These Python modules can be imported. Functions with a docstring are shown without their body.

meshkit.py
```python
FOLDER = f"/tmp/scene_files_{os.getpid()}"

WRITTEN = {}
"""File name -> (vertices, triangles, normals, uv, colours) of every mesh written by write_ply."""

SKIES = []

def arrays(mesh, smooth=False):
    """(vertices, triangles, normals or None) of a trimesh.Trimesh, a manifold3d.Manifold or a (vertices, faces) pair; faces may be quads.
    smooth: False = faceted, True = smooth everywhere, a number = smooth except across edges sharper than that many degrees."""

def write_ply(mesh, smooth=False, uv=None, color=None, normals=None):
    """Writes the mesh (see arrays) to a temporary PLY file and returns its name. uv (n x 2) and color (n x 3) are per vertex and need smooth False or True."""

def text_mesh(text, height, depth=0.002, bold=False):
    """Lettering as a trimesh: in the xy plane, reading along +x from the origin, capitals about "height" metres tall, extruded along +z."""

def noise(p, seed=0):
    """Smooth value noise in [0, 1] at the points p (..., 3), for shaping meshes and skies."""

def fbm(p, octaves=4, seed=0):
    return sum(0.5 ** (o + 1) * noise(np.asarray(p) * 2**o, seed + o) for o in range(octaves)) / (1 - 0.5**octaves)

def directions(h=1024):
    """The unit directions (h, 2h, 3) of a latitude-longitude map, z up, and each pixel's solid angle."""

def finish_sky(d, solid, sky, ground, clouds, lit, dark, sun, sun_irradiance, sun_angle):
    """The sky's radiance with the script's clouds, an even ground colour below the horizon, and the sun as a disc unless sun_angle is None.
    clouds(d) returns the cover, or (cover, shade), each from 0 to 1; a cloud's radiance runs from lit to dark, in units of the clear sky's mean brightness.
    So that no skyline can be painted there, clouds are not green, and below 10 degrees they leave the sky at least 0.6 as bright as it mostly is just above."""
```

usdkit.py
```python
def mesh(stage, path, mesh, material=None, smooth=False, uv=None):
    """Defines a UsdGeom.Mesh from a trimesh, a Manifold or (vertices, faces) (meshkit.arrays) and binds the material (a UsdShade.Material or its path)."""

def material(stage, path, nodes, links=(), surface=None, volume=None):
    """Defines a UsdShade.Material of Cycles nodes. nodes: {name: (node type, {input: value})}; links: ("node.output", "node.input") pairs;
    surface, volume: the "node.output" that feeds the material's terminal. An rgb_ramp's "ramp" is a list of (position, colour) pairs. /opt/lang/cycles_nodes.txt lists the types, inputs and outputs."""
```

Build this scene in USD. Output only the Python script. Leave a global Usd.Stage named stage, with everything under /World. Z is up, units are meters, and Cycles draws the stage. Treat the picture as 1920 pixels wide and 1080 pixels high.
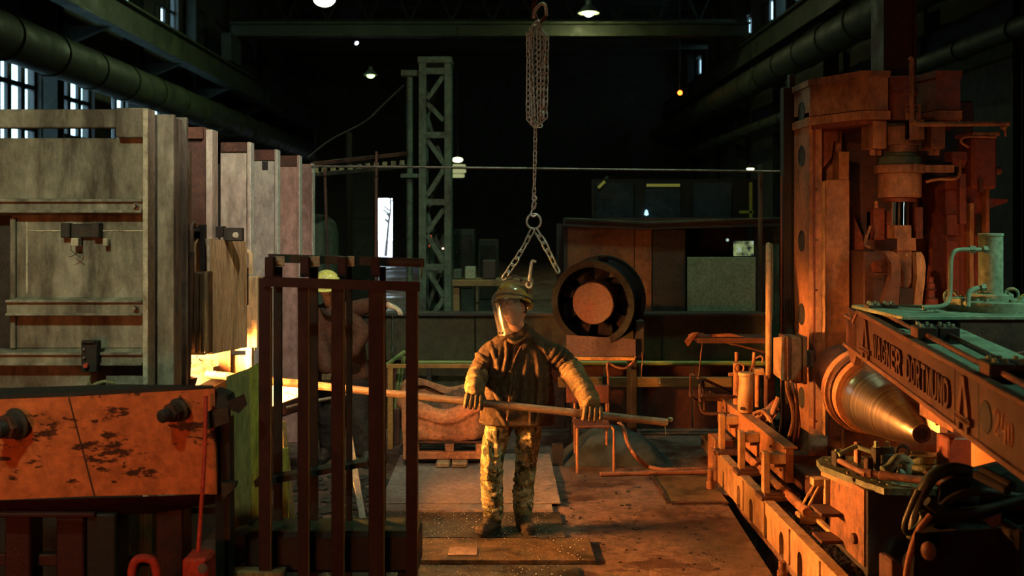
import math, random
import numpy as np, trimesh, usdkit, meshkit
import manifold3d as m3
from shapely.geometry import Polygon, box as sbox, Point
from shapely.ops import unary_union
from pxr import Usd, UsdGeom, UsdLux, UsdShade, Gf, Sdf

stage = Usd.Stage.CreateInMemory()
UsdGeom.SetStageUpAxis(stage, UsdGeom.Tokens.z)
UsdGeom.SetStageMetersPerUnit(stage, 1.0)
UsdGeom.Xform.Define(stage, '/World')
rnd = random.Random(7)
PI = math.pi
F, H, VX, VY = 35 / 36 * 1920, 2.18, 935.0, 422.0      # lens in pixels, eye height, horizon point

# ---------------------------------------------------------------- camera, sky, lights, exposure
cam = UsdGeom.Camera.Define(stage, '/World/camera')
cam.AddTranslateOp().Set(Gf.Vec3d(0, 0, H))
cam.AddRotateXOp().Set(90.0)
cam.CreateFocalLengthAttr(35.0); cam.CreateHorizontalApertureAttr(36.0); cam.CreateVerticalApertureAttr(20.25)
cam.CreateHorizontalApertureOffsetAttr((960 - VX) / 1920 * 36)
cam.CreateVerticalApertureOffsetAttr(-(540 - VY) / 1920 * 36)
cam.CreateClippingRangeAttr(Gf.Vec2f(0.05, 500))
cam.CreateFStopAttr(2.2); cam.CreateFocusDistanceAttr(7.0)
cam.CreateExposureAttr(0.0)

def matdef(name, nodes, links, surface):
    return usdkit.material(stage, '/World/Looks/' + name, nodes, links, surface=surface)

dome = UsdLux.DomeLight.Define(stage, '/World/sky_dome')
dome.CreateIntensityAttr(2.0); dome.CreateColorAttr(Gf.Vec3f(0.72, 0.9, 1.0))

LAMPS = []
def disk_lamp(x, y, z, r, power, col, aim=None):
    """the light of an unseen lamp, in the mouth of its shade or hood"""
    l = UsdLux.DiskLight.Define(stage, '/World/unseen_lamp_glow_%03d' % len(LAMPS)); LAMPS.append(l)
    l.CreateRadiusAttr(r); l.CreateIntensityAttr(power); l.CreateColorAttr(Gf.Vec3f(*col))
    l.AddTranslateOp().Set(Gf.Vec3d(x, y, z))
    if aim is not None:
        d = np.array(aim, float) - (x, y, z); d /= np.linalg.norm(d)
        q = Gf.Rotation(Gf.Vec3d(0, 0, -1), Gf.Vec3d(*map(float, d)))
        ax = q.GetAxis(); l.AddRotateXYZOp().Set(Gf.Vec3f(*[float(v) for v in q.Decompose(Gf.Vec3d(1,0,0), Gf.Vec3d(0,1,0), Gf.Vec3d(0,0,1))]))
    return l
# (position, radius, radiance, colour) of the unseen hall lamp above the frame, placed to light the right side
UNSEEN_HIGHBAY = [((4.4, 9.5, 8.5), 0.30, 4, (0.60, 1.0, 0.74))]
for p_, r_, w_, c_ in UNSEEN_HIGHBAY:
    disk_lamp(p_[0], p_[1], p_[2] - 0.02, r_ * 0.9, w_, c_)
# (position, aim, radius, radiance, colour) of five unseen floodlights, hooded against spill and placed to light: the furnace front, the buckstays, the walkway, the lettered arm, the machine column (sodium)
UNSEEN_FLOODS = [((-2.3, 1.7, 4.7), (-2.75, 5.7, 1.75), 0.16, 440, (0.84, 1.0, 0.62)), ((-0.7, 4.3, 4.9), (-2.1, 8.9, 2.0), 0.16, 820, (1.0, 0.84, 0.66)), ((1.3, 8.9, 7.8), (0.4, 11.4, 0.0), 0.30, 190, (0.64, 1.0, 0.66)), ((4.7, 4.1, 4.4), (2.95, 5.25, 1.65), 0.18, 330, (0.52, 1.0, 0.64)), ((-1.0, 0.9, 3.7), (2.70, 7.7, 1.95), 0.10, 3900, (1.0, 0.43, 0.16))]
for p_, a_, r_, w_, c_ in UNSEEN_FLOODS:
    disk_lamp(*p_, r_, w_, c_, a_)
FURNACE_FIRE = 3000.0     # radiance of the unseen fire deep in the furnace, lights worker and floor
HEARTH = 2.7             # radiance of the hot hearth seen through the mouth
UNSEEN_FRONT_FIRE = 29.0         # radiance of the unseen furnace mouth behind the camera, lights the foreground

# ---------------------------------------------------------------- helpers
def P(px, py, Y):
    return np.array([(px - VX) * Y / F, Y, H - (py - VY) * Y / F])
def XY(px, Y): return (px - VX) * Y / F
def ZY(py, Y): return H - (py - VY) * Y / F

def frame(axis, up=(0, 0, 1)):
    w = np.array(axis, float); w /= np.linalg.norm(w)
    u = np.cross(up, w)
    if np.linalg.norm(u) < 1e-4: u = np.cross((0, 1, 0), w)
    u /= np.linalg.norm(u)
    return u, np.cross(w, u), w

def mat4(o, u, v, w):
    M = np.eye(4); M[:3, 0], M[:3, 1], M[:3, 2], M[:3, 3] = u, v, w, o
    return M

class G:
    """collects pieces of one mesh"""
    def __init__(s): s.m = []
    def add(s, t): s.m.append(t); return s
    def raw(s, v, f): return s.add(trimesh.Trimesh(np.asarray(v, float), np.asarray(f), process=False))
    def box(s, x0, x1, y0, y1, z0, z1, b=0.005):
        x0, x1, y0, y1, z0, z1 = min(x0, x1), max(x0, x1), min(y0, y1), max(y0, y1), min(z0, z1), max(z0, z1)
        b = min(b, 0.3 * min(x1 - x0, y1 - y0, z1 - z0))
        if b <= 1e-4:
            t = trimesh.creation.box((x1 - x0, y1 - y0, z1 - z0)); t.apply_translation(((x0 + x1) / 2, (y0 + y1) / 2, (z0 + z1) / 2))
            return s.add(t)
        pts = []
        for sx in (0, 1):
            for sy in (0, 1):
                for sz in (0, 1):
                    c = np.array([(x0, x1)[sx], (y0, y1)[sy], (z0, z1)[sz]]); d = np.array([1 - 2 * sx, 1 - 2 * sy, 1 - 2 * sz]) * b
                    for k in range(3):
                        e = d.copy(); e[k] = 0; pts.append(c + e)
        return s.add(trimesh.convex.convex_hull(np.array(pts)))
    def obox(s, c, u, v, w, su, sv, sw, b=0.005):
        g = G().box(-su / 2, su / 2, -sv / 2, sv / 2, -sw / 2, sw / 2, b); g.m[0].apply_transform(mat4(c, u, v, w)); return s.add(g.m[0])
    def bar(s, p, q, wd, ht, b=0.004, up=(0, 0, 1)):
        p, q = np.array(p, float), np.array(q, float); u, v, w = frame(q - p, up)
        return s.obox((p + q) / 2, u, v, w, wd, ht, np.linalg.norm(q - p), b)
    def hull(s, pts): return s.add(trimesh.convex.convex_hull(np.array(pts, float)))
    def lathe(s, o, axis, prof, n=28):
        """prof: (radius, height along axis) points"""
        u, v, w = frame(axis); o = np.array(o, float); prof = [(max(r, 0), z) for r, z in prof]
        a = np.linspace(0, 2 * PI, n, endpoint=False); V, Fc = [], []
        for r, z in prof:
            for t in a: V.append(o + u * r * math.cos(t) + v * r * math.sin(t) + w * z)
        for i in range(len(prof) - 1):
            for j in range(n):
                k = (j + 1) % n; A, B, C, D = i * n + j, i * n + k, (i + 1) * n + k, (i + 1) * n + j
                Fc += [(A, B, C), (A, C, D)]
        for i, sgn in ((0, -1), (len(prof) - 1, 1)):
            if prof[i][0] > 1e-6 and not (prof[0] == prof[-1]):
                c = len(V); V.append(o + w * prof[i][1])
                for j in range(n):
                    k = (j + 1) % n; Fc.append((c, i * n + j, i * n + k) if sgn > 0 else (c, i * n + k, i * n + j))
        return s.raw(V, Fc)
    def cyl(s, p, q, r, r2=None, n=20, b=None):
        p, q = np.array(p, float), np.array(q, float); L = np.linalg.norm(q - p); r2 = r if r2 is None else r2
        b = min(0.12 * min(r, r2), 0.2 * L) if b is None else b
        return s.lathe(p, q - p, [(r - b, 0), (r, b), (r2, L - b), (r2 - b, L)] if b > 0 else [(r, 0), (r2, L)], n)
    def ring(s, o, axis, r0, r1, h, n=32):
        b = min(0.004, h * .2)
        return s.lathe(o, axis, [(r0, 0), (r1 - b, 0), (r1, b), (r1, h - b), (r1 - b, h), (r0, h), (r0, 0)], n)
    def tube(s, pts, r, n=10, sub=6, smooth=True, cap=True):
        pts = [np.array(p, float) for p in pts]
        if smooth and len(pts) > 2:
            Q = [2 * pts[0] - pts[1]] + pts + [2 * pts[-1] - pts[-2]]; out = []
            for i in range(1, len(Q) - 2):
                for k in range(sub):
                    t = k / sub; a, b, c, d = Q[i - 1], Q[i], Q[i + 1], Q[i + 2]
                    out.append(.5 * (2 * b + (c - a) * t + (2 * a - 5 * b + 4 * c - d) * t * t + (3 * b - a - 3 * c + d) * t ** 3))
            pts = out + [pts[-1]]
        m = len(pts); rr = r if callable(r) else (lambda t: r)
        w0 = pts[1] - pts[0]; u, v, w = frame(w0); V, Fc = [], []
        for i in range(m):
            d = pts[min(i + 1, m - 1)] - pts[max(i - 1, 0)]; d = d / np.linalg.norm(d)
            u = u - d * (u @ d); u /= np.linalg.norm(u); v = np.cross(d, u); R = rr(i / (m - 1))
            for j in range(n):
                t = 2 * PI * j / n; V.append(pts[i] + R * (u * math.cos(t) + v * math.sin(t)))
        for i in range(m - 1):
            for j in range(n):
                k = (j + 1) % n; A, B, C, D = i * n + j, i * n + k, (i + 1) * n + k, (i + 1) * n + j
                Fc += [(A, B, C), (A, C, D)]
        if cap:
            for i, sg in ((0, 0), (m - 1, 1)):
                c = len(V); V.append(pts[i])
                for j in range(n):
                    k = (j + 1) % n; Fc.append((c, i * n + j, i * n + k) if sg else (c, i * n + k, i * n + j))
        return s.raw(V, Fc)
    def torus(s, c, axis, R, r, n=24, k=10, a0=0, a1=2 * PI, squash=1.0):
        u, v, w = frame(axis); c = np.array(c, float)
        full = abs(a1 - a0 - 2 * PI) < 1e-6
        pts = [c + R * (u * math.cos(t) * squash + v * math.sin(t)) for t in np.linspace(a0, a1, n + 1)]
        return s.tube(pts, r, k, smooth=False, cap=not full)
    def ext(s, poly, o, u, v, depth):
        """extrude a shapely polygon drawn in the axes u, v at o, along u x v"""
        u, v = np.array(u, float), np.array(v, float); w = np.cross(u, v)
        for g in getattr(poly, 'geoms', [poly]):
            t = trimesh.creation.extrude_polygon(g, depth, engine='earcut'); t.apply_transform(mat4(o, u, v, w)); s.add(t)
        return s
    def prism(s, xy, z0, z1):
        return s.ext(Polygon(xy), (0, 0, z0), (1, 0, 0), (0, 1, 0), z1 - z0)
    def ball(s, c, r, sc=(1, 1, 1), sub=2):
        t = trimesh.creation.icosphere(sub, r); t.apply_scale(sc); t.apply_translation(c); return s.add(t)
    def bolt(s, c, axis, r, h):
        u, v, w = frame(axis); c = np.array(c, float)
        s.lathe(c, axis, [(r * 1.45, 0), (r * 1.45, h * .18), (r * 1.0, h * .2), (r * 1.0, h * .9), (r * .85, h)], 6); return s
    def lump(s, c, r, seed, sc=(1, 1, 1), amp=.45, sub=2):
        t = trimesh.creation.icosphere(sub, 1.0); v = t.vertices
        t.vertices = v * (1 - amp + 2 * amp * meshkit.fbm(v * 1.6 + seed * 7.3, 3, seed))[:, None] * r * np.array(sc) + np.array(c); return s.add(t)
    def xf(s, M):
        for t in s.m: t.apply_transform(M)
        return s
    def out(s): return trimesh.util.concatenate(s.m) if len(s.m) > 1 else s.m[0]

used = {}
def numbered(parent, name):
    k = parent + '/' + name; n = used.get(k, 0); used[k] = n + 1
    return k if n == 0 else '%s_%03d' % (k, n)
def setd(prim, **kw):
    for k, v in kw.items():
        if v: prim.SetCustomDataByKey(k, v)
class Thing:
    def __init__(s, path, base): s.path, s.base = path, np.array(base, float)
def thing(name, label, cat, base=(0, 0, 0), group=None, kind=None):
    path = numbered('/World', name); x = UsdGeom.Xform.Define(stage, path)
    x.AddTranslateOp().Set(Gf.Vec3d(*map(float, base)))
    setd(x.GetPrim(), label=label, category=cat, group=group, kind=kind)
    return Thing(path, base)
def part(t, name, g, m, label=None, smooth=32, kind=None):
    me = g.out() if isinstance(g, G) else g
    me = trimesh.Trimesh(np.array(me.vertices) - t.base, np.array(me.faces), process=False)
    path = numbered(t.path, name)
    pr = usdkit.mesh(stage, path, me, m, smooth=smooth).GetPrim()
    setd(pr, label=label, kind=kind)
    return Thing(path, t.base)
def one(name, g, m, label, cat, group=None, kind=None, smooth=32):
    me = g.out() if isinstance(g, G) else g
    path = numbered('/World', name)
    b = np.array([(me.bounds[0][0] + me.bounds[1][0]) / 2, (me.bounds[0][1] + me.bounds[1][1]) / 2, me.bounds[0][2]])
    if kind == 'structure': b = np.zeros(3)
    me = trimesh.Trimesh(np.array(me.vertices) - b, np.array(me.faces), process=False)
    mp = usdkit.mesh(stage, path, me, m, smooth=smooth)
    mp.AddTranslateOp().Set(Gf.Vec3d(*map(float, b)))
    setd(mp.GetPrim(), label=label, category=None if kind == 'structure' else cat, group=group, kind=kind)
    return Thing(path, b)
def structure(name, g, m, label=None): return one(name, g, m, label, None, kind='structure')
def dup(t, base, label, rotz=0, scale=None):
    src = stage.GetPrimAtPath(t.path); cd = src.GetCustomData()
    nm = t.path.split('/')[-1].rstrip('0123456789').rstrip('_')
    path = numbered('/World', nm); x = UsdGeom.Xform.Define(stage, path)
    x.AddTranslateOp().Set(Gf.Vec3d(*map(float, base)))
    if rotz: x.AddRotateZOp().Set(rotz)
    if scale: x.AddScaleOp().Set(Gf.Vec3f(*scale))
    x.SetXformOpOrder(x.GetOrderedXformOps())
    x.GetPrim().GetReferences().AddInternalReference(t.path); x.GetPrim().SetInstanceable(True)
    setd(x.GetPrim(), label=label, category=cd.get('category'), group=cd.get('group'))
    return Thing(path, base)

# ---------------------------------------------------------------- materials
def grimy(name, c1, c2, stain=None, scale=3.0, stretch=(1, 1, 1), rough=(.45, .8), metal=0.0, amount=.5, bump=.25, fine=60, stain_scale=2.2, stain_stretch=(1, 1, .5), sharp=.06, spec=.4, mottle=.42):
    """painted or bare metal: two tones mottled by noise, an optional stain or wear colour in patches, fine relief"""
    n = {"g": ("geometry", {}), "mp": ("mapping", {"scale": stretch}), "n1": ("noise_texture", {"scale": scale, "detail": 7.0, "roughness": .62}),
         "r1": ("rgb_ramp", {"ramp": [(.30, c1), (.70, c2)]}), "n3": ("noise_texture", {"scale": float(fine), "detail": 4.0, "roughness": .6}),
         "b": ("bump", {"strength": bump, "distance": .01}), "rr": ("map_range", {"from_min": .3, "from_max": .7, "to_min": rough[0], "to_max": rough[1]}),
         "n5": ("noise_texture", {"scale": scale * 5.5, "detail": 5.0, "roughness": .7}), "r5": ("rgb_ramp", {"ramp": [(.34, (1 - mottle,) * 3), (.66, (1 + .35 * mottle,) * 3)]}), "m5": ("mix_color", {"blend_type": "multiply", "fac": 1.0, "use_clamp": False}),
         "p": ("principled_bsdf", {"metallic": metal, "specular_ior_level": spec})}
    l = [("mp.vector", "n5.vector"), ("n5.fac", "r5.fac"), ("r5.color", "m5.b"), ("m5.result", "p.base_color"), ("g.position", "mp.vector"), ("mp.vector", "n1.vector"), ("n1.fac", "r1.fac"), ("g.position", "n3.vector"), ("n3.fac", "b.height"), ("b.normal", "p.normal"), ("n1.fac", "rr.value"), ("rr.result", "p.roughness")]
    if stain:
        n |= {"mp2": ("mapping", {"scale": stain_stretch, "location": (3.1, 1.7, 5.3)}), "n2": ("noise_texture", {"scale": stain_scale, "detail": 8.0, "roughness": .68}),
              "r2": ("rgb_ramp", {"ramp": [(1 - amount - sharp, (0, 0, 0)), (1 - amount + sharp, (1, 1, 1))]}), "mx": ("mix_color", {"b": stain})}
        l += [("g.position", "mp2.vector"), ("mp2.vector", "n2.vector"), ("n2.fac", "r2.fac"), ("r2.color", "mx.fac"), ("r1.color", "mx.a"), ("mx.result", "m5.a")]
    else: l += [("r1.color", "m5.a")]
    return matdef(name, n, l, "p.BSDF")
def glow(name, c, s): return matdef(name, {"e": ("emission", {"color": c, "strength": s})}, [], "e.emission")
def hot(name, c1, c2, s, scale=4.0):
    return matdef(name, {"g": ("geometry", {}), "n": ("noise_texture", {"scale": scale, "detail": 5.0}), "r": ("rgb_ramp", {"ramp": [(.35, c1), (.65, c2)]}), "e": ("emission", {"strength": s})},
                  [("g.position", "n.vector"), ("n.fac", "r.fac"), ("r.color", "e.color")], "e.emission")

M = {}
M['cream'] = grimy('furnace_paint', (.23, .215, .165), (.38, .365, .29), (.065, .052, .036), 2.2, (1, 1, .6), amount=.48, sharp=.08, stain_scale=1.6, stain_stretch=(1.6, 1.6, .35))
M['cream_light'] = grimy('furnace_edge_paint', (.44, .41, .31), (.62, .58, .45), (.20, .15, .09), 5, amount=.36, sharp=.05, stain_scale=5)
M['post_paint'] = grimy('buckstay_paint', (.34, .29, .23), (.50, .44, .36), (.18, .12, .08), 2.5, (1, 1, .5), amount=.38, sharp=.08)
M['post_paint_grey'] = grimy('buckstay_grey_paint', (.33, .32, .27), (.46, .45, .38), (.15, .12, .08), 2.5, (1, 1, .5), amount=.36, sharp=.08)
M['post_paint_pink'] = grimy('buckstay_pink_paint', (.40, .25, .20), (.52, .34, .28), (.20, .12, .08), 2.5, (1, 1, .5), amount=.36, sharp=.08)
M['rust'] = grimy('rusted_steel', (.055, .022, .013), (.13, .05, .028), (.02, .012, .01), 7, amount=.45)
M['red_rust'] = grimy('red_rust_steel', (.062, .017, .011), (.10, .028, .018), (.03, .014, .01), 5, amount=.42)
M['door_brown'] = grimy('scorched_door', (.05, .036, .02), (.13, .09, .045), (.26, .17, .07), 6, (3, 3, .3), amount=.38, stain_scale=5, stain_stretch=(3, 3, .4), sharp=.08)
M['door_cream'] = grimy('door_face_paint', (.46, .34, .17), (.72, .56, .31), (.24, .13, .05), 6, (2, 2, .3), amount=.42, stain_scale=4, stain_stretch=(2.5, 2.5, .3), sharp=.07)
M['black'] = grimy('black_steel', (.010, .010, .010), (.028, .026, .024), None, 6, rough=(.5, .85))
M['soot'] = grimy('sooty_steel', (.022, .020, .017), (.05, .043, .034), (.085, .05, .03), 5, amount=.35, rough=(.45, .8))
M['steel'] = grimy('worn_steel', (.16, .15, .13), (.30, .28, .25), (.08, .05, .03), 8, amount=.4, metal=.6, rough=(.3, .6))
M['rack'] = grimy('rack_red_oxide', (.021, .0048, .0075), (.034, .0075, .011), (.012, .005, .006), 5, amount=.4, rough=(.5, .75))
M['rack_cap'] = grimy('pale_cap_tone', (.42, .38, .27), (.6, .54, .4), (.2, .12, .07), 10, amount=.35)  # cream for the lit ends of the uprights, also for the pale glove
M['orange'] = grimy('orange_paint', (.60, .135, .04), (.74, .19, .055), (.055, .014, .008), 2.5, (1, 1, 1), amount=.415, sharp=.012, stain_scale=5.0, stain_stretch=(1, 1, 2.6), rough=(.4, .62), bump=.12)
M['red_paint'] = grimy('red_paint', (.55, .05, .03), (.68, .085, .05), (.1, .02, .012), 6, amount=.34, sharp=.03, stain_scale=9)
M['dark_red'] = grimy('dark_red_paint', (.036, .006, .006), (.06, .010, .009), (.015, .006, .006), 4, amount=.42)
M['yellow_plate'] = grimy('yellow_plate_paint', (.30, .28, .045), (.46, .44, .075), (.15, .14, .05), 4, (2, 2, .4), amount=.42, sharp=.05)
M['olive_plate'] = grimy('olive_plate_paint', (.20, .19, .075), (.30, .29, .11), (.11, .10, .05), 4, (2, 2, .4), amount=.42, sharp=.06)
M['press'] = grimy('press_paint', (.26, .115, .054), (.46, .215, .10), (.10, .045, .026), 3.6, (1, 1, .7), amount=.47, sharp=.10, rough=(.45, .75))
M['press_red'] = grimy('press_red_paint', (.13, .034, .020), (.22, .058, .033), (.06, .02, .014), 4, amount=.42, rough=(.45, .75))
M['press_light'] = grimy('press_edge_paint', (.31, .19, .095), (.43, .27, .145), (.18, .085, .04), 4, (1, 1, .4), amount=.38, sharp=.08)
M['press_dark'] = grimy('press_dark_steel', (.05, .022, .016), (.10, .04, .026), (.02, .012, .01), 4, amount=.4)
M['green'] = grimy('green_lamp_tone', (.15, .215, .155), (.25, .33, .245), (.10, .12, .085), 5, amount=.36, sharp=.1, rough=(.55, .85))  # green of the overhead lamp light is put into this colour
M['green_dark'] = grimy('dark_green_paint', (.030, .052, .032), (.062, .095, .058), (.02, .03, .02), 3, amount=.4)
M['mast_green'] = grimy('mast_green_paint', (.075, .115, .078), (.125, .175, .12), (.055, .05, .035), 3, amount=.4)
M['arm_face'] = grimy('arm_rusty_face', (.036, .015, .010), (.064, .028, .019), (.07, .025, .015), 5, (1, 1, .5), amount=.48, sharp=.08, stain_scale=4, rough=(.4, .7))
M['arm_edge'] = grimy('arm_worn_edge', (.095, .040, .023), (.145, .064, .036), (.045, .018, .011), 7, amount=.42, rough=(.4, .7))
M['arm_letter'] = grimy('arm_letter_paint', (.045, .018, .012), (.08, .034, .023), (.05, .02, .013), 7, amount=.45, rough=(.4, .7))
M['concrete'] = None
M['timber'] = grimy('grey_timber', (.22, .20, .10), (.42, .38, .18), (.06, .05, .03), 6, (6, 6, .35), amount=.42, stain_stretch=(5, 5, .4), sharp=.08, bump=.5)
M['plank'] = grimy('dirty_plank', (.17, .115, .04), (.27, .185, .07), (.08, .05, .02), 5, (.4, 5, 5), amount=.4)
M['bag'] = grimy('bag_fabric', (.50, .19, .08), (.68, .28, .12), (.27, .09, .04), 5, amount=.42, sharp=.12, rough=(.7, .95), bump=.5)
M['scrap'] = grimy('scrap_chips', (.09, .045, .025), (.20, .10, .06), (.30, .22, .16), 16, amount=.36, rough=(.5, .9), bump=.8)
M['rubber'] = grimy('black_rubber', (.008, .009, .008), (.018, .02, .018), None, 9, rough=(.45, .7), spec=.15)
M['hose_green'] = grimy('green_glint_hose', (.008, .013, .009), (.020, .032, .022), None, 9, rough=(.25, .45))  # black hose toned green for its lamp glints
M['cable'] = grimy('dusty_cable', (.16, .065, .035), (.25, .11, .06), None, 9)
M['alu'] = grimy('green_guard_rail', (.16, .22, .055), (.26, .32, .085), (.12, .09, .03), 5, (.3, 3, 3), amount=.4, rough=(.25, .5))
M['yellow_frame'] = grimy('yellow_frame_paint', (.40, .20, .05), (.52, .28, .07), (.2, .07, .03), 8, amount=.42)
M['green_bar'] = grimy('green_bar_paint', (.19, .25, .08), (.28, .36, .12), (.1, .08, .03), 8, amount=.4)
M['bluegrey'] = grimy('blue_grey_tarp', (.018, .028, .030), (.035, .05, .052), None, 4, rough=(.5, .8))
M['fan_metal'] = grimy('fan_dark_metal', (.010, .008, .010), (.02, .016, .019), (.035, .014, .01), 6, amount=.35, rough=(.85, 1.0), spec=.03)
M['fan_hub'] = grimy('fan_hub_paint', (.072, .022, .015), (.105, .033, .022), (.07, .04, .032), 9, amount=.42, sharp=.12)
M['fan_rim'] = grimy('fan_rim_paint', (.013, .016, .016), (.028, .033, .032), (.02, .014, .014), 6, amount=.4, rough=(.85, 1.0), spec=.03)
M['mauve'] = grimy('mauve_steel', (.065, .042, .044), (.10, .066, .068), (.04, .024, .021), 8, amount=.4)
M['barrier'] = grimy('olive_barrier', (.045, .045, .020), (.075, .072, .032), (.03, .02, .012), 2.5, amount=.42)
M['barrier_red'] = grimy('dark_barrier_panel', (.065, .022, .014), (.11, .036, .022), (.03, .014, .01), 2.5, amount=.44)
M['cabin_orange'] = grimy('brown_cabin_panel', (.12, .047, .018), (.18, .072, .027), (.055, .025, .013), 3, amount=.42, sharp=.12)
M['cabin_green'] = grimy('pale_green_sheet', (.22, .27, .17), (.30, .36, .24), (.16, .18, .10), 6, amount=.4, sharp=.1)
M['bluelight'] = grimy('blue_glass_back', (.03, .045, .055), (.05, .07, .08), None, 3, rough=(.1, .3))
M['hall'] = grimy('hall_steel', (.014, .019, .013), (.028, .036, .024), None, 1.5)
M['hall_duct'] = grimy('duct_green', (.014, .022, .011), (.034, .046, .020), (.010, .012, .008), 1.2, amount=.42)
M['wall'] = grimy('sooty_wall', (.035, .036, .032), (.06, .06, .052), None, .8, rough=(.8, .95))
M['chain'] = grimy('galvanised_chain', (.34, .42, .38), (.52, .60, .55), (.18, .16, .12), 20, amount=.4, metal=.35, rough=(.28, .45), bump=.1)
M['chrome'] = matdef('polished_rod', {"p": ("principled_bsdf", {"base_color": (.75, .82, .8), "metallic": 1.0, "roughness": .07})}, [], "p.BSDF")
M['pole'] = grimy('pole_steel', (.24, .17, .11), (.36, .26, .18), (.13, .08, .05), 5, (.5, 5, 5), amount=.42, metal=.5, rough=(.32, .55))
M['grease'] = grimy('greasy_black_casting', (.006, .006, .006), (.014, .012, .011), None, 6, rough=(.75, .95), spec=.12)
M['green_oily'] = grimy('oily_green_table', (.035, .055, .038), (.12, .155, .10), (.20, .25, .18), 9, amount=.37, sharp=.05, rough=(.25, .6), stain_scale=16, bump=.6)
M['table_side'] = grimy('rusty_table_side', (.15, .065, .03), (.26, .115, .05), (.05, .02, .012), 5, (1, 1, .6), amount=.43, sharp=.07, stain_scale=7)
M['flange_white'] = grimy('flange_pale_tone', (.60, .62, .55), (.78, .80, .72), (.25, .2, .14), 6, amount=.34)
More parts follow.
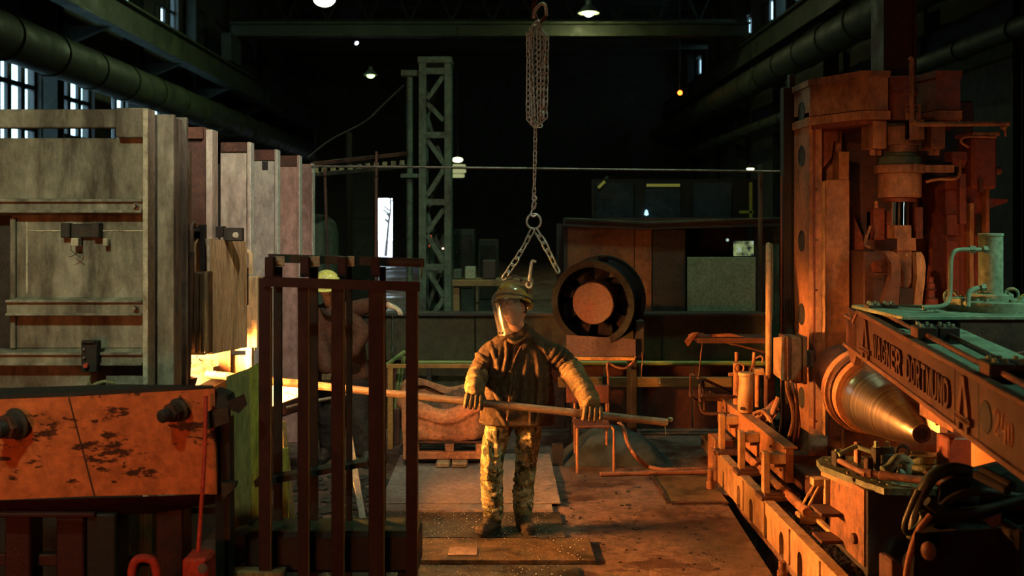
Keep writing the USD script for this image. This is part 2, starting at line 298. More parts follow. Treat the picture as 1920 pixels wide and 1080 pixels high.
# ---------------------------------------------------------------- the hall
M['concrete'] = matdef('oily_concrete',
    {"g": ("geometry", {}), "n1": ("noise_texture", {"scale": 1.1, "detail": 8.0, "roughness": .66}), "r1": ("rgb_ramp", {"ramp": [(.33, (.045, .034, .028)), (.48, (.165, .100, .076)), (.66, (.27, .165, .128))]}),
     "n2": ("noise_texture", {"scale": 12.0, "detail": 8.0, "roughness": .74}), "r2": ("rgb_ramp", {"ramp": [(.36, (.30, .30, .30)), (.50, (.85, .85, .85)), (.66, (1.25, 1.25, 1.25))]}), "mx": ("mix_color", {"blend_type": "multiply", "fac": 1.0, "use_clamp": False}),
     "mp6": ("mapping", {"location": (4.4, 1.3, 0), "scale": (1.0, 1.7, 1)}), "n6": ("noise_texture", {"scale": 1.7, "detail": 7.0, "roughness": .6}), "r6": ("rgb_ramp", {"ramp": [(.56, (0, 0, 0)), (.60, (1, 1, 1))]}), "mx6": ("mix_color", {"b": (.050, .020, .013)}),
     "n7": ("noise_texture", {"scale": 95.0, "detail": 3.0, "roughness": .7}), "r7": ("rgb_ramp", {"ramp": [(.66, (0, 0, 0)), (.70, (1, 1, 1))]}), "mx7": ("mix_color", {"b": (.36, .30, .25)}),
     "n3": ("noise_texture", {"scale": .85, "detail": 4.0}), "rr": ("rgb_ramp", {"ramp": [(.36, (.16, .16, .16)), (.52, (.55, .55, .55)), (.7, (.8, .8, .8))]}),
     "n4": ("noise_texture", {"scale": 42.0, "detail": 6.0, "roughness": .75}), "b": ("bump", {"strength": .8, "distance": .03}), "p": ("principled_bsdf", {"specular_ior_level": .5})},
    [("g.position", "n1.vector"), ("n1.fac", "r1.fac"), ("g.position", "n2.vector"), ("n2.fac", "r2.fac"), ("r1.color", "mx.a"), ("r2.color", "mx.b"), ("g.position", "mp6.vector"), ("mp6.vector", "n6.vector"), ("n6.fac", "r6.fac"), ("r6.color", "mx6.fac"), ("mx.result", "mx6.a"),
     ("g.position", "n7.vector"), ("n7.fac", "r7.fac"), ("r7.color", "mx7.fac"), ("mx6.result", "mx7.a"), ("mx7.result", "p.base_color"),
     ("g.position", "n3.vector"), ("n3.fac", "rr.fac"), ("rr.color", "p.roughness"), ("g.position", "n4.vector"), ("n4.fac", "b.height"), ("b.normal", "p.normal")], "p.BSDF")
trench = [(1.70, 6.1), (1.86, 6.1), (1.86, 8.05), (1.80, 8.05)]
fl = sbox(-13.4, -9, 12.6, 64.4).difference(Polygon(trench))
structure('floor', G().ext(fl, (0, 0, -.5), (1, 0, 0), (0, 1, 0), .5).box(1.5, 2.0, 6.0, 8.2, -.56, -.5, 0), M['concrete'])
HZ = 15.0
def wall_grid(x0, x1, ybays, rows, y0, y1):
    """a long wall (thickness x0..x1) with window openings: ybays x rows"""
    p = sbox(y0, 0, y1, HZ)
    for a, b in ybays:
        for c, d in rows: p = p.difference(sbox(a, c, b, d))
    return G().ext(p, (x0, 0, 0), (0, 1, 0), (0, 0, 1), x1 - x0)
LB1 = [(26.0 + 3.72 * k, 28.3 + 3.72 * k) for k in range(9)]
LB2 = [(33.5 + 4.1 * k, 36.3 + 4.1 * k) for k in range(6)]
pw = sbox(-9, 0, 64, HZ)
for a, b in LB1: pw = pw.difference(sbox(a, 3.9, b, 6.8))
for a, b in LB2: pw = pw.difference(sbox(a, 9.0, b, 11.6))
structure('wall_left', G().ext(pw, (-13.4, 0, 0), (0, 1, 0), (0, 0, 1), .4), M['wall'])
RB = [(39.2 + 3.95 * k, 41.6 + 3.95 * k) for k in range(6)]
pw = sbox(-9, 0, 64, HZ)
for a, b in RB: pw = pw.difference(sbox(a, 10.2, b, 12.3))
structure('wall_right', G().ext(pw, (12.0, 0, 0), (0, 1, 0), (0, 0, 1), .4), M['wall'])
pw = sbox(-13.4, 0, 12.4, HZ).difference(sbox(-7.80, 0, -6.84, 3.9))
holes = [(677, 57), (668, 80), (507, 176)]
for hx, hy in holes: pw = pw.difference(Point(XY(hx, 64), ZY(hy, 64)).buffer(.14, 3))
structure('wall_back', G().ext(pw, (0, 64.4, 0), (1, 0, 0), (0, 0, 1), .4), M['wall'])
structure('wall_front', G().box(-13.4, 12.4, -9.4, -9, 0, HZ, 0), M['wall'])
structure('ceiling', G().box(-13.4, 12.4, -9.4, 64.4, HZ, HZ + .3, 0), M['wall'])
# the yard and a bare tree outside the half-open gate at the far end
M['yard'] = grimy('pale_yard', (.34, .26, .31), (.42, .34, .39), None, .6)
structure('ground', G().box(-25, 8, 64.4, 140, -.3, -.02, 0), M['yard'], 'pale yard outside the far gate')
M['bark'] = grimy('bark', (.03, .025, .022), (.06, .05, .045), None, 8)
t = thing('bare_tree', 'bare thin tree in the yard seen through the tall bright gap of the far gate', 'tree', (-7.6, 70, 0))
part(t, 'trunk', G().tube([(-7.95, 70, 0), (-7.75, 70, 2.2), (-7.6, 70, 3.4), (-7.7, 70, 5)], lambda s: .11 - .05 * s, 8), M['bark'])
for k in range(9):
    a = rnd.uniform(2.2, 4.0); s = rnd.choice((-1, 1)); x = -7.72
    part(t, 'branch', G().tube([(x, 70, a), (x + s * .3, 70.1, a + .25), (x + s * .65, 70, a + .3 + rnd.uniform(0, .4))], lambda s: .055 - .03 * s, 6), M['bark'])

def pane_mat(name, col, clear, emis=None):
    return matdef(name, {"lw": ("layer_weight", {"blend": .5}), "pw": ("math", {"math_type": "power", "value2": 5.0}), "f": ("math", {"math_type": "multiply_add", "value2": .7, "value3": .05}), "t": ("transparent_bsdf", {"color": col}), "gl": ("glossy_bsdf", {"roughness": .05}), "m": ("mix_closure", {}),
                         "d": ("diffuse_bsdf", {"color": (.12, .13, .13)}), "m2": ("mix_closure", {"fac": clear})},
                  [("lw.facing", "pw.value1"), ("pw.value", "f.value1"), ("f.value", "m.fac"), ("t.BSDF", "m.closure1"), ("gl.BSDF", "m.closure2"), ("d.BSDF", "m2.closure1"), ("m.closure", "m2.closure2")], "m2.closure")
PANES = [pane_mat('window_glass_clear', (.8, .95, 1.0), .95), pane_mat('window_glass_dusty', (.22, .26, .28), .6), pane_mat('window_glass_grimy', (.05, .055, .06), .5), pane_mat('window_glass_black', (.012, .012, .013), .35)]
M['frame_dark'] = grimy('window_frame_steel', (.02, .022, .024), (.04, .042, .044), None, 6)
wn = [0]
def window(x, y0, y1, z0, z1, cols, rows, picks, gap):
    """a steel window in the long wall, each pane its own; gap = width of the mullions"""
    wn[0] += 1
    path = '/World/window_%d' % wn[0]; xf = UsdGeom.Xform.Define(stage, path); xf.AddTranslateOp().Set(Gf.Vec3d(x, (y0 + y1) / 2, z0))
    setd(xf.GetPrim(), kind='structure')
    t = Thing(path, (x, (y0 + y1) / 2, z0))
    cw = (y1 - y0) / cols; rh = [(z1 - z0) * r for r in rows]; fr = G()
    hole = sbox(y0, z0, y1, z1); zc = z0; cells = []
    for r in rh:
        for c in range(cols):
            cells.append((y0 + c * cw + gap / 2, y0 + (c + 1) * cw - gap / 2, zc + .07, zc + r - .07))
        zc += r
    for a, b, c, d in cells: hole = hole.difference(sbox(a, c, b, d))
    part(t, 'window_frame', G().ext(hole, (x - .05, 0, 0), (0, 1, 0), (0, 0, 1), .1), M['frame_dark'])
    for i, (a, b, c, d) in enumerate(cells):
        k = picks(i)
        if k is not None: part(t, 'pane', G().box(x - .006, x + .006, a - .01, b + .01, c - .01, d + .01, 0), PANES[k])
rw = random.Random(3)
for i, (a, b) in enumerate(LB1):
    window(-13.2, a, b, 3.9, 6.8, 3, (.34, .40, .26), lambda k: 0 if i < 4 else rw.choice((1, 1, 2)), .24)
for i, (a, b) in enumerate(LB2):
    window(-13.2, a, b, 9.0, 11.6, 5, (.34, .33, .33), lambda k: rw.choice((0, 1, 1, 1, 2, 0) if i == 0 else (2, 2, 3, 3, 3, 3, 3, 3, 3, 0)) if i < 3 else rw.choice((2, 3, 3, 3)), .10)
for i, (a, b) in enumerate(RB):
    window(12.2, a, b, 10.2, 12.3, 3, (.5, .5), lambda k: (0 if k % 3 == 1 else rw.choice((2, 2, 1, 3))) if i != 3 else rw.choice((2, 3)), .16)

# roof steel, crane runways, ducts
for side, x in ((-1, -12.6), (1, 11.55)):
    for k in range(9):
        y = 9.0 + 6.4 * k
        t = thing('hall_column', 'dark green hall column, %s of the %s row counted from the camera' % (['first', 'second', 'third', 'fourth', 'fifth', 'sixth', 'seventh', 'eighth', 'ninth'][k], 'left' if side < 0 else 'right'), 'column', (x, y, 0), 'hall columns carrying the crane runways')
        part(t, 'web', G().box(x - .02, x + .02, y - .2, y + .2, 0, 14.9, 0), M['hall'])
        part(t, 'flange', G().box(x - .2, x + .2, y - .22, y - .19, 0, 14.9, 0), M['hall'])
        part(t, 'flange', G().box(x - .2, x + .2, y + .19, y + .22, 0, 14.9, 0), M['hall'])
    xx, z = (-11.0, 8.3) if side < 0 else (10.3, 9.3)
    t = thing('crane_runway', 'long dark crane runway girder along the %s side of the hall' % ('left' if side < 0 else 'right'), 'girder', (xx, 30, z))
    part(t, 'web', G().box(xx - .02, xx + .02, 5, 62, z - .45, z + .35, 0), M['hall_duct'])
    part(t, 'flange', G().box(xx - .22, xx + .22, 5, 62, z + .35, z + .4, 0), M['hall_duct'])
    part(t, 'flange', G().box(xx - .22, xx + .22, 5, 62, z - .5, z - .45, 0), M['hall_duct'])
    part(t, 'crane_rail', G().box(xx - .05, xx + .05, 5, 62, z + .4, z + .52, 0), M['hall'])
    for k in range(9):
        y = 9.0 + 6.4 * k
        part(t, 'bracket', G().hull([(xx, y - .1, z - .5), (xx, y + .1, z - .5), (x, y - .1, z - .5), (x, y + .1, z - .5), (x, y - .1, z - 1.2), (x, y + .1, z - 1.2)]), M['hall'])
def duct(x, z, r, y0, y1, label):
    t = thing('round_duct', label, 'duct', (x, (y0 + y1) / 2, z - r))
    part(t, 'pipe', G().lathe((x, y0, z), (0, 1, 0), [(r, 0), (r, y1 - y0)], 28), M['hall_duct'], smooth=40)
    n = int((y1 - y0) / 2.4)
    for k in range(n): part(t, 'joint_ring', G().ring((x, y0 + 1.2 + 2.4 * k, z), (0, 1, 0), r - .01, r + .035, .07, 28), M['hall_duct'])
    return t
duct(-11.2, 6.45, .54, 14, 62, 'fat dull green round duct running down the left side above the furnace')
duct(9.9, 7.75, .50, 14, 62, 'fat dark green round duct running down the right side above the press')
duct(10.6, 6.2, .22, 12, 62, 'thin dark pipe below the fat duct on the right side')
for k in range(7):
    y = 14.5 + 7 * k
    t = thing('roof_truss', 'dark roof truss spanning the hall, %s from the camera' % ['first', 'second', 'third', 'fourth', 'fifth', 'sixth', 'seventh'][k], 'truss', (0, y, 12.2), 'roof trusses')
    part(t, 'chord', G().box(-12.9, 11.9, y - .1, y + .1, 12.2, 12.4, 0), M['hall']); part(t, 'chord', G().box(-12.9, 11.9, y - .1, y + .1, 14.4, 14.6, 0), M['hall'])
    w = G()
    for j in range(12): part(t, 'web_bar', G().bar((-12.6 + 2.05 * j, y, 12.3), (-12.6 + 2.05 * (j + .5), y, 14.5), .1, .1, 0).bar((-12.6 + 2.05 * (j + .5), y, 14.5), (-12.6 + 2.05 * (j + 1), y, 12.3), .1, .1, 0), M['hall'])
t = thing('bridge_girder', 'crane bridge girder lit by the bright lamp at the top of the picture', 'girder', (0, 41, 9.8))
part(t, 'flange', G().box(-11, 10.3, 40.7, 41.3, 10.42, 10.5, 0), M['hall_duct']); part(t, 'flange', G().box(-11, 10.3, 40.7, 41.3, 9.92, 10.0, 0), M['hall_duct']); part(t, 'web', G().box(-11, 10.3, 40.96, 41.04, 10, 10.42, 0), M['hall']); part(t, 'end_carriage', G().box(-11.2, -10.8, 40.2, 41.8, 8.82, 9.95, 0), M['hall']); part(t, 'end_carriage', G().box(10.1, 10.5, 40.2, 41.8, 9.82, 9.95, 0), M['hall'])

# ---- lamps
M['shade'] = grimy('lamp_shade_enamel', (.25, .30, .24), (.34, .40, .32), None, 5)
def lamp(p, r, strength, col, label, bulb=.5):
    t = thing('high_bay_lamp', label, 'lamp', (p[0], p[1], p[2]), 'hall lamps')
    part(t, 'shade', G().lathe((p[0], p[1], p[2]), (0, 0, 1), [(r, 0), (r * 1.02, .02), (r * .55, r * .55), (r * .28, r * .8), (r * .28, r * 1.2), (0, r * 1.2)], 24), M['shade'], smooth=40)
    part(t, 'bulb', G().ball((p[0], p[1], p[2] + r * .02), r * bulb, (1, 1, .8)), glow('bulb_%d' % len(used), col, strength))
    part(t, 'hanger', G().cyl((p[0], p[1], p[2] + r * 1.15), (p[0], p[1], HZ), .007, n=6), M['hall'])
    return t
for i, (p_, r_, w_, c_) in enumerate(UNSEEN_HIGHBAY):
    lamp(p_, r_, 6, c_, 'unseen high-bay lamp above the picture, placed to light the right side', .3)
HL = (.62, .62, .62, .62, 1.30)
for i, (p_, a_, r_, w_, c_) in enumerate(UNSEEN_FLOODS):
    p_, d_ = np.array(p_), np.array(a_) - p_; d_ /= np.linalg.norm(d_)
    t = thing('unseen_flood_lamp', ['unseen hooded floodlight above the picture, placed to light the furnace front', 'unseen hooded floodlight above the picture, placed to light the furnace buckstays', 'unseen hooded floodlight above the picture, placed to light the walkway', 'unseen hooded floodlight above the picture, placed to light the lettered arm', 'unseen orange floodlight above the picture, placed to light the machine column'][i], 'lamp', p_)
    part(t, 'hood', G().lathe(p_ - d_ * .10, d_, [(0, 0), (r_ * 1.2, 0), (r_ * 1.25, .02), (r_ * 1.35, HL[i]), (r_ * 1.28, HL[i]), (r_ * 1.15, .04), (0, .04)], 28), M['black'])
    part(t, 'hanger', G().cyl(p_, (p_[0], p_[1], HZ), .02, n=8), M['hall'])
t = thing('unseen_work_lamp', 'unseen tube lamp right of the picture, placed to streak the piston rod', 'lamp', (5.6, 3.4, 0))
part(t, 'pole', G().cyl((5.6, 3.4, 0), (5.6, 3.4, 1.9), .02, n=10), M['hall']); part(t, 'tube', G().cyl((5.6, 3.4, 1.9), (5.6, 3.4, 2.7), .03, n=14), glow('work_tube', (.55, 1.0, .92), 26))  # out of view, placed to put a bright streak on the piston rod
L = P(1104, 20, 39.0); lamp((L[0], L[1], L[2] - .1), .42, 420, (.95, 1, .42), 'brightest yellow-white lamp at the top of the picture, right of the chain', .42)
L = P(608, -4, 32); lamp((L[0], L[1], L[2]), .42, 190, (.72, 1, .45), 'lamp cut by the top edge of the picture, left of the lattice mast', .85)
L = P(695, 141, 48); lamp((L[0], L[1], L[2]), .34, 5, (.6, 1, .35), 'small flat lamp left of the lattice mast top', .55)
L = P(1407, 316, 20); lamp((L[0], L[1], L[2]), .09, 26, (.95, 1, .5), 'small pale lamp near the right end of the taut rope', .75)
t = thing('signal_lamp', 'small round orange-red signal lamp high in the dark on the right', 'lamp', P(1275, 174, 45))
part(t, 'lens', G().ball(P(1275, 174, 45), .10), glow('signal_orange', (1, .16, .015), 9)); part(t, 'housing', G().box(*[float(v) for a in zip(P(1275, 174, 45) - (.08, -.02, .08), P(1275, 174, 45) + (.08, .2, .08)) for v in a]), M['black'])
part(t, 'stem', G().cyl(P(1275, 174, 45) + (0, .1, 0), P(1275, 174, 45) + (0, .1, 6), .03, n=8), M['hall'])
c = P(858, 316, 24)
t = thing('tiered_lamp', 'lit lamp with a stack of pale yellow rings behind the lattice mast', 'lamp', c - (0, 0, .25))
M['lampring'] = glow('lamp_ring_glow', (.62, .66, .30), .55)
part(t, 'bulb', G().ball(c + (0, 0, .21), .13, (1.0, 1, .5)), glow('tier_bulb', (1, 1, .55), 3.0))
for k, (z, r) in enumerate(((.06, .20), (-.06, .21), (-.17, .17))): part(t, 'louvre_ring', G().lathe(c + (0, 0, z - .045), (0, 0, 1), [(r * .9, 0), (r, .03), (r * .95, .08), (0, .085)], 24), M['lampring'])
part(t, 'stem', G().cyl(c + (0, .05, .25), (c[0], c[1] + .05, HZ), .006, n=6), M['hall'])

# ---------------------------------------------------------------- floor plates
M['plate'] = grimy('dark_studded_plate', (.060, .052, .038), (.15, .12, .082), (.028, .026, .02), 4, amount=.48, sharp=.06, stain_scale=5, mottle=.6, rough=(.28, .55), metal=.25, bump=.4)
M['plate2'] = grimy('brown_studded_plate', (.12, .078, .038), (.22, .14, .07), (.045, .038, .026), 3, amount=.45, sharp=.07, stain_scale=4, mottle=.6, rough=(.3, .55), metal=.2, bump=.4)
M['plate_smooth'] = grimy('worn_smooth_plate', (.24, .175, .145), (.33, .25, .21), (.15, .10, .08), 4, amount=.4, sharp=.15, rough=(.5, .75), bump=.15)
M['stud'] = matdef('stud_glint_tone', {"p": ("principled_bsdf", {"base_color": (.66, .66, .60), "metallic": .25, "roughness": .3})}, [], "p.BSDF")  # pale diffuse colour stands in for glints on the studs
def plate(x0, x1, y0, y1, z0, z1, m, label, studs=0, seed=1):
    t = thing('floor_plate', label, 'floor plate', ((x0 + x1) / 2, (y0 + y1) / 2, z0), 'steel plates laid on the walkway')
    part(t, 'sheet', G().box(x0, x1, y0, y1, z0, z1, .003), m)
    if studs:
        rs = random.Random(seed); g = G(); nx = int((x1 - x0) / studs); ny = int((y1 - y0) / studs)
        for i in range(nx):
            for j in range(ny):
                if rs.random() < .6: continue
                x, y = x0 + (i + .5 + (j % 2) * .5) * studs * .97 + rs.uniform(-.006, .006), y0 + (j + .5) * (y1 - y0) / ny + rs.uniform(-.01, .01)
                r = .0030 + .0024 * rs.random()
                g.hull([(x + r * math.cos(a) * k, y + r * math.sin(a) * k, z) for k, z in ((1, z1 - .002), (.55, z1 + .004)) for a in np.arange(6) * PI / 3])
        part(t, 'stud_pattern', g, M['stud'], smooth=False, kind='stuff')
    return t
tp = plate(-1.15, .622, 6.39, 6.84, 0, .030, M['plate2'], 'brown studded floor plate nearest the camera', .036, 2)
part(tp, 'patch', G().box(-.33, -.14, 6.47, 6.63, .029, .038, .002), M['plate_smooth'], 'small square patch welded on the plate')
plate(-1.2, .462, 6.9, 7.50, 0, .018, M['plate'], 'dark studded floor plate under the boots of the worker with the pole', .037, 5)
plate(-1.0, .41, 7.54, 7.75, 0, .022, M['plate_smooth'], 'narrow plain strip of plate between the studded and the large pale plate')
plate(-.92, .48, 7.70, 9.35, .022, .034, M['plate_smooth'], 'large pale plain floor plate in front of the bag of scrap')
plate(-1.1, .50, 5.6, 6.34, 0, .016, M['plate'], 'studded floor plate cut by the bottom edge of the picture', .037, 9)
tp = plate(1.345, 1.80, 7.80, 8.62, 0, .012, M['plate2'], 'framed trapdoor plate in the floor beside the press bed')
part(tp, 'border', G().box(1.31, 1.345, 7.78, 8.64, 0, .02), M['rust']); part(tp, 'border', G().box(1.345, 1.80, 7.768, 7.80, 0, .02), M['rust'])

g = G(); rs = random.Random(77)
for k in range(130):
    x, y = rs.uniform(.3, 1.66), rs.uniform(6.2, 8.7)
    if x < .64 and y < 6.9: continue
    g.lump((x, y, .004), rs.uniform(.003, .009) * (2.2 if k % 17 == 0 else 1), k, (1.4, 1, .5), .35, 1)
one('floor_grit', g, M['soot'], 'dark grit and flakes of scale scattered over the floor between the plates and the press bed', 'grit', kind='stuff')
# ---------------------------------------------------------------- forge furnace (left)
fx = lambda px: XY(px, 5.67); fz = lambda py: ZY(py, 5.67)
XW = -2.25                                              # side wall behind the buckstays
fur = thing('forge_furnace', 'large cream-painted forge furnace with buckstays and a glowing mouth', 'furnace', (-2.9, 8, 0))
Y0, Y1, ZT = 5.72, 10.75, 2.62
XL = -4.2
# shell: front plate stiffened by channels, walls, roof, hearth: the fire chamber inside is open towards the mouth
part(fur, 'upper_plate', G().box(XL, fx(272), 5.70, 5.73, fz(374), fz(258), .004), M['cream'])
part(fur, 'top_rail', G().box(XL, fx(222), 5.66, 5.72, fz(240), fz(205), .006), M['cream'])
part(fur, 'top_block', G().box(fx(220), fx(273), 5.64, 5.74, fz(259), fz(203), .006), M['cream'])
part(fur, 'middle_plate', G().box(fx(14), fx(272), 5.72, 5.75, fz(560), fz(402), .004), M['cream'])
part(fur, 'middle_plate', G().box(fx(17), fx(272), 5.72, 5.75, fz(655), fz(592), .004), M['cream'])
part(fur, 'lower_plate', G().box(XL, fx(272), 5.72, 5.75, .86, fz(684), .004), M['cream']); part(fur, 'dark_recess_sheet', G().box(XL, fx(272), 5.74, 5.77, 0, .86, .004), M['black'])  # black sheet stands in for the dark recess below the lower plate
part(fur, 'edge_strip', G().box(fx(14), fx(24), 5.695, 5.73, fz(655), fz(408), .004), M['cream'])
part(fur, 'weld_seam', G().bar((fx(43), 5.72, fz(552)), (fx(43), 5.72, fz(415)), .012, .01, .003).bar((fx(47), 5.72, fz(433)), (fx(266), 5.72, fz(433)), .01, .01, .003), M['cream_light'])
def channel(y0, y1, x0, name='channel_beam'):
    """channel section lying on the front plate: flanges top and bottom, web between"""
    z0, z1 = fz(y1), fz(y0); x1 = fx(270)
    h = z1 - z0
    c = part(fur, name, G().ext(Polygon([(0, z0), (.085, z0 + .016), (.085, z0 + .030), (.045, z0 + .036), (.045, z1 - .036), (.085, z1 - .030), (.085, z1 - .016), (0, z1)]), (x0, 5.725, 0), (0, -1, 0), (0, 0, 1), -(x1 - x0)) if False else
             G().hull([(x, 5.73, z) for x in (x0, x1) for z in (z0, z1)] + [(x, 5.655, z) for x in (x0, x1) for z in (z0 + .022, z1 - .022)]).box(x0, x1, 5.635, 5.665, z1 - .03, z1 - .014, .003).box(x0, x1, 5.635, 5.665, z0 + .014, z0 + .03, .003), M['cream'])
    if name == 'channel_beam':
        part(c, 'bolt', G().bolt((fx(257), 5.655, (z0 + z1) / 2), (0, -1, 0), .014, .04), M['steel'])
    return c
channel(369, 404, XL); channel(557, 596, fx(15)); channel(655, 689, XL, 'lower_channel')
part(fur, 'light_stop_plate', G().box(XL, fx(283), 5.755, 5.775, .3, ZT, 0), M['soot'])  # added behind the front plates to stop fire light leaking through gaps
# hardware on the front plate
br = part(fur, 'latch_bracket', G().box(fx(113), fx(130), 5.67, 5.73, fz(446), fz(418)).box(fx(130), fx(171), 5.69, 5.73, fz(446), fz(420)).box(fx(171), fx(187), 5.66, 5.73, fz(446), fz(418)), M['soot'])
part(br, 'hook', G().box(fx(135), fx(149), 5.65, 5.70, fz(462), fz(446)), M['cream_light']); part(br, 'hook', G().box(fx(192), fx(201), 5.67, 5.73, fz(462), fz(447)), M['cream_light'])
part(br, 'wire', G().tube([(fx(136), 5.66, fz(456)), (fx(136), 5.65, fz(468)), (fx(147), 5.65, fz(478)), (fx(154), 5.65, fz(482))], .002, 6).tube([(fx(149), 5.65, fz(460)), (fx(150), 5.65, fz(470)), (fx(140), 5.65, fz(479)), (fx(132), 5.65, fz(481))], .002, 6), M['black'])
# corner angle and corner column
part(fur, 'corner_angle', G().box(fx(273), fx(283), 5.62, 5.74, 0, fz(205), .004), M['cream_light'])
xr = XY(327, 5.76)
part(fur, 'corner_column', G().box(XY(282, 5.75), xr, 5.75, 5.79, 0, ZY(215, 5.76), .004).box(fx(283) + .05, fx(283) + .08, 5.79, 5.98, 0, ZY(217, 5.76), .004).box(fx(283), xr, 5.98, 6.02, 0, ZY(217, 5.9), .004), M['cream'])
part(fur, 'weld_seam', G().bar((fx(272), 5.705, fz(715)), (fx(272), 5.705, fz(262)), .014, .012, .003), M['cream_light'])
# side wall, back, roof, floor of the chamber
yd0, yd1 = 6.12, 7.42                                   # the mouth
zm0, zm1 = 1.16, 1.36
side = sbox(5.75, 0, Y1, ZT).difference(sbox(yd0, zm0, yd1, zm1))
part(fur, 'side_wall', G().ext(side, (XW - .12, 0, 0), (0, 1, 0), (0, 0, 1), .12), M['soot'])
part(fur, 'back_wall', G().box(XL, XL + .1, 5.75, Y1, 0, ZT, 0).box(XL, XW, Y1 - .1, Y1, 0, ZT, 0), M['soot'])
part(fur, 'roof', G().box(XL, XW, 5.75, Y1, ZT, ZT + .05, 0), M['soot'])
M['hearth'] = hot('hot_hearth', (1.0, .40, .085), (1.0, .60, .20), HEARTH)
M['fire'] = glow('furnace_fire', (1.0, .335, .066), FURNACE_FIRE)
M['brick_hot'] = hot('hot_lining', (1.0, .22, .035), (1.0, .38, .09), HEARTH * .55)
part(fur, 'hearth', G().box(XL + .1, XW + .12, yd0 - .05, yd1 + .03, zm0 - .12, zm0, 0), M['hearth'], 'glowing white-yellow hearth in the mouth')
part(fur, 'lining', G().box(XL + .1, XW - .1, yd1 + .02, yd1 + .12, zm0, 1.8, 0), M['brick_hot'], 'glowing orange lining at the far side of the mouth')
part(fur, 'lining', G().box(XL + .1, XW - .1, 5.76, 5.80, zm0, 1.8, 0), M['brick_hot']); part(fur, 'lining', G().box(XL + .1, XW - .1, 5.76, yd1 + .12, 1.8, 1.84, 0), M['brick_hot'])
part(fur, 'fire', G().box(-2.84, -2.78, 6.16, 6.95, 1.20, 1.66, 0), M['fire'], 'white-hot fire out of view deep in the mouth, lights the worker')  # hidden from the camera, placed to light worker, floor and bed
g = G(); rr_ = random.Random(4)
for k in range(46): g.lump((rr_.uniform(XW - .15, XW + .22), rr_.uniform(yd0 + .12, yd1), zm0 + .015), rr_.uniform(.012, .035), k, (1, 1, .7), .3, 1)
part(fur, 'hot_scale', g, hot('hot_scale', (1.0, .33, .06), (1.0, .62, .22), HEARTH * .9, 20), 'lumps of glowing scale on the hearth', kind='stuff')
# buckstays: web facing the camera, flange at the outer end
def stay(px, y_top, px_web, mat_web, cap=None, hole=None, slant=None):
    Y = F * 2.0 / (VX - px); Z = ZY(y_top, Y); xw = XY(px_web, Y)
    s = part(fur, 'buckstay', G().box(xw, -2.0, Y + .05, Y + .075, 0, Z, .003).box(-2.012, -1.99, Y, Y + .13, 0, Z + .005, .003), mat_web)
    part(s, 'flange_face', G().box(-1.991, -1.986, Y + .005, Y + .125, 0, Z, .001), M['flange_white'])  # outer face paler than the web so the edge reads bright
    if cap: part(s, 'rusty_cap', G().box(xw + .005, -2.015, Y + .03, Y + .055, ZY(cap, Y), Z + .004, .003), M['rust'])
    if hole: part(s, 'slot', G().box(XY(hole[0], Y), XY(hole[1], Y), Y + .044, Y + .052, ZY(hole[3], Y), ZY(hole[2], Y), .002), M['black'], 'dark slot')
    return s
stay(466, 267, 410, M['post_paint'], 284)
stay(517, 281, 468, M['post_paint_grey'], 300, (489, 500, 302, 318))
stay(559, 292, 519, M['post_paint_pink'], 311)
stay(584, 307, 560, M['post_paint_pink'])
# second column near the mouth: dark box with a rusty cap and a pale edge
Yc = F * 2.0 / (VX - 408)
part(fur, 'inner_column', G().box(XY(352, Yc), XY(396, Yc), 6.96, 7.06, zm1 + .3, ZY(240, 7), .004), M['press_dark'])
part(fur, 'column_cap', G().box(XY(330, Yc), XY(392, Yc), 6.93, 6.97, ZY(262, 7), ZY(240, 7), .004), M['rust'])
part(fur, 'column_edge', G().box(XY(396, Yc), XY(408, Yc), 6.95, 7.1, zm1, ZY(244, 7), .004), M['post_paint'])
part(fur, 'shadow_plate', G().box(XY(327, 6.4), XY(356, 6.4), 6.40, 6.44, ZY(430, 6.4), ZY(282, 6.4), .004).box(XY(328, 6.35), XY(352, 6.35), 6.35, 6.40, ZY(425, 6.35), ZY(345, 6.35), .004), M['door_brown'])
# triangular bracket between stays
Yb = 8.3
part(fur, 'gusset', G().hull([P(468, 463, Yb), P(491, 480, Yb), P(491, 503, Yb), P(468, 515, Yb), P(468, 463, Yb + .12), P(491, 480, Yb + .12), P(491, 503, Yb + .12), P(468, 515, Yb + .12)]), M['post_paint_grey'])
# doors over the mouth
door = part(fur, 'lift_door', G().hull([P(387, 447, 6.30), P(463, 453, 6.90), P(463, 651, 6.90), P(397, 664, 6.30), P(387, 664, 6.30)] + [P(387, 447, 6.30) + (-.10, .05, 0), P(463, 453, 6.90) + (-.12, .05, 0), P(463, 651, 6.90) + (-.12, .05, 0), P(387, 664, 6.30) + (-.10, .05, 0)]), M['door_cream'], smooth=20)
part(door, 'door_edge', G().bar(P(390, 447, 6.28), P(393, 662, 6.28), .02, .02), M['cream_light'])
part(door, 'top_lug', G().box(XY(422, 6.6), XY(458, 6.6), 6.55, 6.60, ZY(452, 6.6), ZY(427, 6.6)).box(XY(407, 6.6), XY(421, 6.6), 6.56, 6.64, ZY(445, 6.6), ZY(424, 6.6)), M['soot'])
part(door, 'lug_hole', G().cyl(P(442, 441, 6.545), P(442, 441, 6.56), .021, n=16), M['cream_light'])
part(fur, 'guard_panel', G().box(XY(334, 6.2), XY(386, 6.2), 6.18, 6.24, ZY(665, 6.2), ZY(510, 6.2)).box(XY(386, 6.2), XY(394, 6.2), 6.16, 6.26, ZY(662, 6.2), ZY(509, 6.2)), M['door_brown'])
g = G()
for k in (340, 349, 366, 377): g.box(XY(k, 6.2), XY(k + 4, 6.2), 6.165, 6.19, ZY(660, 6.2), ZY(514, 6.2), .003)
part(fur, 'guard_rib', g, M['door_brown'])
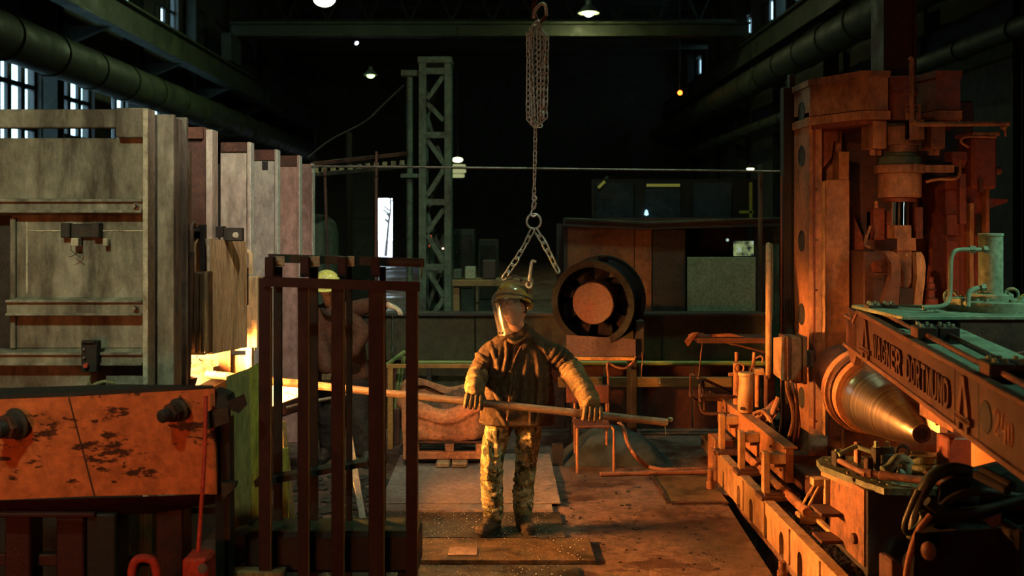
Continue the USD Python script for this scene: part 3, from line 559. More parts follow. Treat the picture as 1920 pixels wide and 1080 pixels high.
part(fur, 'winch_frame', G().box(XY(341, 6.3), XY(345, 6.3), 6.28, 6.33, ZY(508, 6.3), ZY(423, 6.3), .002).box(XY(378, 6.3), XY(385, 6.3), 6.26, 6.33, ZY(508, 6.3), ZY(427, 6.3), .002).box(XY(341, 6.3), XY(385, 6.3), 6.28, 6.33, ZY(427, 6.3), ZY(421, 6.3), .002).box(XY(330, 6.36), XY(386, 6.36), 6.36, 6.38, ZY(510, 6.36), ZY(425, 6.36), .002), M['black'])  # black back sheet stands in for the dark recess
M['dim_red'] = glow('dull_red_heat', (1.0, .07, .02), .55)
part(fur, 'peep_slot', G().box(XY(334, 6.30), XY(340, 6.30), 6.30, 6.32, ZY(506, 6.3), ZY(462, 6.3), .001), M['dim_red'], 'dull red glowing slot beside the winch')
rod = part(fur, 'lift_rod', G().tube([P(368, 424, 6.22), P(364, 417, 6.2), P(359, 424, 6.17), P(358.5, 440, 6.15), P(358.5, 470, 6.14), P(357, 560, 6.12), P(355, 640, 6.1), P(352, 712, 6.1)], .0155, 12), M['door_brown'])
part(rod, 'collar', G().cyl(P(358.5, 472, 6.14), P(358.5, 474, 6.14) - (0, 0, .25), .019, n=14), M['soot'])
part(rod, 'cup', G().lathe(P(352, 726, 6.1), (0, 0, 1), [(.02, 0), (.045, .01), (.058, .055), (.05, .058), (.03, .03), (0, .03)], 20), M['rust'])
part(fur, 'jamb_box', G().box(XY(464, 7.2), XY(487, 7.2), 7.14, 7.26, ZY(650, 7.2), ZY(518, 7.2), .006), M['door_cream'])
part(fur, 'jamb_strip', G().box(XY(456, 7.0), XY(463, 7.0), 6.98, 7.05, ZY(573, 7.0), ZY(502, 7.0), .004), M['rust'])
part(fur, 'jamb_post', G().box(XY(462, 7.3), XY(474, 7.3), 7.28, 7.34, .2, ZY(648, 7.3), .004).box(XY(425, 7.46), XY(478, 7.46), 7.46, 7.49, ZY(662, 7.32), ZY(652, 7.32), .004), M['door_cream'])
part(fur, 'elbow_pipe', G().tube([P(462, 472, 7.2), P(468, 474, 7.2), P(470, 484, 7.2), P(470, 515, 7.2)], .018, 12), M['door_cream'])
part(fur, 'sill_plate', G().box(XY(420, 7.4), XY(466, 7.4), 7.46, 7.50, .3, ZY(668, 7.4), .004), M['cream'])
part(fur, 'mouth_jamb', G().box(XW - .05, XW + .25, yd1 + .005, yd1 + .03, zm0 - .1, 1.5, 0), M['rust']); part(fur, 'mouth_jamb', G().box(XW, XY(336, 6.1), 6.05, 6.10, .6, zm1 + .2, .004), M['cream'])
part(fur, 'apron', G().box(XW, XW + .22, 6.04, yd1 + .02, .0, zm0 - .13, .006), M['soot'])
# buttons box and its cable
bx = thing('push_button_box', 'small black push-button box with a red button on the furnace front', 'control box', P(180, 695, 5.6))
part(bx, 'body', G().box(fx(163), fx(192), 5.59, 5.655, fz(694), fz(637), .004), M['black']); part(bx, 'lid', G().box(fx(166), fx(190), 5.575, 5.60, fz(640), fz(635), .002), M['black'])
for k, yy in enumerate((651, 667)): part(bx, 'button', G().cyl((fx(170), 5.59, fz(yy)), (fx(170), 5.575, fz(yy)), .007, n=12), M['steel'])
part(bx, 'stop_button', G().cyl((fx(174), 5.59, fz(681)), (fx(174), 5.565, fz(681)), .014, n=14), M['red_paint'], 'red button')
one('button_cable', G().tube([(fx(179), 5.62, fz(694)), (fx(175), 5.62, fz(706)), (fx(173), 5.6, fz(722)), (fx(178), 5.58, fz(735))], .006, 8).tube([(fx(178), 5.6, fz(722)), (fx(190), 5.6, fz(716)), (fx(205), 5.6, fz(712)), (fx(222), 5.62, fz(716))], .01, 8), M['timber'], 'pale twisted cable hanging below the push-button box', 'cable')

# glowing table beside the mouth, where the rod passes
ht = thing('hot_trough', 'small steel trough glowing with hot scale behind the rack bars', 'trough', P(545, 800, 8.20))
part(ht, 'tray', G().hull([P(505, 765, 8.00), P(570, 742, 8.30), P(560, 722, 8.50), P(500, 724, 8.40), P(505, 785, 8.00), P(570, 768, 8.30), P(520, 785, 8.30)]), M['rust'])
part(ht, 'hot_bed', G().hull([p + (0, 0, .012) for p in (P(507, 763, 8.02), P(566, 741, 8.30), P(556, 724, 8.48), P(502, 726, 8.38))] + [p + (0, 0, -.01) for p in (P(507, 763, 8.02), P(566, 741, 8.30), P(556, 724, 8.48), P(502, 726, 8.38))]), hot('trough_glow', (1.0, .30, .055), (1.0, .48, .14), 10, 14), 'glowing bed of scale')
for q in ((512, 790), (562, 770)): part(ht, 'leg', G().bar(P(q[0], q[1] - 20, 8.25), np.array([P(q[0], 0, 8.25)[0], 8.25, 0]), .03, .03), M['rust'])

# ---------------------------------------------------------------- yellow plates, timber
yp = thing('screen_plate', 'tall olive and yellow steel screen plate standing left of the rack', 'steel plate', P(457, 900, 5.6))
def vplate(pts, th, m, name, lab=None):
    pts = [np.array(p) for p in pts]; n = np.cross(pts[1] - pts[0], pts[2] - pts[0]); n /= np.linalg.norm(n)
    return part(yp, name, G().hull(pts + [p + n * th for p in pts]), m, lab)
A_, B_, C_ = P(424, 706, 5.60), P(468, 690, 5.50), P(491, 676, 5.52)
dn = lambda p: np.array([p[0] + .02, p[1], 0.0])
vplate([A_, B_, dn(B_), dn(A_)], .012, M['olive_plate'], 'olive_sheet')
vplate([B_, C_, dn(C_), dn(B_)], .012, M['yellow_plate'], 'yellow_sheet', 'bright yellow folded edge')
yp2 = thing('yellow_strip', 'narrow yellow strip of plate standing behind the rack bars', 'steel plate', P(535, 950, 5.4))
part(yp2, 'strip', G().box(XY(529, 5.45), XY(541, 5.45), 5.45, 5.47, 0, ZY(840, 5.45), .003), M['yellow_plate'])
tb = thing('timber_post', 'weathered timber post under the orange chute', 'timber', (-1.93, 5.35, 0))
part(tb, 'beam', G().box(XY(232, 5.35), XY(285, 5.35), 5.35, 5.47, 0, ZY(955, 5.35), .006), M['timber'])
part(tb, 'sawn_edge', G().box(XY(285, 5.35), XY(296, 5.35), 5.352, 5.47, .38, ZY(956, 5.35), .003), M['yellow_plate'], 'pale yellow sawn edge')

# ---------------------------------------------------------------- orange chute (foreground left)
YO = 4.6
O = lambda px, py, dy=0: P(px, py, YO + dy)
ch = thing('orange_chute', 'orange-painted steel chute box with scratches in the left foreground', 'chute', O(200, 930, .1))
def slab(pts, th, d=(0, 1, 0)):
    pts = [np.array(p) for p in pts]; return G().hull(pts + [p + np.array(d) * th for p in pts])
part(ch, 'front_panel', slab([O(-60, 751), O(128, 744), O(176, 930, .03), O(-60, 940, .03)], .02), M['orange'])
part(ch, 'front_panel', slab([O(129.5, 744), O(399, 729), O(404, 926, .03), O(177.5, 930, .03)], .02), M['orange'])
part(ch, 'seam', G().bar(O(129, 746, -.002), O(177, 930, .026), .006, .006, .001), M['rust'])
part(ch, 'edge_flange', slab([O(390, 730, -.008), O(402, 729, -.008), O(407, 927, .02), O(392, 927, .02)], .03), M['orange'])
part(ch, 'top_plate', slab([O(-60, 749.5), O(130, 742.5), O(236, 738), O(400, 727.5), O(400, 727.5, .10), O(228, 725, .26), O(-60, 734, .22)], .012, (0, 0, 1)), M['black'])
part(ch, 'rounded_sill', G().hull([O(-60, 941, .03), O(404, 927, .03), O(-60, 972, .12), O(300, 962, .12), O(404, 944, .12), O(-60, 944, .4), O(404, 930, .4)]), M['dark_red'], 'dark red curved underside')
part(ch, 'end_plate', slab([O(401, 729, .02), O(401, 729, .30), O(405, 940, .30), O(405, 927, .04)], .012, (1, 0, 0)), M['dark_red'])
for cx, cy, r, nm in ((337, 768, .042, 'stud_bolt'), (33, 794, .056, 'stud_bolt')):
    c = O(cx, cy)
    s = part(ch, nm, G().lathe(c, (-.45, -1, -.12), [(r * 1.3, 0), (r * 1.35, .012), (r * 1.1, .02), (r * 1.05, .05), (r * .7, .055), (r * .62, .12), (r * .5, .125)], 20), M['soot'])
    d_ = np.array((-.45, -1, -.12)); d_ /= np.linalg.norm(d_)
    part(s, 'nut', G().lathe(c + d_ * .035, d_, [(r * 1.05, 0), (r * 1.05, .035), (r * .9, .04)], 6), M['rust'], smooth=20)
    for k in range(4): part(s, 'thread_ring', G().torus(c + d_ * (.082 + .011 * k), d_, r * .64, .004, 18, 6), M['soot'])
arm = thing('clamp_arm', 'black clamp bracket on the right end of the orange chute', 'bracket', O(430, 780, .1))
part(arm, 'strap', slab([O(388, 772, -.03), O(428, 762, -.02), O(430, 792, -.02), O(388, 806, -.03)], .03), M['soot'])
part(arm, 'jaw', slab([O(400, 733, .02), O(425, 742, .02), O(430, 760, .0), O(392, 770, .0)], .12), M['black'])
part(arm, 'knob', G().hull([O(428, 752, -.02), O(458, 738, -.02), O(464, 758, -.02), O(448, 775, -.02), O(430, 768, -.02)] + [O(428, 752, .08), O(458, 738, .08), O(464, 758, .08), O(448, 775, .08), O(430, 768, .08)]), M['black'])
part(arm, 'post', slab([O(404, 790, .05), O(430, 784, .05), O(434, 1300, .05), O(404, 1300, .05)], .08), M['black'])
part(arm, 'foot_bracket', slab([O(414, 905, .0), O(442, 906, .0), O(438, 918, .0), O(418, 936, .0)], .05), M['soot'])
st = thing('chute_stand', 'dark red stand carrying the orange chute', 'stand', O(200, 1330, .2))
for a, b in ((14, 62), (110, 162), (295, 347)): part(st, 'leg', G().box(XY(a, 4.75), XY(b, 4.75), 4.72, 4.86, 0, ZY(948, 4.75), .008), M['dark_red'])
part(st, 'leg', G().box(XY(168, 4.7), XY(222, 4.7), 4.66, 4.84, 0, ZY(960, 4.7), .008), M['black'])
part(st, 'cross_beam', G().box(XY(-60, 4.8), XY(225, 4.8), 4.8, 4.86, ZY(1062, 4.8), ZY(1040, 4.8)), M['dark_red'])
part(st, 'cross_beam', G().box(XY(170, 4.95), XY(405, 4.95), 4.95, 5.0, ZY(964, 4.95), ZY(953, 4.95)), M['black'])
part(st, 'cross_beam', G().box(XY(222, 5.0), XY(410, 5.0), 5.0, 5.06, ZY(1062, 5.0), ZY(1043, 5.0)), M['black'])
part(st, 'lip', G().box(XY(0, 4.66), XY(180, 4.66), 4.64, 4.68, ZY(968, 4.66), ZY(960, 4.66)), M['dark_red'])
rod = thing('red_handle_rod', 'thin red lever rod leaning against the orange chute with a red block at its foot', 'lever', P(372, 1060, 4.5))
part(rod, 'rod', G().tube([P(386, 742, 4.54), P(383, 860, 4.50), P(371, 1045, 4.45)], .0095, 12), M['red_paint'])
part(rod, 'block', G().box(XY(346, 4.4), XY(394, 4.4), 4.36, 4.5, ZY(1100, 4.4), ZY(1042, 4.4), .012), M['red_paint'])
part(rod, 'pin', G().cyl(P(380, 1066, 4.36), P(380, 1066, 4.32), .022, n=18), M['steel'], 'grey steel pin')
part(rod, 'base', G().box(XY(352, 4.4), XY(388, 4.4), 4.38, 4.48, 0, ZY(1099, 4.4)), M['dark_red'])
hk = thing('red_lifting_ring', 'bent red lifting bow at the bottom edge left of the red lever', 'lifting ring', P(272, 1080, 4.3))
part(hk, 'bow', G().tube([P(248, 1130, 4.25), P(247, 1075, 4.25), P(254, 1052, 4.25), P(270, 1046, 4.26), P(286, 1052, 4.27), P(293, 1072, 4.28), P(297, 1130, 4.3)], .018, 14), M['red_paint'])
part(hk, 'base', G().box(XY(236, 4.3), XY(310, 4.3), 4.2, 4.38, 0, ZY(1125, 4.3), .01), M['dark_red'])

# ---------------------------------------------------------------- rack of flat bars
rk = thing('bar_rack', 'tall dark red steel rack of upright flat bars in the foreground', 'rack', P(640, 1300, 4.8))
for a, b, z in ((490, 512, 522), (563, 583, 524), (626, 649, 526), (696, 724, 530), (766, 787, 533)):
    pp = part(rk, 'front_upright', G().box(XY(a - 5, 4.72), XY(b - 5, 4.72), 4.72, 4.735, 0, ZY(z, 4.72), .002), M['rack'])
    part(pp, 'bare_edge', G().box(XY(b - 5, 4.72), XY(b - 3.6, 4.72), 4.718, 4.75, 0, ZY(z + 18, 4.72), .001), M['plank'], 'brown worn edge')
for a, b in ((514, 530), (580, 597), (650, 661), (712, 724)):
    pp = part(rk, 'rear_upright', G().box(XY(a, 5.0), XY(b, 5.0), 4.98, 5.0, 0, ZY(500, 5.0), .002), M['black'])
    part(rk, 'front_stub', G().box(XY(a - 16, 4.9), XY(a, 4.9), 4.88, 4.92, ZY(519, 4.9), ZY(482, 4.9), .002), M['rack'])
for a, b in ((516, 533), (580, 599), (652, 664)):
    part(rk, 'lit_cap', G().obox(P((a + b) / 2, 490, 4.93), (.94, .34, 0), (-.34, .94, 0), (0, 0, 1), (b - a) * .0027, .006, .052, .001), M['rack_cap'], 'lit top end of an upright, coloured pale')  # cream colour stands for light on the tops of the uprights
part(rk, 'front_rail', slab([P(493, 519, 4.70), P(787, 529, 4.70), P(787, 547, 4.70), P(493, 537, 4.70)], .016), M['rack'])
part(rk, 'rear_rail', slab([P(503, 476, 5.0), P(795, 485, 5.0), P(795, 501, 5.0), P(503, 492, 5.0)], .02), M['soot'])
part(rk, 'rear_rail', slab([P(720, 486, 4.98), P(793, 488, 4.98), P(793, 496, 4.98), P(720, 494, 4.98)], .014), M['soot'])
part(rk, 'end_edge', G().bar(P(793, 487, 4.97), P(790, 522, 4.97), .006, .006, .001), M['plank'])
part(rk, 'slanted_slat', slab([P(476, 902, 4.86), P(722, 860, 4.86), P(725, 868, 4.86), P(478, 914, 4.86)], .10), M['bluegrey'])
rb = thing('sill_beam', 'dark steel box beam with a greenish top across the foot of the rack', 'beam', P(620, 1080, 4.9))
part(rb, 'beam', G().box(XY(462, 4.85), XY(787, 4.85), 4.80, 5.04, ZY(1076, 4.8), ZY(1000, 4.8), .02), M['black'])
part(rb, 'lamp_tinted_top', G().box(XY(468, 4.85), XY(786, 4.85), 4.82, 5.035, ZY(1000, 4.8) - .001, ZY(1000, 4.8) + .006, .002), M['green_dark'])  # thin green sheet stands for lamp light on the beam top
for a in (470, 770): part(rb, 'foot', G().box(XY(a, 4.9) - .06, XY(a, 4.9) + .02, 4.84, 5.0, 0, ZY(1075, 4.8), .01), M['black'])
g = G(); rr_ = random.Random(11)
for k in range(60): g.lump((XY(rr_.uniform(440, 520), 5.15), rr_.uniform(5.1, 5.4), rr_.uniform(.0, .62) * rr_.random()), rr_.uniform(.05, .1), k, (1, 1, .8), .3, 1)
one('slag_heap', g, M['black'], 'black heap of slag beside the foot of the rack', 'slag', kind='stuff')
one('loose_board', G().box(XY(448, 4.9), XY(548, 4.9), 4.7, 4.78, ZY(1098, 4.9), ZY(1066, 4.75), .004).box(XY(470, 4.9), XY(520, 4.9), 4.71, 4.77, 0, ZY(1097, 4.9), .004), M['timber'], 'pale board at the bottom edge under the sill beam', 'board')
# small things on the dark floor behind the rack
ln = thing('leaning_bar', 'pale steel bar leaning behind the rack bars', 'bar', P(560, 900, 6.6))
part(ln, 'bar', G().bar(P(531, 790, 6.6), np.array([XY(560, 6.4), 6.35, .0]), .035, .02), M['plank'])
ln = thing('leaning_pole', 'dark steel pole leaning behind the rack bars', 'bar', P(680, 900, 6.9))
part(ln, 'bar', G().bar(P(655, 820, 7.3), np.array([XY(690, 6.6), 6.6, .0]), .05, .02), M['steel'])
one('orange_bar', G().tube([P(536, 765, 8.12), P(575, 755, 8.2), P(627, 745, 8.3), P(660, 738, 8.35)], .014, 12), M['pole'], 'thin reddish bar crossing behind the rack below the long pole', 'bar')
g = G(); rr_ = random.Random(21)
for k in range(150):
    x, y = rr_.uniform(-1.75, -.95), rr_.uniform(6.25, 8.6)
    g.lump((x, y, .01), rr_.uniform(.015, .06), k, (1.3, 1, .5), .35, 1)
one('floor_rubble', g, M['soot'], 'scattered dark rubble and scale on the floor behind the rack', 'rubble', kind='stuff')

# unseen furnace behind the camera, placed so its mouth lights the foreground
f2 = thing('unseen_furnace', 'unseen furnace behind the camera, its glowing mouth placed to light the foreground', 'furnace', (-3.2, -5, 0))
part(f2, 'body', G().box(-6.0, -4.35, -6.4, -4.6, 0, 3, .02).box(-2.35, -1.2, -6.4, -4.6, 0, 3, .02).box(-4.35, -2.35, -6.4, -4.6, 1.75, 3, .02).box(-4.35, -2.35, -6.4, -4.6, 0, .65, .02), M['soot'])
part(f2, 'glowing_hearth', G().box(-4.34, -2.36, -4.95, -4.9, .66, 1.74, 0), glow('unseen_front_fire', (1.0, .24, .06), UNSEEN_FRONT_FIRE), 'glowing orange hearth out of view, lights the foreground')
part(f2, 'mouth_frame', G().box(-4.45, -4.34, -4.62, -4.56, .6, 1.8).box(-2.36, -2.25, -4.62, -4.56, .6, 1.8).box(-4.45, -2.25, -4.62, -4.56, 1.74, 1.85), M['rust'])
# ---------------------------------------------------------------- press bed (right)
XB = 1.86
bed = thing('press_bed', 'long low steel bed of the rolling machine with arched openings in its kerb wall', 'machine bed', (2.4, 6.5, 0))
pw = sbox(4.3, 0, 8.45, .25)
for yc in (7.72, 7.34, 6.95, 6.55, 6.15, 5.75, 5.35): pw = pw.difference(unary_union([sbox(yc - .05, -.01, yc + .05, .11), Point(yc, .11).buffer(.05, 6)]))
part(bed, 'kerb_wall', G().ext(pw, (XB, 0, 0), (0, 1, 0), (0, 0, 1), .035), M['press_light'])
part(bed, 'arch_backing', G().box(XB + .06, XB + .09, 4.3, 8.4, 0, .19, 0), M['black'])
part(bed, 'kerb_coping', G().box(XB - .012, XB + .06, 4.3, 8.45, .245, .262, .003), M['press_light'])
for k in range(5): part(bed, 'kerb_rib', G().box(XB - .012, XB + .005, 5.15 + .6 * k, 5.17 + .6 * k, .01, .24, .003), M['press_light'])
part(bed, 'deck', G().box(XB + .05, 4.2, 4.3, 9.4, .08, .20, .004), M['soot'])
part(bed, 'end_block', G().box(XB - .03, XB + .14, 8.45, 8.72, 0, .36, .01).box(XB - .05, XB + .2, 8.40, 8.52, .24, .28, .004), M['press'])
part(bed, 'front_block', G().box(XB + .05, 3.6, 4.0, 4.3, 0, .30, .01), M['press_dark'])
for y in (7.02, 7.72, 8.40):
    u = part(bed, 'upright', G().box(XB + .0, XB + .045, y - .035, y + .035, .26, .585, .004).box(XB + .045, XB + .16, y - .03, y + .03, .50, .57, .004), M['press_light'])
    part(u, 'base_plate', G().box(XB - .03, XB + .22, y - .09, y + .08, .255, .285, .003).box(XB + .0, XB + .25, y - .07, y + .06, .28, .30, .003), M['press_dark'])
    part(u, 'clamp', G().box(XB + .10, XB + .15, y + .04, y + .14, .46, .56, .004).cyl((XB + .05, y + .09, .51), (XB + .17, y + .09, .51), .016, n=10), M['press'])
gd = part(bed, 'side_girder', G().box(XB + .16, XB + .22, 7.02, 9.2, .36, .60, .006).box(XB + .15, XB + .25, 7.02, 9.2, .60, .615, .003), M['press'])
for k in range(8): part(gd, 'bolt', G().bolt((XB + .16, 7.12 + .26 * k, .54 if k % 2 else .43), (-1, 0, 0), .010, .012), M['press_dark'])
part(bed, 'guide_tube', G().cyl((XB + .17, 6.55, .29), (XB + .17, 8.2, .29), .032, n=16), M['press'])
part(bed, 'guide_rail', G().box(XB + .235, XB + .27, 5.2, 7.0, .20, .245, .004).box(XB + .26, XB + .40, 5.0, 6.0, .20, .235, .004), M['press_light'])
part(bed, 'plinth', G().box(XB + .30, XB + .88, 6.9, 8.7, .20, .42, .01), M['press_dark'])
g = G()
ba = part(bed, 'support_stand', G().bar((XB + .24, 6.62, .46), (XB + .15, 6.66, .27), .018, .018).bar((XB + .28, 6.62, .46), (XB + .17, 6.6, .27), .018, .018).box(XB + .22, XB + .33, 6.58, 6.66, .45, .50, .004).box(XB + .29, XB + .32, 6.56, 6.6, .16, .50, .004).box(XB + .12, XB + .32, 6.56, 6.66, .20, .27, .008), M['press_light'])
sw = G(); rs = random.Random(8)
for k in range(900):
    x, y = rs.uniform(XB + .06, XB + .34), rs.uniform(5.15, 6.95); a = rs.uniform(0, 2 * PI); l = rs.uniform(.006, .022)
    sw.hull([(x, y, .199), (x + l * math.cos(a), y + l * math.sin(a), .200 + rs.uniform(.002, .018)), (x + .005, y + .003, .203), (x + .002, y - .004, .212)])
one('swarf', sw, M['scrap'], 'rusty swarf and chips scattered along the deck of the press bed', 'swarf', kind='stuff', smooth=False)
for k, (x, y, r) in enumerate(((2.02, 6.32, .016), (2.06, 6.22, .013), (2.10, 6.12, .015), (2.03, 6.45, .011), (2.08, 6.03, .012))):
    one('steel_offcut', G().cyl((x, y, .2), (x + .004, y, .2 + r * 1.4), r * .8, n=10), M['press_light'], ['largest round steel offcut on the bed deck', 'second round steel offcut nearer the camera than the largest one', 'third round steel offcut, beside the fixture table', 'small round offcut farthest from the camera on the bed deck', 'small round offcut nearest the camera on the bed deck'][k], 'offcut', 'round offcuts on the bed')
for k, (px, py, h) in enumerate(((1332, 918, .17), (1467, 1082, .10))):
    Y = F * H / (py - VY)
    t = thing('bollard', ['short rusty steel stub standing at the far corner of the press bed', 'short rusty stub at the bottom edge beside the kerb wall'][k], 'bollard', (XY(px, Y), Y, 0))
    part(t, 'stub', G().lathe((XY(px, Y), Y, 0), (0, 0, 1), [(.034, 0), (.034, h * .35), (.024, h * .42), (.024, h - .006), (.018, h)], 16), M['press'])

# ---------------------------------------------------------------- the column and the two heads
pr = thing('rolling_machine', 'big brown-orange rolling machine with two heads, a cylinder and a long column', 'machine', (3.0, 7.8, .42))
colp = [(2.42, 8.15), (2.42, 7.78), (2.455, 7.72), (2.70, 7.70), (2.72, 8.15)]
part(pr, 'column', G().prism([(2.42, 8.15), (2.42, 7.76), (2.50, 7.70), (2.52, 7.90), (2.72, 7.90), (2.72, 8.15)], .42, 3.06), M['press'], smooth=20)
part(pr, 'front_plate', G().box(XY(1547, 7.70), XY(1592, 7.70), 7.68, 7.90, .42, ZY(337, 7.7), .008), M['press'])
part(pr, 'bright_edge', G().hull([(x, y, z) for z in (.42, ZY(340, 7.7)) for x, y in ((XY(1536, 7.72), 7.74), (XY(1547, 7.68), 7.675), (XY(1547, 7.68) + .01, 7.70), (XY(1536, 7.72) + .02, 7.76))]), M['press_light'], 'bevel down the column, toned pale for the light on it')  # lighter tone puts the light on the bevel into its colour
strip = part(pr, 'red_strip', G().box(XY(1526, 7.72), XY(1536, 7.72), 7.73, 7.76, .45, ZY(160, 7.7), .003), M['press_red'], 'red cover strip')
for yy in (355, 450, 544, 640, 715, 790): part(strip, 'screw', G().bolt((XY(1531, 7.72), 7.73, ZY(yy, 7.72)), (0, -1, 0), .009, .01), M['press_dark'])
for py in (210, 292, 452, 590, 748):
    part(pr, 'side_hole', G().lathe((2.421, 7.95, ZY(py, 7.9)), (-1, 0, 0), [(0, .002), (.072, .002), (.082, .006), (.088, .001), (.088, -.004)], 24), M['black'], 'dark round hole in the column side')
part(pr, 'foot', G().hull([(2.36, 8.2, .42), (2.36, 7.6, .42), (2.76, 7.55, .42), (2.76, 8.2, .42), (2.42, 8.15, .60), (2.42, 7.76, .62), (2.72, 7.68, .60), (2.72, 8.15, .60)]), M['press'], smooth=20)
part(pr, 'post', G().box(XY(1572, 7.72), XY(1591, 7.72), 7.70, 7.86, ZY(337, 7.7), ZY(284, 7.7), .005), M['press'])
part(pr, 'curved_bracket', G().ext(Polygon([(XY(1527, 7.8), ZY(236, 7.8)), (XY(1570, 7.8), ZY(236, 7.8)), (XY(1570, 7.8), ZY(263, 7.8)), (XY(1561, 7.8), ZY(266, 7.8)), (XY(1558, 7.8), ZY(295, 7.8)), (XY(1540, 7.8), ZY(318, 7.8)), (XY(1535, 7.8), ZY(345, 7.8)), (XY(1527, 7.8), ZY(360, 7.8))]), (0, 7.83, 0), (1, 0, 0), (0, 0, 1), .05), M['press_red'])
def head(mir, m):
    cx = 3.03
    X = lambda x: 2 * cx - x if mir else x
    pts = [(2.42, 8.15), (2.42, 7.74), (2.655, 7.30), (2.855, 7.30), (2.855, 8.15)]
    if mir: pts = [(2.42 + .1, 8.15), (2.42 + .1, 7.74), (2.655 + .02, 7.30), (2.855, 7.30), (2.94, 7.75), (2.94, 8.15)]
    big = [(x - (.0 if x < 2.6 else 0), y) for x, y in pts]
    def ring(k): 
        c = np.mean(np.array(pts), axis=0); return [(X(c[0] + (x - c[0]) * k), c[1] + (y - c[1]) * k) for x, y in pts]
    h = part(pr, 'head', G().prism(ring(1.0), ZY(206, 7.3), ZY(142, 7.3)), M[m], smooth=20)
    part(h, 'top_flange', G().prism(ring(1.055), ZY(145, 7.3), ZY(133, 7.3)), M[m], smooth=20)
    part(h, 'bottom_flange', G().prism(ring(1.05), ZY(224, 7.3), ZY(208, 7.3)), M['press'], smooth=20)
    part(h, 'sole', G().prism(ring(.94), ZY(232, 7.3), ZY(223, 7.3)), M['press_red'], smooth=20)  # sole coloured red for the red light on the underside
    lx0, lx1 = (XY(1638, 7.3), XY(1664, 7.3)) if not mir else (XY(1748, 7.3), XY(1774, 7.3))
    part(h, 'leg', G().box(lx0, lx1, 7.31, 7.55, ZY(278, 7.3), ZY(226, 7.3), .006), M['press'])
    for bx in (.3, .75): part(h, 'bolt', G().bolt((lx0 + (lx1 - lx0) * bx, 7.40, ZY(277, 7.3)), (0, 0, -1), .022, .05), M['press'])
head(False, 'press'); head(True, 'press_red')
# centre cylinder stack
YC = 7.35; cxs = 1697; CX = XY(cxs, YC)
Rr = lambda px: px / 2 * YC / F
def drum(name, w, y0, y1, m, n=32, lab=None, dx=0, y=YC):
    return part(pr, name, G().cyl((CX + dx, y + .1, ZY(y1, y)), (CX + dx, y + .1, ZY(y0, y)), Rr(w), n=n, b=.006), M[m], lab)
drum('cylinder_barrel', 60, 142, 226, 'press_red'); drum('cylinder_band', 66, 165, 178, 'press_red')
drum('collar', 76, 236, 272, 'press'); drum('neck', 62, 270, 296, 'press'); drum('green_gland', 78, 292, 308, 'green_dark', lab='dark green oily gland ring'); drum('gland_ring', 66, 285, 294, 'green_dark')
drum('clamp_ring', 92, 308, 324, 'press'); drum('guide_drum', 78, 323, 370, 'press'); drum('lower_ring', 61, 369, 378, 'press_red')
part(pr, 'clamp_lever', G().box(CX + .05, XY(1790, YC), YC - .0, YC + .06, ZY(323, YC), ZY(309, YC), .005), M['press'])
part(pr, 'clamp_lug', G().box(XY(1701, YC), XY(1710, YC), YC - .10, YC - .05, ZY(324, YC), ZY(308, YC), .003), M['press'])
part(pr, 'chrome_rod', G().cyl((CX, YC + .1, ZY(425, YC)), (CX, YC + .1, ZY(372, YC)), Rr(32), n=32), M['chrome'], 'bright polished piston rod')
blk = part(pr, 'rod_eye', G().box(XY(1680, YC), XY(1713, YC), YC + .03, YC + .17, ZY(448, YC), ZY(422, YC), .008).hull([P(1682, 446, YC + .03), P(1717, 446, YC + .03), P(1718, 470, YC + .03), P(1682, 470, YC + .03), P(1682, 446, YC + .17), P(1717, 446, YC + .17), P(1718, 470, YC + .17), P(1682, 470, YC + .17)]), M['press'])
part(pr, 'tongue', G().ext(Polygon([(XY(a, YC), ZY(b, YC)) for a, b in ((1687, 468), (1715, 468), (1714, 530), (1708, 540), (1692, 540), (1687, 528))]), (0, YC + .12, 0), (1, 0, 0), (0, 0, 1), .07), M['press'], smooth=20)
part(pr, 'pin', G().cyl(P(1700, 478, YC + .03), P(1700, 478, YC + .06), .012, n=14), M['press_light'])
def yoke(xs, m, lab=None):
    Yk = 7.2
    pts = [(XY(a, Yk), ZY(b, Yk)) for a, b in xs]
    part(pr, 'yoke_plate', G().ext(Polygon(pts), (0, Yk + .06, 0), (1, 0, 0), (0, 0, 1), .07), M[m], lab, smooth=20)
yoke([(1658, 474), (1664, 470), (1676, 472), (1684, 480), (1688, 494), (1688, 520), (1685, 555), (1682, 605), (1655, 605), (1656, 560), (1670, 520), (1671, 495)], 'press')
yoke([(1717, 474), (1726, 472), (1732, 482), (1735, 500), (1733, 530), (1729, 560), (1725, 605), (1712, 605), (1714, 560), (1719, 520)], 'press_light')
part(pr, 'yoke_boss', G().cyl(P(1662, 500, 7.3), P(1640, 500, 7.5), .05, n=18), M['press_red'])
part(pr, 'link', G().box(XY(1686, 7.2), XY(1714, 7.2), 7.2, 7.26, ZY(605, 7.2), ZY(540, 7.2), .004), M['press_dark'])
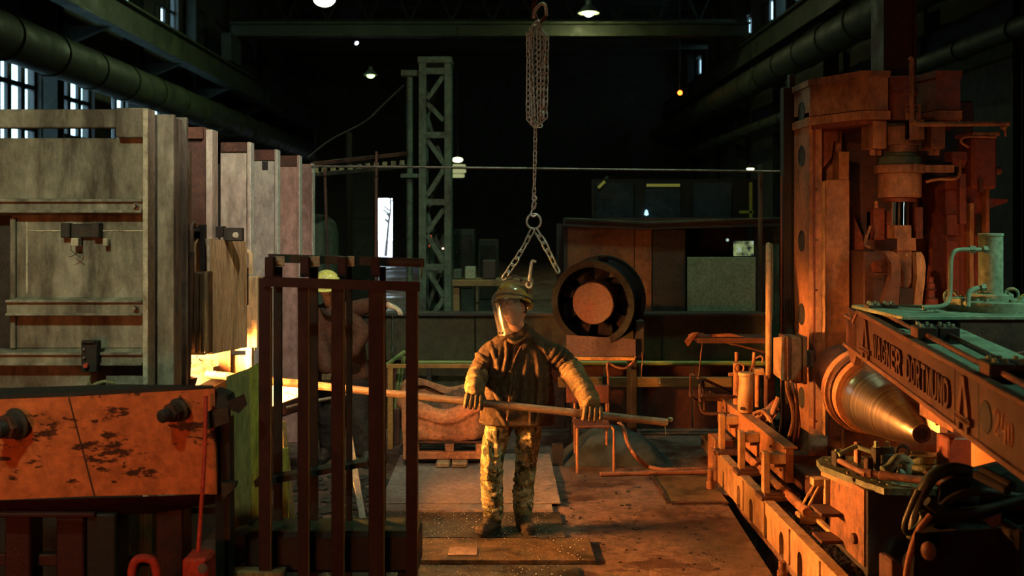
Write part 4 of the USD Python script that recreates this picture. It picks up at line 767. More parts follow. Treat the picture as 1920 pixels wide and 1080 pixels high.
# plates and boxes around the cylinder
part(pr, 'back_plate', G().prism([(2.72, 8.15), (2.72, 8.0), (3.95, 8.0), (3.95, 8.15)], .42, 2.1), M['press_dark'])
part(pr, 'gusset_plate', G().hull([P(1592, 384, 7.9), P(1592, 600, 7.9), P(1648, 600, 7.9), P(1616, 440, 7.9)] + [P(1592, 384, 7.95), P(1592, 600, 7.95), P(1648, 600, 7.95), P(1616, 440, 7.95)]), M['press_red'])
part(pr, 'gusset_plate', G().hull([P(1765, 384, 7.9), P(1765, 600, 7.9), P(1732, 600, 7.9), P(1745, 430, 7.9)] + [P(1765, 384, 7.95), P(1765, 600, 7.95), P(1732, 600, 7.95), P(1745, 430, 7.95)]), M['press_red'])
part(pr, 'slide_block', G().box(XY(1634, 7.6), XY(1655, 7.6), 7.55, 7.7, ZY(450, 7.6), ZY(390, 7.6)).box(XY(1634, 7.6), XY(1685, 7.6), 7.62, 7.7, ZY(448, 7.6), ZY(396, 7.6)), M['press_red'])
part(pr, 'slide_block', G().box(XY(1712, 7.6), XY(1726, 7.6), 7.55, 7.7, ZY(448, 7.6), ZY(388, 7.6)), M['press_red'])
part(pr, 'grease_nipple', G().lathe(P(1643, 388, 7.6), (0, 0, 1), [(.018, -.02), (.018, .01), (.008, .012), (.016, .03), (.01, .045)], 12), M['press']); part(pr, 'grease_nipple', G().lathe(P(1716, 384, 7.6), (0, 0, 1), [(.018, -.02), (.018, .01), (.008, .012), (.016, .03), (.01, .045)], 12), M['press'])
part(pr, 'drain_pipe', G().tube([P(1632, 424, 7.4), P(1622, 455, 7.38), P(1626, 462, 7.36), P(1632, 464, 7.36)], .011, 8), M['press'])
part(pr, 'lower_block', G().box(XY(1615, 7.5), XY(1655, 7.5), 7.45, 7.8, ZY(610, 7.5), ZY(470, 7.5), .01), M['press_dark'])
part(pr, 'peg', G().cyl(P(1640, 514, 7.3), P(1662, 514, 7.3), .010, n=10), M['press'])
rc = part(pr, 'right_column', G().box(XY(1769, 7.7), XY(1852, 7.7), 7.66, 8.1, .42, ZY(330, 7.7), .008), M['press_red'])
part(rc, 'pilaster', G().box(XY(1771, 7.64), XY(1795, 7.64), 7.60, 7.68, .42, ZY(450, 7.64), .005), M['press_red']); part(rc, 'pilaster', G().box(XY(1771, 7.64), XY(1795, 7.64), 7.60, 7.68, ZY(441, 7.64), ZY(402, 7.64), .005), M['press_red'])
part(rc, 'pilaster', G().box(XY(1814, 7.64), XY(1822, 7.64), 7.60, 7.68, .9, ZY(380, 7.64), .005), M['press_light']); part(rc, 'pilaster', G().box(XY(1842, 7.64), XY(1849, 7.64), 7.58, 7.68, .9, ZY(345, 7.64), .005), M['press'])
part(rc, 'slot', G().box(XY(1830, 7.65), XY(1841, 7.65), 7.65, 7.665, ZY(442, 7.65), ZY(400, 7.65), 0), M['black'])
part(rc, 'fin', G().hull([P(1852, 372, 7.7), P(1890, 374, 7.7), P(1888, 380, 7.7), P(1852, 392, 7.7), P(1852, 372, 7.74), P(1890, 374, 7.74), P(1888, 380, 7.74), P(1852, 392, 7.74)]), M['press_red'])
vm = part(pr, 'valve_motor', G().box(XY(1818, 7.4), XY(1866, 7.4), 7.36, 7.6, ZY(354, 7.4), ZY(257, 7.4), .02), M['press_red'])
part(vm, 'cap', G().box(XY(1816, 7.4), XY(1868, 7.4), 7.34, 7.62, ZY(256, 7.4), ZY(249, 7.4), .005), M['press']); part(vm, 'flange', G().cyl(P(1866, 320, 7.48), P(1876, 320, 7.48), .03, n=14), M['press'])
part(vm, 'fork', G().box(XY(1834, 7.35), XY(1841, 7.35), 7.33, 7.36, ZY(360, 7.35), ZY(335, 7.35), .003), M['press_dark'])
g = G().tube([P(1816, 276, 7.4), P(1802, 266, 7.38), P(1806, 258, 7.36), P(1822, 256, 7.34), P(1868, 257, 7.34)], .010, 10)
part(pr, 'hydraulic_pipe', g, M['press'])
part(pr, 'hydraulic_pipe', G().tube([P(1736, 341, 7.3), P(1760, 336, 7.3), P(1786, 336, 7.3), P(1798, 330, 7.32), P(1800, 318, 7.34), P(1800, 300, 7.36)], .011, 10), M['press'])
part(pr, 'hydraulic_pipe', G().tube([P(1705, 108, 7.0), P(1709, 112, 7.0), P(1709.5, 130, 7.0), P(1709.5, 215, 7.0), P(1712, 228, 7.0), P(1724, 233, 7.0), P(1750, 233, 7.0), P(1892, 232, 7.0)], .0165, 12, sub=8), M['press'])
part(pr, 'pipe_tip', G().tube([P(1878, 236, 7.0), P(1884, 244, 7.0), P(1885, 256, 7.0)], .009, 8).ball(P(1882, 238, 7.0), .022), M['press'])
part(pr, 'terminal_box', G().box(XY(1782, 7.4), XY(1812, 7.4), 7.38, 7.5, ZY(302, 7.4), ZY(284, 7.4)).hull([P(1782, 302, 7.4), P(1812, 302, 7.4), P(1808, 315, 7.4), P(1790, 312, 7.4), P(1782, 302, 7.5), P(1812, 302, 7.5)]), M['press_red'])
ml = part(pr, 'mounting_plate', G().box(XY(1696, 7.2), XY(1702, 7.2), 7.17, 7.19, ZY(262, 7.2), ZY(196, 7.2), .002).box(XY(1696, 7.2), XY(1730, 7.2), 7.17, 7.19, ZY(262, 7.2), ZY(225, 7.2), .002).box(XY(1714, 7.2), XY(1723, 7.2), 7.17, 7.19, ZY(225, 7.2), ZY(196, 7.2), .002), M['press'])
for a, b in ((1703, 201), (1703, 210), (1718, 201), (1718, 210)): part(ml, 'bolt', G().bolt((XY(a, 7.17), 7.17, ZY(b, 7.17)), (0, -1, 0), .009, .02), M['press_dark'])
part(pr, 'link_chain_bar', G().box(XY(1798, 7.4), XY(1810, 7.4), 7.38, 7.44, ZY(420, 7.4), ZY(325, 7.4), .005), M['press_red'])
part(pr, 'mast', G().box(XY(1660, 8.3), XY(1711, 8.3), 8.26, 8.28, 3.2, 8.0, 0).box(XY(1650, 8.3), XY(1660, 8.3), 8.22, 8.5, 3.2, 8.0, 0).box(XY(1711, 8.3) - .02, XY(1711, 8.3), 8.22, 8.5, 3.2, 8.0, 0), M['dark_red'], 'dark red mast rising out of the picture')
part(pr, 'mast_seat', G().box(2.5, 3.9, 8.16, 8.55, 2.0, 3.2, .02), M['press_dark'])
part(pr, 'small_valve', G().lathe(P(1745, 560, 7.3), (0, 0, 1), [(.05, -.12), (.05, 0), (.03, .01), (.03, .06), (.045, .065), (.03, .075), (.03, .11), (.02, .12), (.02, .16)], 14), M['press_red'])
part(pr, 'base_block', G().box(2.76, 4.1, 7.3, 8.6, .2, .95, .02), M['press_dark'])

# channel, flywheel and gearbox on the column's left side
cg = thing('cable_channel', 'black vertical cable channel on the left side of the rolling machine column', 'cable duct', (2.36, 8.2, .42))
part(cg, 'channel', G().box(XY(1466, 8.25), XY(1482, 8.25), 8.2, 8.3, .42, ZY(165, 8.25), .004).box(XY(1482, 8.2), XY(1492, 8.2), 8.22, 8.3, .42, ZY(140, 8.25), .004), M['black'])
part(cg, 'edge', G().box(XY(1464.5, 8.2), XY(1466, 8.2), 8.19, 8.22, .6, ZY(330, 8.2), .001), M['press_red'])
for k in range(4): part(cg, 'cable', G().tube([P(1474 + 4 * k, 560, 8.15), P(1471 + 5 * k, 590, 8.12), P(1476 + 3 * k, 615, 8.1), P(1474 + 5 * k, 640, 8.0)], .012, 8), M['rubber'])
fw = thing('edge_wheel', 'tall thin red-edged plate wheel seen edge-on left of the cable channel', 'wheel', (XY(1444, 8.4), 8.4, .42))
part(fw, 'rim', G().torus((XY(1444, 8.45), 8.5, 1.45), (1, -.27, 0), .56, .024, 40, 10), M['press_light'])
part(fw, 'disc', G().lathe((XY(1444, 8.45), 8.5, 1.45), (1, -.27, 0), [(0, -.012), (.55, -.012), (.55, .012), (0, .012)], 40), M['press_dark'])
part(fw, 'foot', G().box(XY(1438, 8.45), XY(1452, 8.45), 8.42, 8.55, .2, .92, .005), M['press_dark'])
gb = thing('junction_box', 'rust-brown two-part junction box strapped on the column side above the cables', 'electrical box', P(1478, 718, 7.55))
part(gb, 'light_half', G().hull([P(1450, 633, 7.55), P(1466, 631, 7.5), P(1474, 634, 7.5), P(1474, 714, 7.5), P(1464, 712, 7.48), P(1450, 701, 7.55)] + [P(1452, 633, 7.72), P(1474, 634, 7.72), P(1474, 714, 7.72), P(1450, 701, 7.72)]), M['press_light'])
part(gb, 'dark_half', G().box(XY(1480, 7.5), XY(1502, 7.5), 7.47, 7.72, ZY(718, 7.5), ZY(632, 7.5), .012).box(XY(1502, 7.55), XY(1510, 7.55), 7.5, 7.72, ZY(719, 7.55), ZY(630, 7.55), .006), M['press'])
part(gb, 'strap', G().box(XY(1474, 7.5), XY(1480, 7.5), 7.46, 7.7, ZY(712, 7.5), ZY(630, 7.5), .004).box(XY(1473, 7.5), XY(1481, 7.5), 7.44, 7.47, ZY(650, 7.5), ZY(645, 7.5), .002), M['press_dark'])
part(gb, 'bracket', G().box(XY(1478, 7.6), 2.43, 7.66, 7.74, ZY(690, 7.6), ZY(660, 7.6), .004), M['press_dark'])
for k, pts in enumerate(([(1476, 714), (1478, 735), (1486, 760), (1488, 790), (1480, 822), (1472, 842)], [(1467, 714), (1465, 740), (1466, 780), (1462, 810)], [(1492, 719), (1496, 760), (1499, 800), (1494, 838)], [(1484, 718), (1489, 735), (1494, 755), (1493, 800), (1485, 836)])):
    one('machine_cable', G().tube([P(a, b, 7.45 - .04 * k) for a, b in pts], (.020, .009, .008, .012)[k], 10), M['cable'] if k != 1 else M['rubber'], ['thickest cable drooping below the junction box', 'thin black cable hanging at the left under the junction box', 'thin cable on the right below the junction box', 'medium cable between the thick and the thin right one under the box'][k], 'cable', 'cables under the junction box')
one('rag_heap', G().hull([P(1430, 770, 8.2), P(1452, 748, 8.2), P(1462, 770, 8.1), P(1440, 800, 8.1), P(1420, 778, 8.1)] + [P(1440, 765, 8.5)]).tube([P(1415, 790, 8.1), P(1432, 770, 8.1), P(1425, 776, 8.0)], .02, 8).tube([P(1438, 800, 8.0), P(1450, 770, 8.0), P(1460, 745, 8.0)], .022, 8).tube([P(1412, 776, 8.0), P(1430, 772, 8.0), P(1446, 790, 7.95), P(1450, 815, 7.9)], .016, 8), M['press'], 'tangle of stiff rags and offcuts lying on the girder under the junction box', 'rags', kind='stuff')

# standing cylinder, valves, tray, welded frame
cy = thing('leaning_canister', 'grey canister toned for orange light on the far girder of the press bed', 'canister', P(1400, 775, 8.3))
part(cy, 'shell', G().lathe(P(1397, 772, 8.3), (.035, 0, 1), [(.060, 0), (.062, .01), (.060, .28), (.060, .295), (.068, .30), (.068, .325), (.060, .33), (0, .33)], 24), M['press_light'])  # orange light is put into the colour of the grey shell
part(cy, 'port', G().cyl(P(1391, 766, 8.23), P(1391, 766, 8.24), .014, n=12), M['black'])
vv = thing('valve_group', 'cluster of rusty pipe valves behind the canister', 'valves', P(1395, 720, 8.7))
part(vv, 'riser', G().cyl(P(1381, 780, 8.7), P(1381, 680, 8.7), .03, n=14).cyl(P(1381, 678, 8.7), P(1381, 660, 8.7), .016, n=12), M['press'])
part(vv, 'riser', G().cyl(P(1420, 770, 8.7), P(1420, 690, 8.7), .022, n=14).cyl(P(1412, 690, 8.7), P(1414, 660, 8.7), .014, n=12), M['press'])
part(vv, 'handwheel', G().torus(P(1386, 690, 8.62), (0, 1, 0), .04, .009, 18, 8), M['press']); part(vv, 'flange', G().box(XY(1412, 8.7), XY(1430, 8.7), 8.65, 8.74, ZY(702, 8.7), ZY(690, 8.7)), M['press_light'])
part(vv, 'bent_pipe', G().tube([P(1405, 700, 8.7), P(1415, 675, 8.7), P(1425, 668, 8.7), P(1430, 672, 8.7), P(1429, 680, 8.7)], .008, 8), M['press'])
part(vv, 'cross_pipe', G().cyl(P(1366, 702, 8.7), P(1400, 702, 8.7), .016, n=12), M['press'])
ry = thing('tray_shelf', 'shelf tray with a rag on its end beside the rolling machine', 'shelf', P(1370, 640, 9.0))
part(ry, 'tray', G().box(XY(1302, 9.0), XY(1440, 9.0), 8.9, 9.3, ZY(639, 9.0), ZY(633, 9.0), .004).box(XY(1302, 9.0), XY(1440, 9.0), 8.89, 8.905, ZY(641, 9.0), ZY(631, 9.0), .002), M['rust'])
part(ry, 'brace', G().bar(P(1362, 642, 8.95), P(1440, 662, 8.95), .02, .02), M['rust'])
part(ry, 'hanger_rod', G().bar(P(1317, 641, 8.95), P(1310, 706, 8.9), .013, .013), M['rust'])
cl = G().hull([P(1283, 640, 8.88), P(1296, 624, 8.9), P(1310, 622, 8.9), P(1306, 632, 8.95), P(1290, 650, 8.9), P(1286, 645, 8.92)]).hull([P(1296, 624, 8.9), P(1318, 624, 9.0), P(1330, 632, 9.0), P(1306, 632, 8.92), P(1310, 626, 9.2)]).hull([P(1330, 627, 9.0), P(1370, 625, 9.0), P(1395, 632, 9.0), P(1330, 632, 9.0), P(1350, 628, 9.2)])
one('draped_rag', cl, M['cable'], 'brown rag draped over the left end of the tray shelf', 'rag')
wf = thing('welded_frame', 'rusty welded frame of bars with a square end beyond the press bed', 'frame', P(1350, 790, 8.8))
for a in (((1295, 701), (1312, 709)), ((1312, 709), (1312, 754)), ((1312, 754), (1294, 742)), ((1294, 742), (1295, 701))): part(wf, 'end_bar', G().bar(P(*a[0], 8.7), P(*a[1], 8.6), .022, .022), M['rust'])
for a in (((1314, 742), (1395, 744), 8.6, 8.7), ((1318, 710), (1370, 735), 8.7, 8.9), ((1330, 735), (1350, 748), 8.8, 8.8), ((1312, 748), (1395, 752), 8.9, 9.0), ((1318, 712), (1320, 770), 8.7, 8.7)): part(wf, 'bar', G().bar(P(*a[0], a[2]), P(*a[1], a[3]), .024, .024), M['rust'])
part(wf, 'bent_tube', G().tube([P(1311, 752, 8.7), P(1315, 768, 8.7), P(1324, 775, 8.7), P(1345, 776, 8.7), P(1395, 776, 8.75)], .014, 10), M['rust'])

# ---------------------------------------------------------------- the arm with raised lettering
AS = np.array((2.24, 6.42, 0)); ad = np.array((-.13, -.9915, 0)); ap = np.array((.9915, -.13, 0))
def A(s, t, z): return AS + ad * s + ap * t + np.array((0, 0, z - .040 * s))
am = thing('lettered_arm', 'long rusty machine arm with raised lettering WAGNER DORTMUND and green top', 'machine arm', (2.1, 5, 1.4))
zt, zb, Ls = 1.655, 1.415, 4.6
def aslab(s0, s1, t0, t1, z0, z1, m, nm, lab=None, to=am, b=.004):
    g = G().hull([A(s, t, z) for s in (s0 + b, s1 - b) for t in (t0, t1) for z in (z0 + b, z1 - b)] + [A(s, t, z) for s in (s0, s1) for t in (t0 + b, t1 - b) for z in (z0 + b, z1 - b)] + [A(s, t, z) for s in (s0 + b, s1 - b) for t in (t0 + b, t1 - b) for z in (z0, z1)])
    return part(to, nm, g, M[m], lab, smooth=20)
aslab(.06, 2.16, .0, .03, zb, zt, 'arm_face', 'web_plate', 'rusty brown side plate'); aslab(2.17, Ls, .0, .03, zb - .0, zt, 'arm_face', 'web_plate')
aslab(-.05, Ls, -.012, .05, zb - .022, zb + .004, 'arm_edge', 'bottom_flange')
aslab(.32, Ls, -.010, .035, zt - .006, zt + .020, 'arm_edge', 'top_flange')
aslab(-.02, .22, -.010, .035, zt - .07, zt - .050, 'arm_edge', 'top_flange')
part(am, 'nose_plate', G().hull([A(.0, 0, zb), A(.0, .03, zb), A(.08, 0, zb), A(.08, .03, zb), A(.0, 0, zt - .06), A(.0, .03, zt - .06), A(.3, 0, zt), A(.3, .03, zt), A(.22, 0, zt - .06), A(.22, .03, zt - .06), A(.3, 0, zb), A(.3, .03, zb)]), M['arm_face'])
part(am, 'step_edge', G().hull([A(.21, -.01, zt - .07), A(.21, .035, zt - .07), A(.33, -.01, zt + .018), A(.33, .035, zt + .018), A(.23, -.01, zt - .078), A(.35, -.01, zt - .0), A(.23, .035, zt - .078), A(.35, .035, zt)]), M['arm_edge'])
part(am, 'far_lug', G().hull([A(.02, .0, zb - .02), A(.30, .0, zb - .02), A(.22, .0, zb - .10), A(.14, .0, zb - .09), A(.02, .04, zb - .02), A(.30, .04, zb - .02), A(.22, .04, zb - .10)]), M['arm_edge'])
aslab(.33, Ls, .035, .42, zt - .03, zt - .006, 'green', 'top_plate', 'top plate toned green for the lamp light'); aslab(-.06, .33, .035, .34, zt - .10, zt - .075, 'green', 'nose_top', 'top plate toned green for the lamp light')  # lamp light on the arm top is put into the green
aslab(1.05, 1.10, .03, .40, zt - .01, zt + .004, 'green', 'top_weld'); 
aslab(.0, Ls, .38, .42, zb, zt - .02, 'press_dark', 'far_web')
part(am, 'end_plate', G().hull([A(s, t, z) for s in (Ls - .02, Ls) for t in (-.012, .42) for z in (zb - .02, zt + .02)]), M['arm_face'])
# raised lettering and the two trade marks, real relief on the side plate
def letters(txt, s0, length, zc, h, depth=.014, bold=True):
    tm = meshkit.text_mesh(txt, 1.0, 1.0, bold=bold); b = tm.bounds
    v = np.array(tm.vertices); v[:, 0] = (v[:, 0] - b[0][0]) / (b[1][0] - b[0][0]) * length; v[:, 1] = (v[:, 1] - b[0][1]) / (b[1][1] - b[0][1]) * h - h / 2
    pts = np.array([A(s0 + x, -depth * z, zc + y) for x, y, z in v]); return trimesh.Trimesh(pts, np.array(tm.faces)[:, ::1], process=False)
def word(txt, s0, s1, zc, h, m='arm_letter'):
    n = len(txt); pitch = (s1 - s0) / n
    for i, ch_ in enumerate(txt):
        if ch_ != ' ': part(am, 'letter', letters(ch_, s0 + i * pitch + pitch * .06, pitch * (.80 if ch_ != 'W' and ch_ != 'M' else .92), zc, h), M[m], smooth=False)
word('WAGNER', .76, 1.36, zt - .128, .130); word('DORTMUND', 1.45, 2.13, zt - .128, .130)
def mark(s, w, txt, tl):
    """the maker's mark: a pointed arch with spread feet crossed by a banner"""
    zc = zt - .125

    def poly(pts, d0, d1):
        v = []; n = len(pts)
        t = trimesh.creation.extrude_polygon(Polygon(pts), 1.0, engine='earcut')
        return trimesh.Trimesh(np.array([A(s + x, -(d0 + (d1 - d0) * z), zc + y) for x, y, z in t.vertices]), t.faces, process=False)
    m = part(am, 'maker_mark', poly([(-w * .12, .115), (w * .12, .115), (w * .42, -.02), (w * .42, -.05), (w * .22, -.05), (0, .075), (-w * .22, -.05), (-w * .42, -.05), (-w * .42, -.02)], 0, .014), M['arm_letter' if s < 1 else 'arm_edge'], smooth=False)
    part(m, 'leg', poly([(-w * .42, -.075), (-w * .22, -.075), (-w * .22, -.115), (-w * .42, -.115)], 0, .014), M['arm_letter'], smooth=False)
    part(m, 'leg', poly([(w * .16, -.075), (w * .40, -.075), (w * .40, -.115), (w * .16, -.115)], 0, .014), M['arm_letter'], smooth=False)
    part(m, 'banner', poly([(-w * .62, -.048), (w * .62, -.048), (w * .62, -.078), (-w * .62, -.078)], 0, .018), M['arm_edge'], smooth=False)
    tm = meshkit.text_mesh(txt, 1.0, 1.0); b = tm.bounds; v = np.array(tm.vertices)
    v[:, 0] = (v[:, 0] - b[0][0]) / (b[1][0] - b[0][0]) * w * 1.1 - w * .55; v[:, 1] = (v[:, 1] - b[0][1]) / (b[1][1] - b[0][1]) * .018 - .072
    part(m, 'banner_text', trimesh.Trimesh(np.array([A(s + x, -(.018 + .003 * z), zc + y) for x, y, z in v]), tm.faces, process=False), M['arm_letter'], smooth=False)
mark(.56, .20, 'THYSSEN', 1); mark(2.30, .16, 'THYSSEN', 1)
part(am, 'oval_hole', G().lathe(A(2.545, -.001, zt - .125), -ap, [(0, .001), (.055, .001), (.062, .004), (.066, .0)], 24), M['black'], 'dark round hole')
part(am, 'joint_line', G().box(0, 0, 0, 0, 0, 0, 0) if False else G().hull([A(s, t, z) for s in (2.455, 2.462) for t in (-.002, .004) for z in (zb, zt)]), M['black'])
M['chalk'] = grimy('chalk_marks', (.34, .16, .10), (.46, .24, .16), None, 20)
def chalk(pts, r=.004): return G().tube([A(s, -.003, zt + z) for s, z in pts], r, 6, sub=4)
for pts in ([(2.64, -.09), (2.66, -.07), (2.685, -.08), (2.68, -.115), (2.645, -.16), (2.69, -.16)], [(2.73, -.07), (2.715, -.13), (2.76, -.13)], [(2.755, -.09), (2.75, -.18)], [(2.79, -.10), (2.785, -.15), (2.81, -.17), (2.825, -.13), (2.81, -.09), (2.79, -.10)]):
    part(am, 'chalk_stroke', chalk(pts), M['chalk'], 'chalk figure')
# valve blocks, rods
def blockset(s, t0, t1, n, h, name='bolt_block'):
    w_ = (t1 - t0) / n
    for i in range(n):
        b_ = aslab(s - .06, s + .06, t0 + i * w_ + .004, t0 + (i + 1) * w_ - .004, zt - .03, zt + h, 'black', name)
        part(b_, 'side_face', G().hull([A(s - .055, t0 + i * w_ + .004, zt - .02), A(s + .055, t0 + i * w_ + .004, zt - .02), A(s - .055, t0 + i * w_ + .004, zt + h - .01), A(s + .055, t0 + i * w_ + .004, zt + h - .01), A(s, t0 + i * w_ + .001, zt)]), M['arm_edge'])
        for ds in (-.035, .035):
            for tt in (.3, .7): part(b_, 'bolt', G().bolt(A(s + ds, t0 + (i + tt) * w_, zt + h), (0, 0, 1), .011, .016), M['green'])
blockset(.40, .03, .21, 2, .062); blockset(1.42, .03, .24, 2, .075); blockset(.62, .29, .42, 1, .04); blockset(2.42, .03, .24, 2, .075)
for (s0, s1, t, r) in ((.42, 1.40, .085, .0125), (.42, 1.40, .165, .0125), (1.44, 2.40, .085, .0135), (1.44, 2.40, .19, .0135), (2.44, 3.3, .085, .0135), (2.44, 3.3, .19, .0135)):
    part(am, 'push_rod', G().cyl(A(s0, t, zt + .035), A(s1, t, zt + .028), r, n=14), M['arm_edge'], 'rusty round rod')
part(am, 'eye_plate', G().ring(A(.88, .35, zt - .006), (0, 0, 1), .025, .055, .01, 24), M['green'])
# green housing with flange, motor, pipes
hs = thing('flange_housing', 'green-toned motor housing with a bolted flange and a tall cylinder on the arm', 'motor housing', (2.95, 5.7, 1.2))  # housing green includes the tint of the overhead lamps
YH = 5.75; HX = XY(1872, YH)
part(hs, 'box', G().box(XY(1798, 5.45), 3.7, 5.45, 6.2, 1.40, ZY(600, 5.45), .008), M['press_dark'], 'dark red housing below the green top')
part(hs, 'top_plate', G().box(XY(1690, 5.45) - .0, 3.7, 5.44, 6.22, ZY(600, 5.45), ZY(600, 5.45) + .022, .004), M['green'])
zt2 = ZY(600, 5.45) + .022
part(hs, 'flange_disc', G().lathe((HX, YH + .05, zt2), (0, 0, 1), [(.235, 0), (.235, .055), (.225, .062), (0, .062)], 48), M['green'])
part(hs, 'flange_ring', G().lathe((HX - .02, YH + .05, zt2 + .06), (0, 0, 1), [(.12, 0), (.12, .035), (.115, .04), (0, .04)], 36), M['green'])
part(hs, 'barrel', G().lathe((HX - .02, YH + .05, zt2 + .10), (0, 0, 1), [(.066, 0), (.066, .33), (.070, .335), (.070, .345), (.066, .35), (0, .35)], 36), M['green'], 'tall green-toned cylinder')
for k in range(10): a = 2 * PI * k / 10 + .3; part(hs, 'bolt', G().bolt((HX + .20 * math.cos(a), YH + .05 + .20 * math.sin(a), zt2 + .062), (0, 0, 1), .013, .018), M['green'])
for k in range(6): a = 2 * PI * k / 6 + .2; part(hs, 'bolt', G().bolt((HX - .02 + .10 * math.cos(a), YH + .05 + .10 * math.sin(a), zt2 + .10), (0, 0, 1), .010, .012), M['green'])
part(hs, 'side_lug', G().box(XY(1787, 5.8), XY(1825, 5.8), 5.72, 5.9, zt2, zt2 + .075, .006), M['green'])
for a, b, y in ((1782, 556, 5.9), (1897, 552, 6.0)):
    e = part(hs, 'lifting_eye', G().torus(P(a, b, y), (.5, 1, 0), .035, .0095, 24, 10), M['steel'] if False else M['green']); part(e, 'collar', G().cyl(P(a, b, y) - (0, 0, .085), P(a, b, y) - (0, 0, .036), .018, n=12), M['green'])
part(hs, 'pipe', G().tube([P(1846, 468, 5.75), P(1822, 468, 5.74), P(1803, 468, 5.73), P(1789, 472, 5.72), P(1783, 487, 5.71), P(1782, 520, 5.7), P(1781, 550, 5.68), P(1777, 566, 5.66), P(1764, 574, 5.64), P(1730, 577, 5.62)], .0125, 12), M['green'])
for a in ((1817, 1828), (1842, 1851)): part(hs, 'pipe_nut', G().cyl(P(a[0], 468, 5.745), P(a[1], 468, 5.745), .024, n=6, b=.002), M['green'], smooth=20)
part(hs, 'hose', G().tube([P(1848, 540, 5.7), P(1832, 541, 5.69), P(1820, 546, 5.68), P(1815, 556, 5.67), P(1814, 575, 5.66)], .016, 12), M['green'])
part(hs, 'hose_nut', G().cyl(P(1838, 540, 5.69), P(1848, 539, 5.69), .025, n=6, b=.002), M['green'], smooth=20)
part(hs, 'wire', G().tube([P(1908, 566, 5.6), P(1914, 556, 5.6), P(1924, 550, 5.6)], .004, 8), M['yellow_plate'])
part(hs, 'small_post', G().box(XY(1887, 5.4), XY(1894, 5.4), 5.36, 5.4, 1.3, ZY(657, 5.4), .003), M['green'])
part(hs, 'hot_wire', G().bar(P(1905, 662, 5.42), P(1940, 658, 5.42), .008, .008).bar(P(1915, 678, 5.4), P(1940, 674, 5.4), .008, .008), M['arm_edge'])
part(hs, 'pedestal', G().box(3.45, 3.7, 5.6, 6.2, .2, 1.40, .02), M['press_dark'])

# ---------------------------------------------------------------- the axial roll: ringed cone
rl = thing('axial_roll', 'shiny turned steel cone roll with stepped rings under the lettered arm', 'cone roll', (2.5, 6.5, .75))
c0, c1 = np.array((2.505, 6.62, 1.03)), P(1728, 813, 5.86)
ax = c1 - c0; Lc = np.linalg.norm(ax); ax = ax / Lc
M['turned'] = matdef('turned_steel', {"g": ("geometry", {}), "dp": ("vector_math", {"math_type": "dot_product", "vector2": tuple(ax)}), "m": ("math", {"math_type": "multiply", "value2": 14.0}), "n": ("noise_texture", {"dimensions": "1D", "scale": 3.0, "detail": 4.0}),
    "r": ("rgb_ramp", {"ramp": [(.30, (.78, .64, .48)), (.70, (.86, .74, .58))]}), "rr": ("map_range", {"from_min": .3, "from_max": .7, "to_min": .25, "to_max": .29}), "p": ("principled_bsdf", {"metallic": 1.0})},
    [("g.position", "dp.vector1"), ("dp.value", "m.value1"), ("m.value", "n.w"), ("n.fac", "r.fac"), ("r.color", "p.base_color"), ("n.fac", "rr.value"), ("rr.result", "p.roughness")], "p.BSDF")
part(rl, 'cone', G().lathe(c0, ax, [(.222, -.02), (.226, .02), (.224, .10), (.212, .16), (.165, Lc * .52), (.10, Lc * .85), (.062, Lc * .985), (.056, Lc)], 64), M['turned'], 'polished cone with turning marks', smooth=40)
part(rl, 'tip_rim', G().ring(c1 - ax * .004, ax, .034, .057, .012, 32), M['arm_edge']); part(rl, 'tip_recess', G().cyl(c1 - ax * .002, c1 + ax * .002, .034, n=24), M['rust'])
part(rl, 'step_ring', G().ring(c0 - ax * .10, ax, .05, .258, .075, 56), M['press'], 'brown stepped ring'); part(rl, 'step_ring', G().ring(c0 - ax * .15, ax, .05, .272, .045, 56), M['press_dark']); part(rl, 'step_ring', G().ring(c0 - ax * .23, ax, .05, .292, .08, 56), M['press'])
part(rl, 'spindle', G().cyl(c0 - ax * .75, c0 - ax * .2, .20, n=36), M['press_dark'])
part(rl, 'bearing_foot', G().box(2.40, 2.80, 6.95, 7.28, .2, .9, .02), M['press_dark'])
# nearly unseen hot ring placed to light the column; beam and plates under the arm
M['hot_ring'] = hot('hot_steel', (1.0, .135, .012), (1.0, .22, .025), 1.35, 9)
hb = thing('hot_billet', 'glowing orange hot steel billet at the right edge under the arm', 'hot steel', P(1850, 870, 5.2))
part(hb, 'body', G().hull([P(1821, 824, 5.2), P(1879, 826, 5.2), P(1879, 905, 5.2), P(1821, 905, 5.2), P(1826, 812, 5.38), P(1882, 815, 5.38), P(1882, 905, 5.4), P(1826, 905, 5.4)]), M['hot_ring'], smooth=20)
part(hb, 'end', G().box(XY(1880, 5.25), XY(1900, 5.25), 5.2, 5.36, ZY(905, 5.2), ZY(842, 5.2), .01), M['hot_ring'])
hr_ = thing('hot_ring', 'big glowing ring mostly out of view under the arm, placed to light the column', 'hot steel', (3.42, 6.22, .88))
part(hr_, 'ring', G().ring((3.42, 6.22, .88), (0, 0, 1), .46, .68, .17, 48), hot('unseen_ring_glow', (1.0, .22, .035), (1.0, .30, .055), 4.5, 9))  # mostly hidden, its glow placed to light column and heads
part(hr_, 'support_roller', G().cyl((3.42, 6.22, .2), (3.42, 6.22, .87), .40, n=28), M['press_dark'])
pl_ = thing('billet_stand', 'red-lit stand plate beside the glowing billet', 'stand', P(1800, 900, 5.4))
part(pl_, 'plate', G().box(XY(1770, 5.5), XY(1818, 5.5), 5.45, 5.6, .2, ZY(818, 5.5), .008), M['press_red']); part(pl_, 'table', G().box(XY(1770, 5.2), 3.3, 5.1, 5.9, .2, ZY(905, 5.2) , .01), M['press_dark'])
bm = thing('slanted_beam', 'orange-lit square beam slanting below the lettered arm', 'beam', P(1770, 775, 5.5))
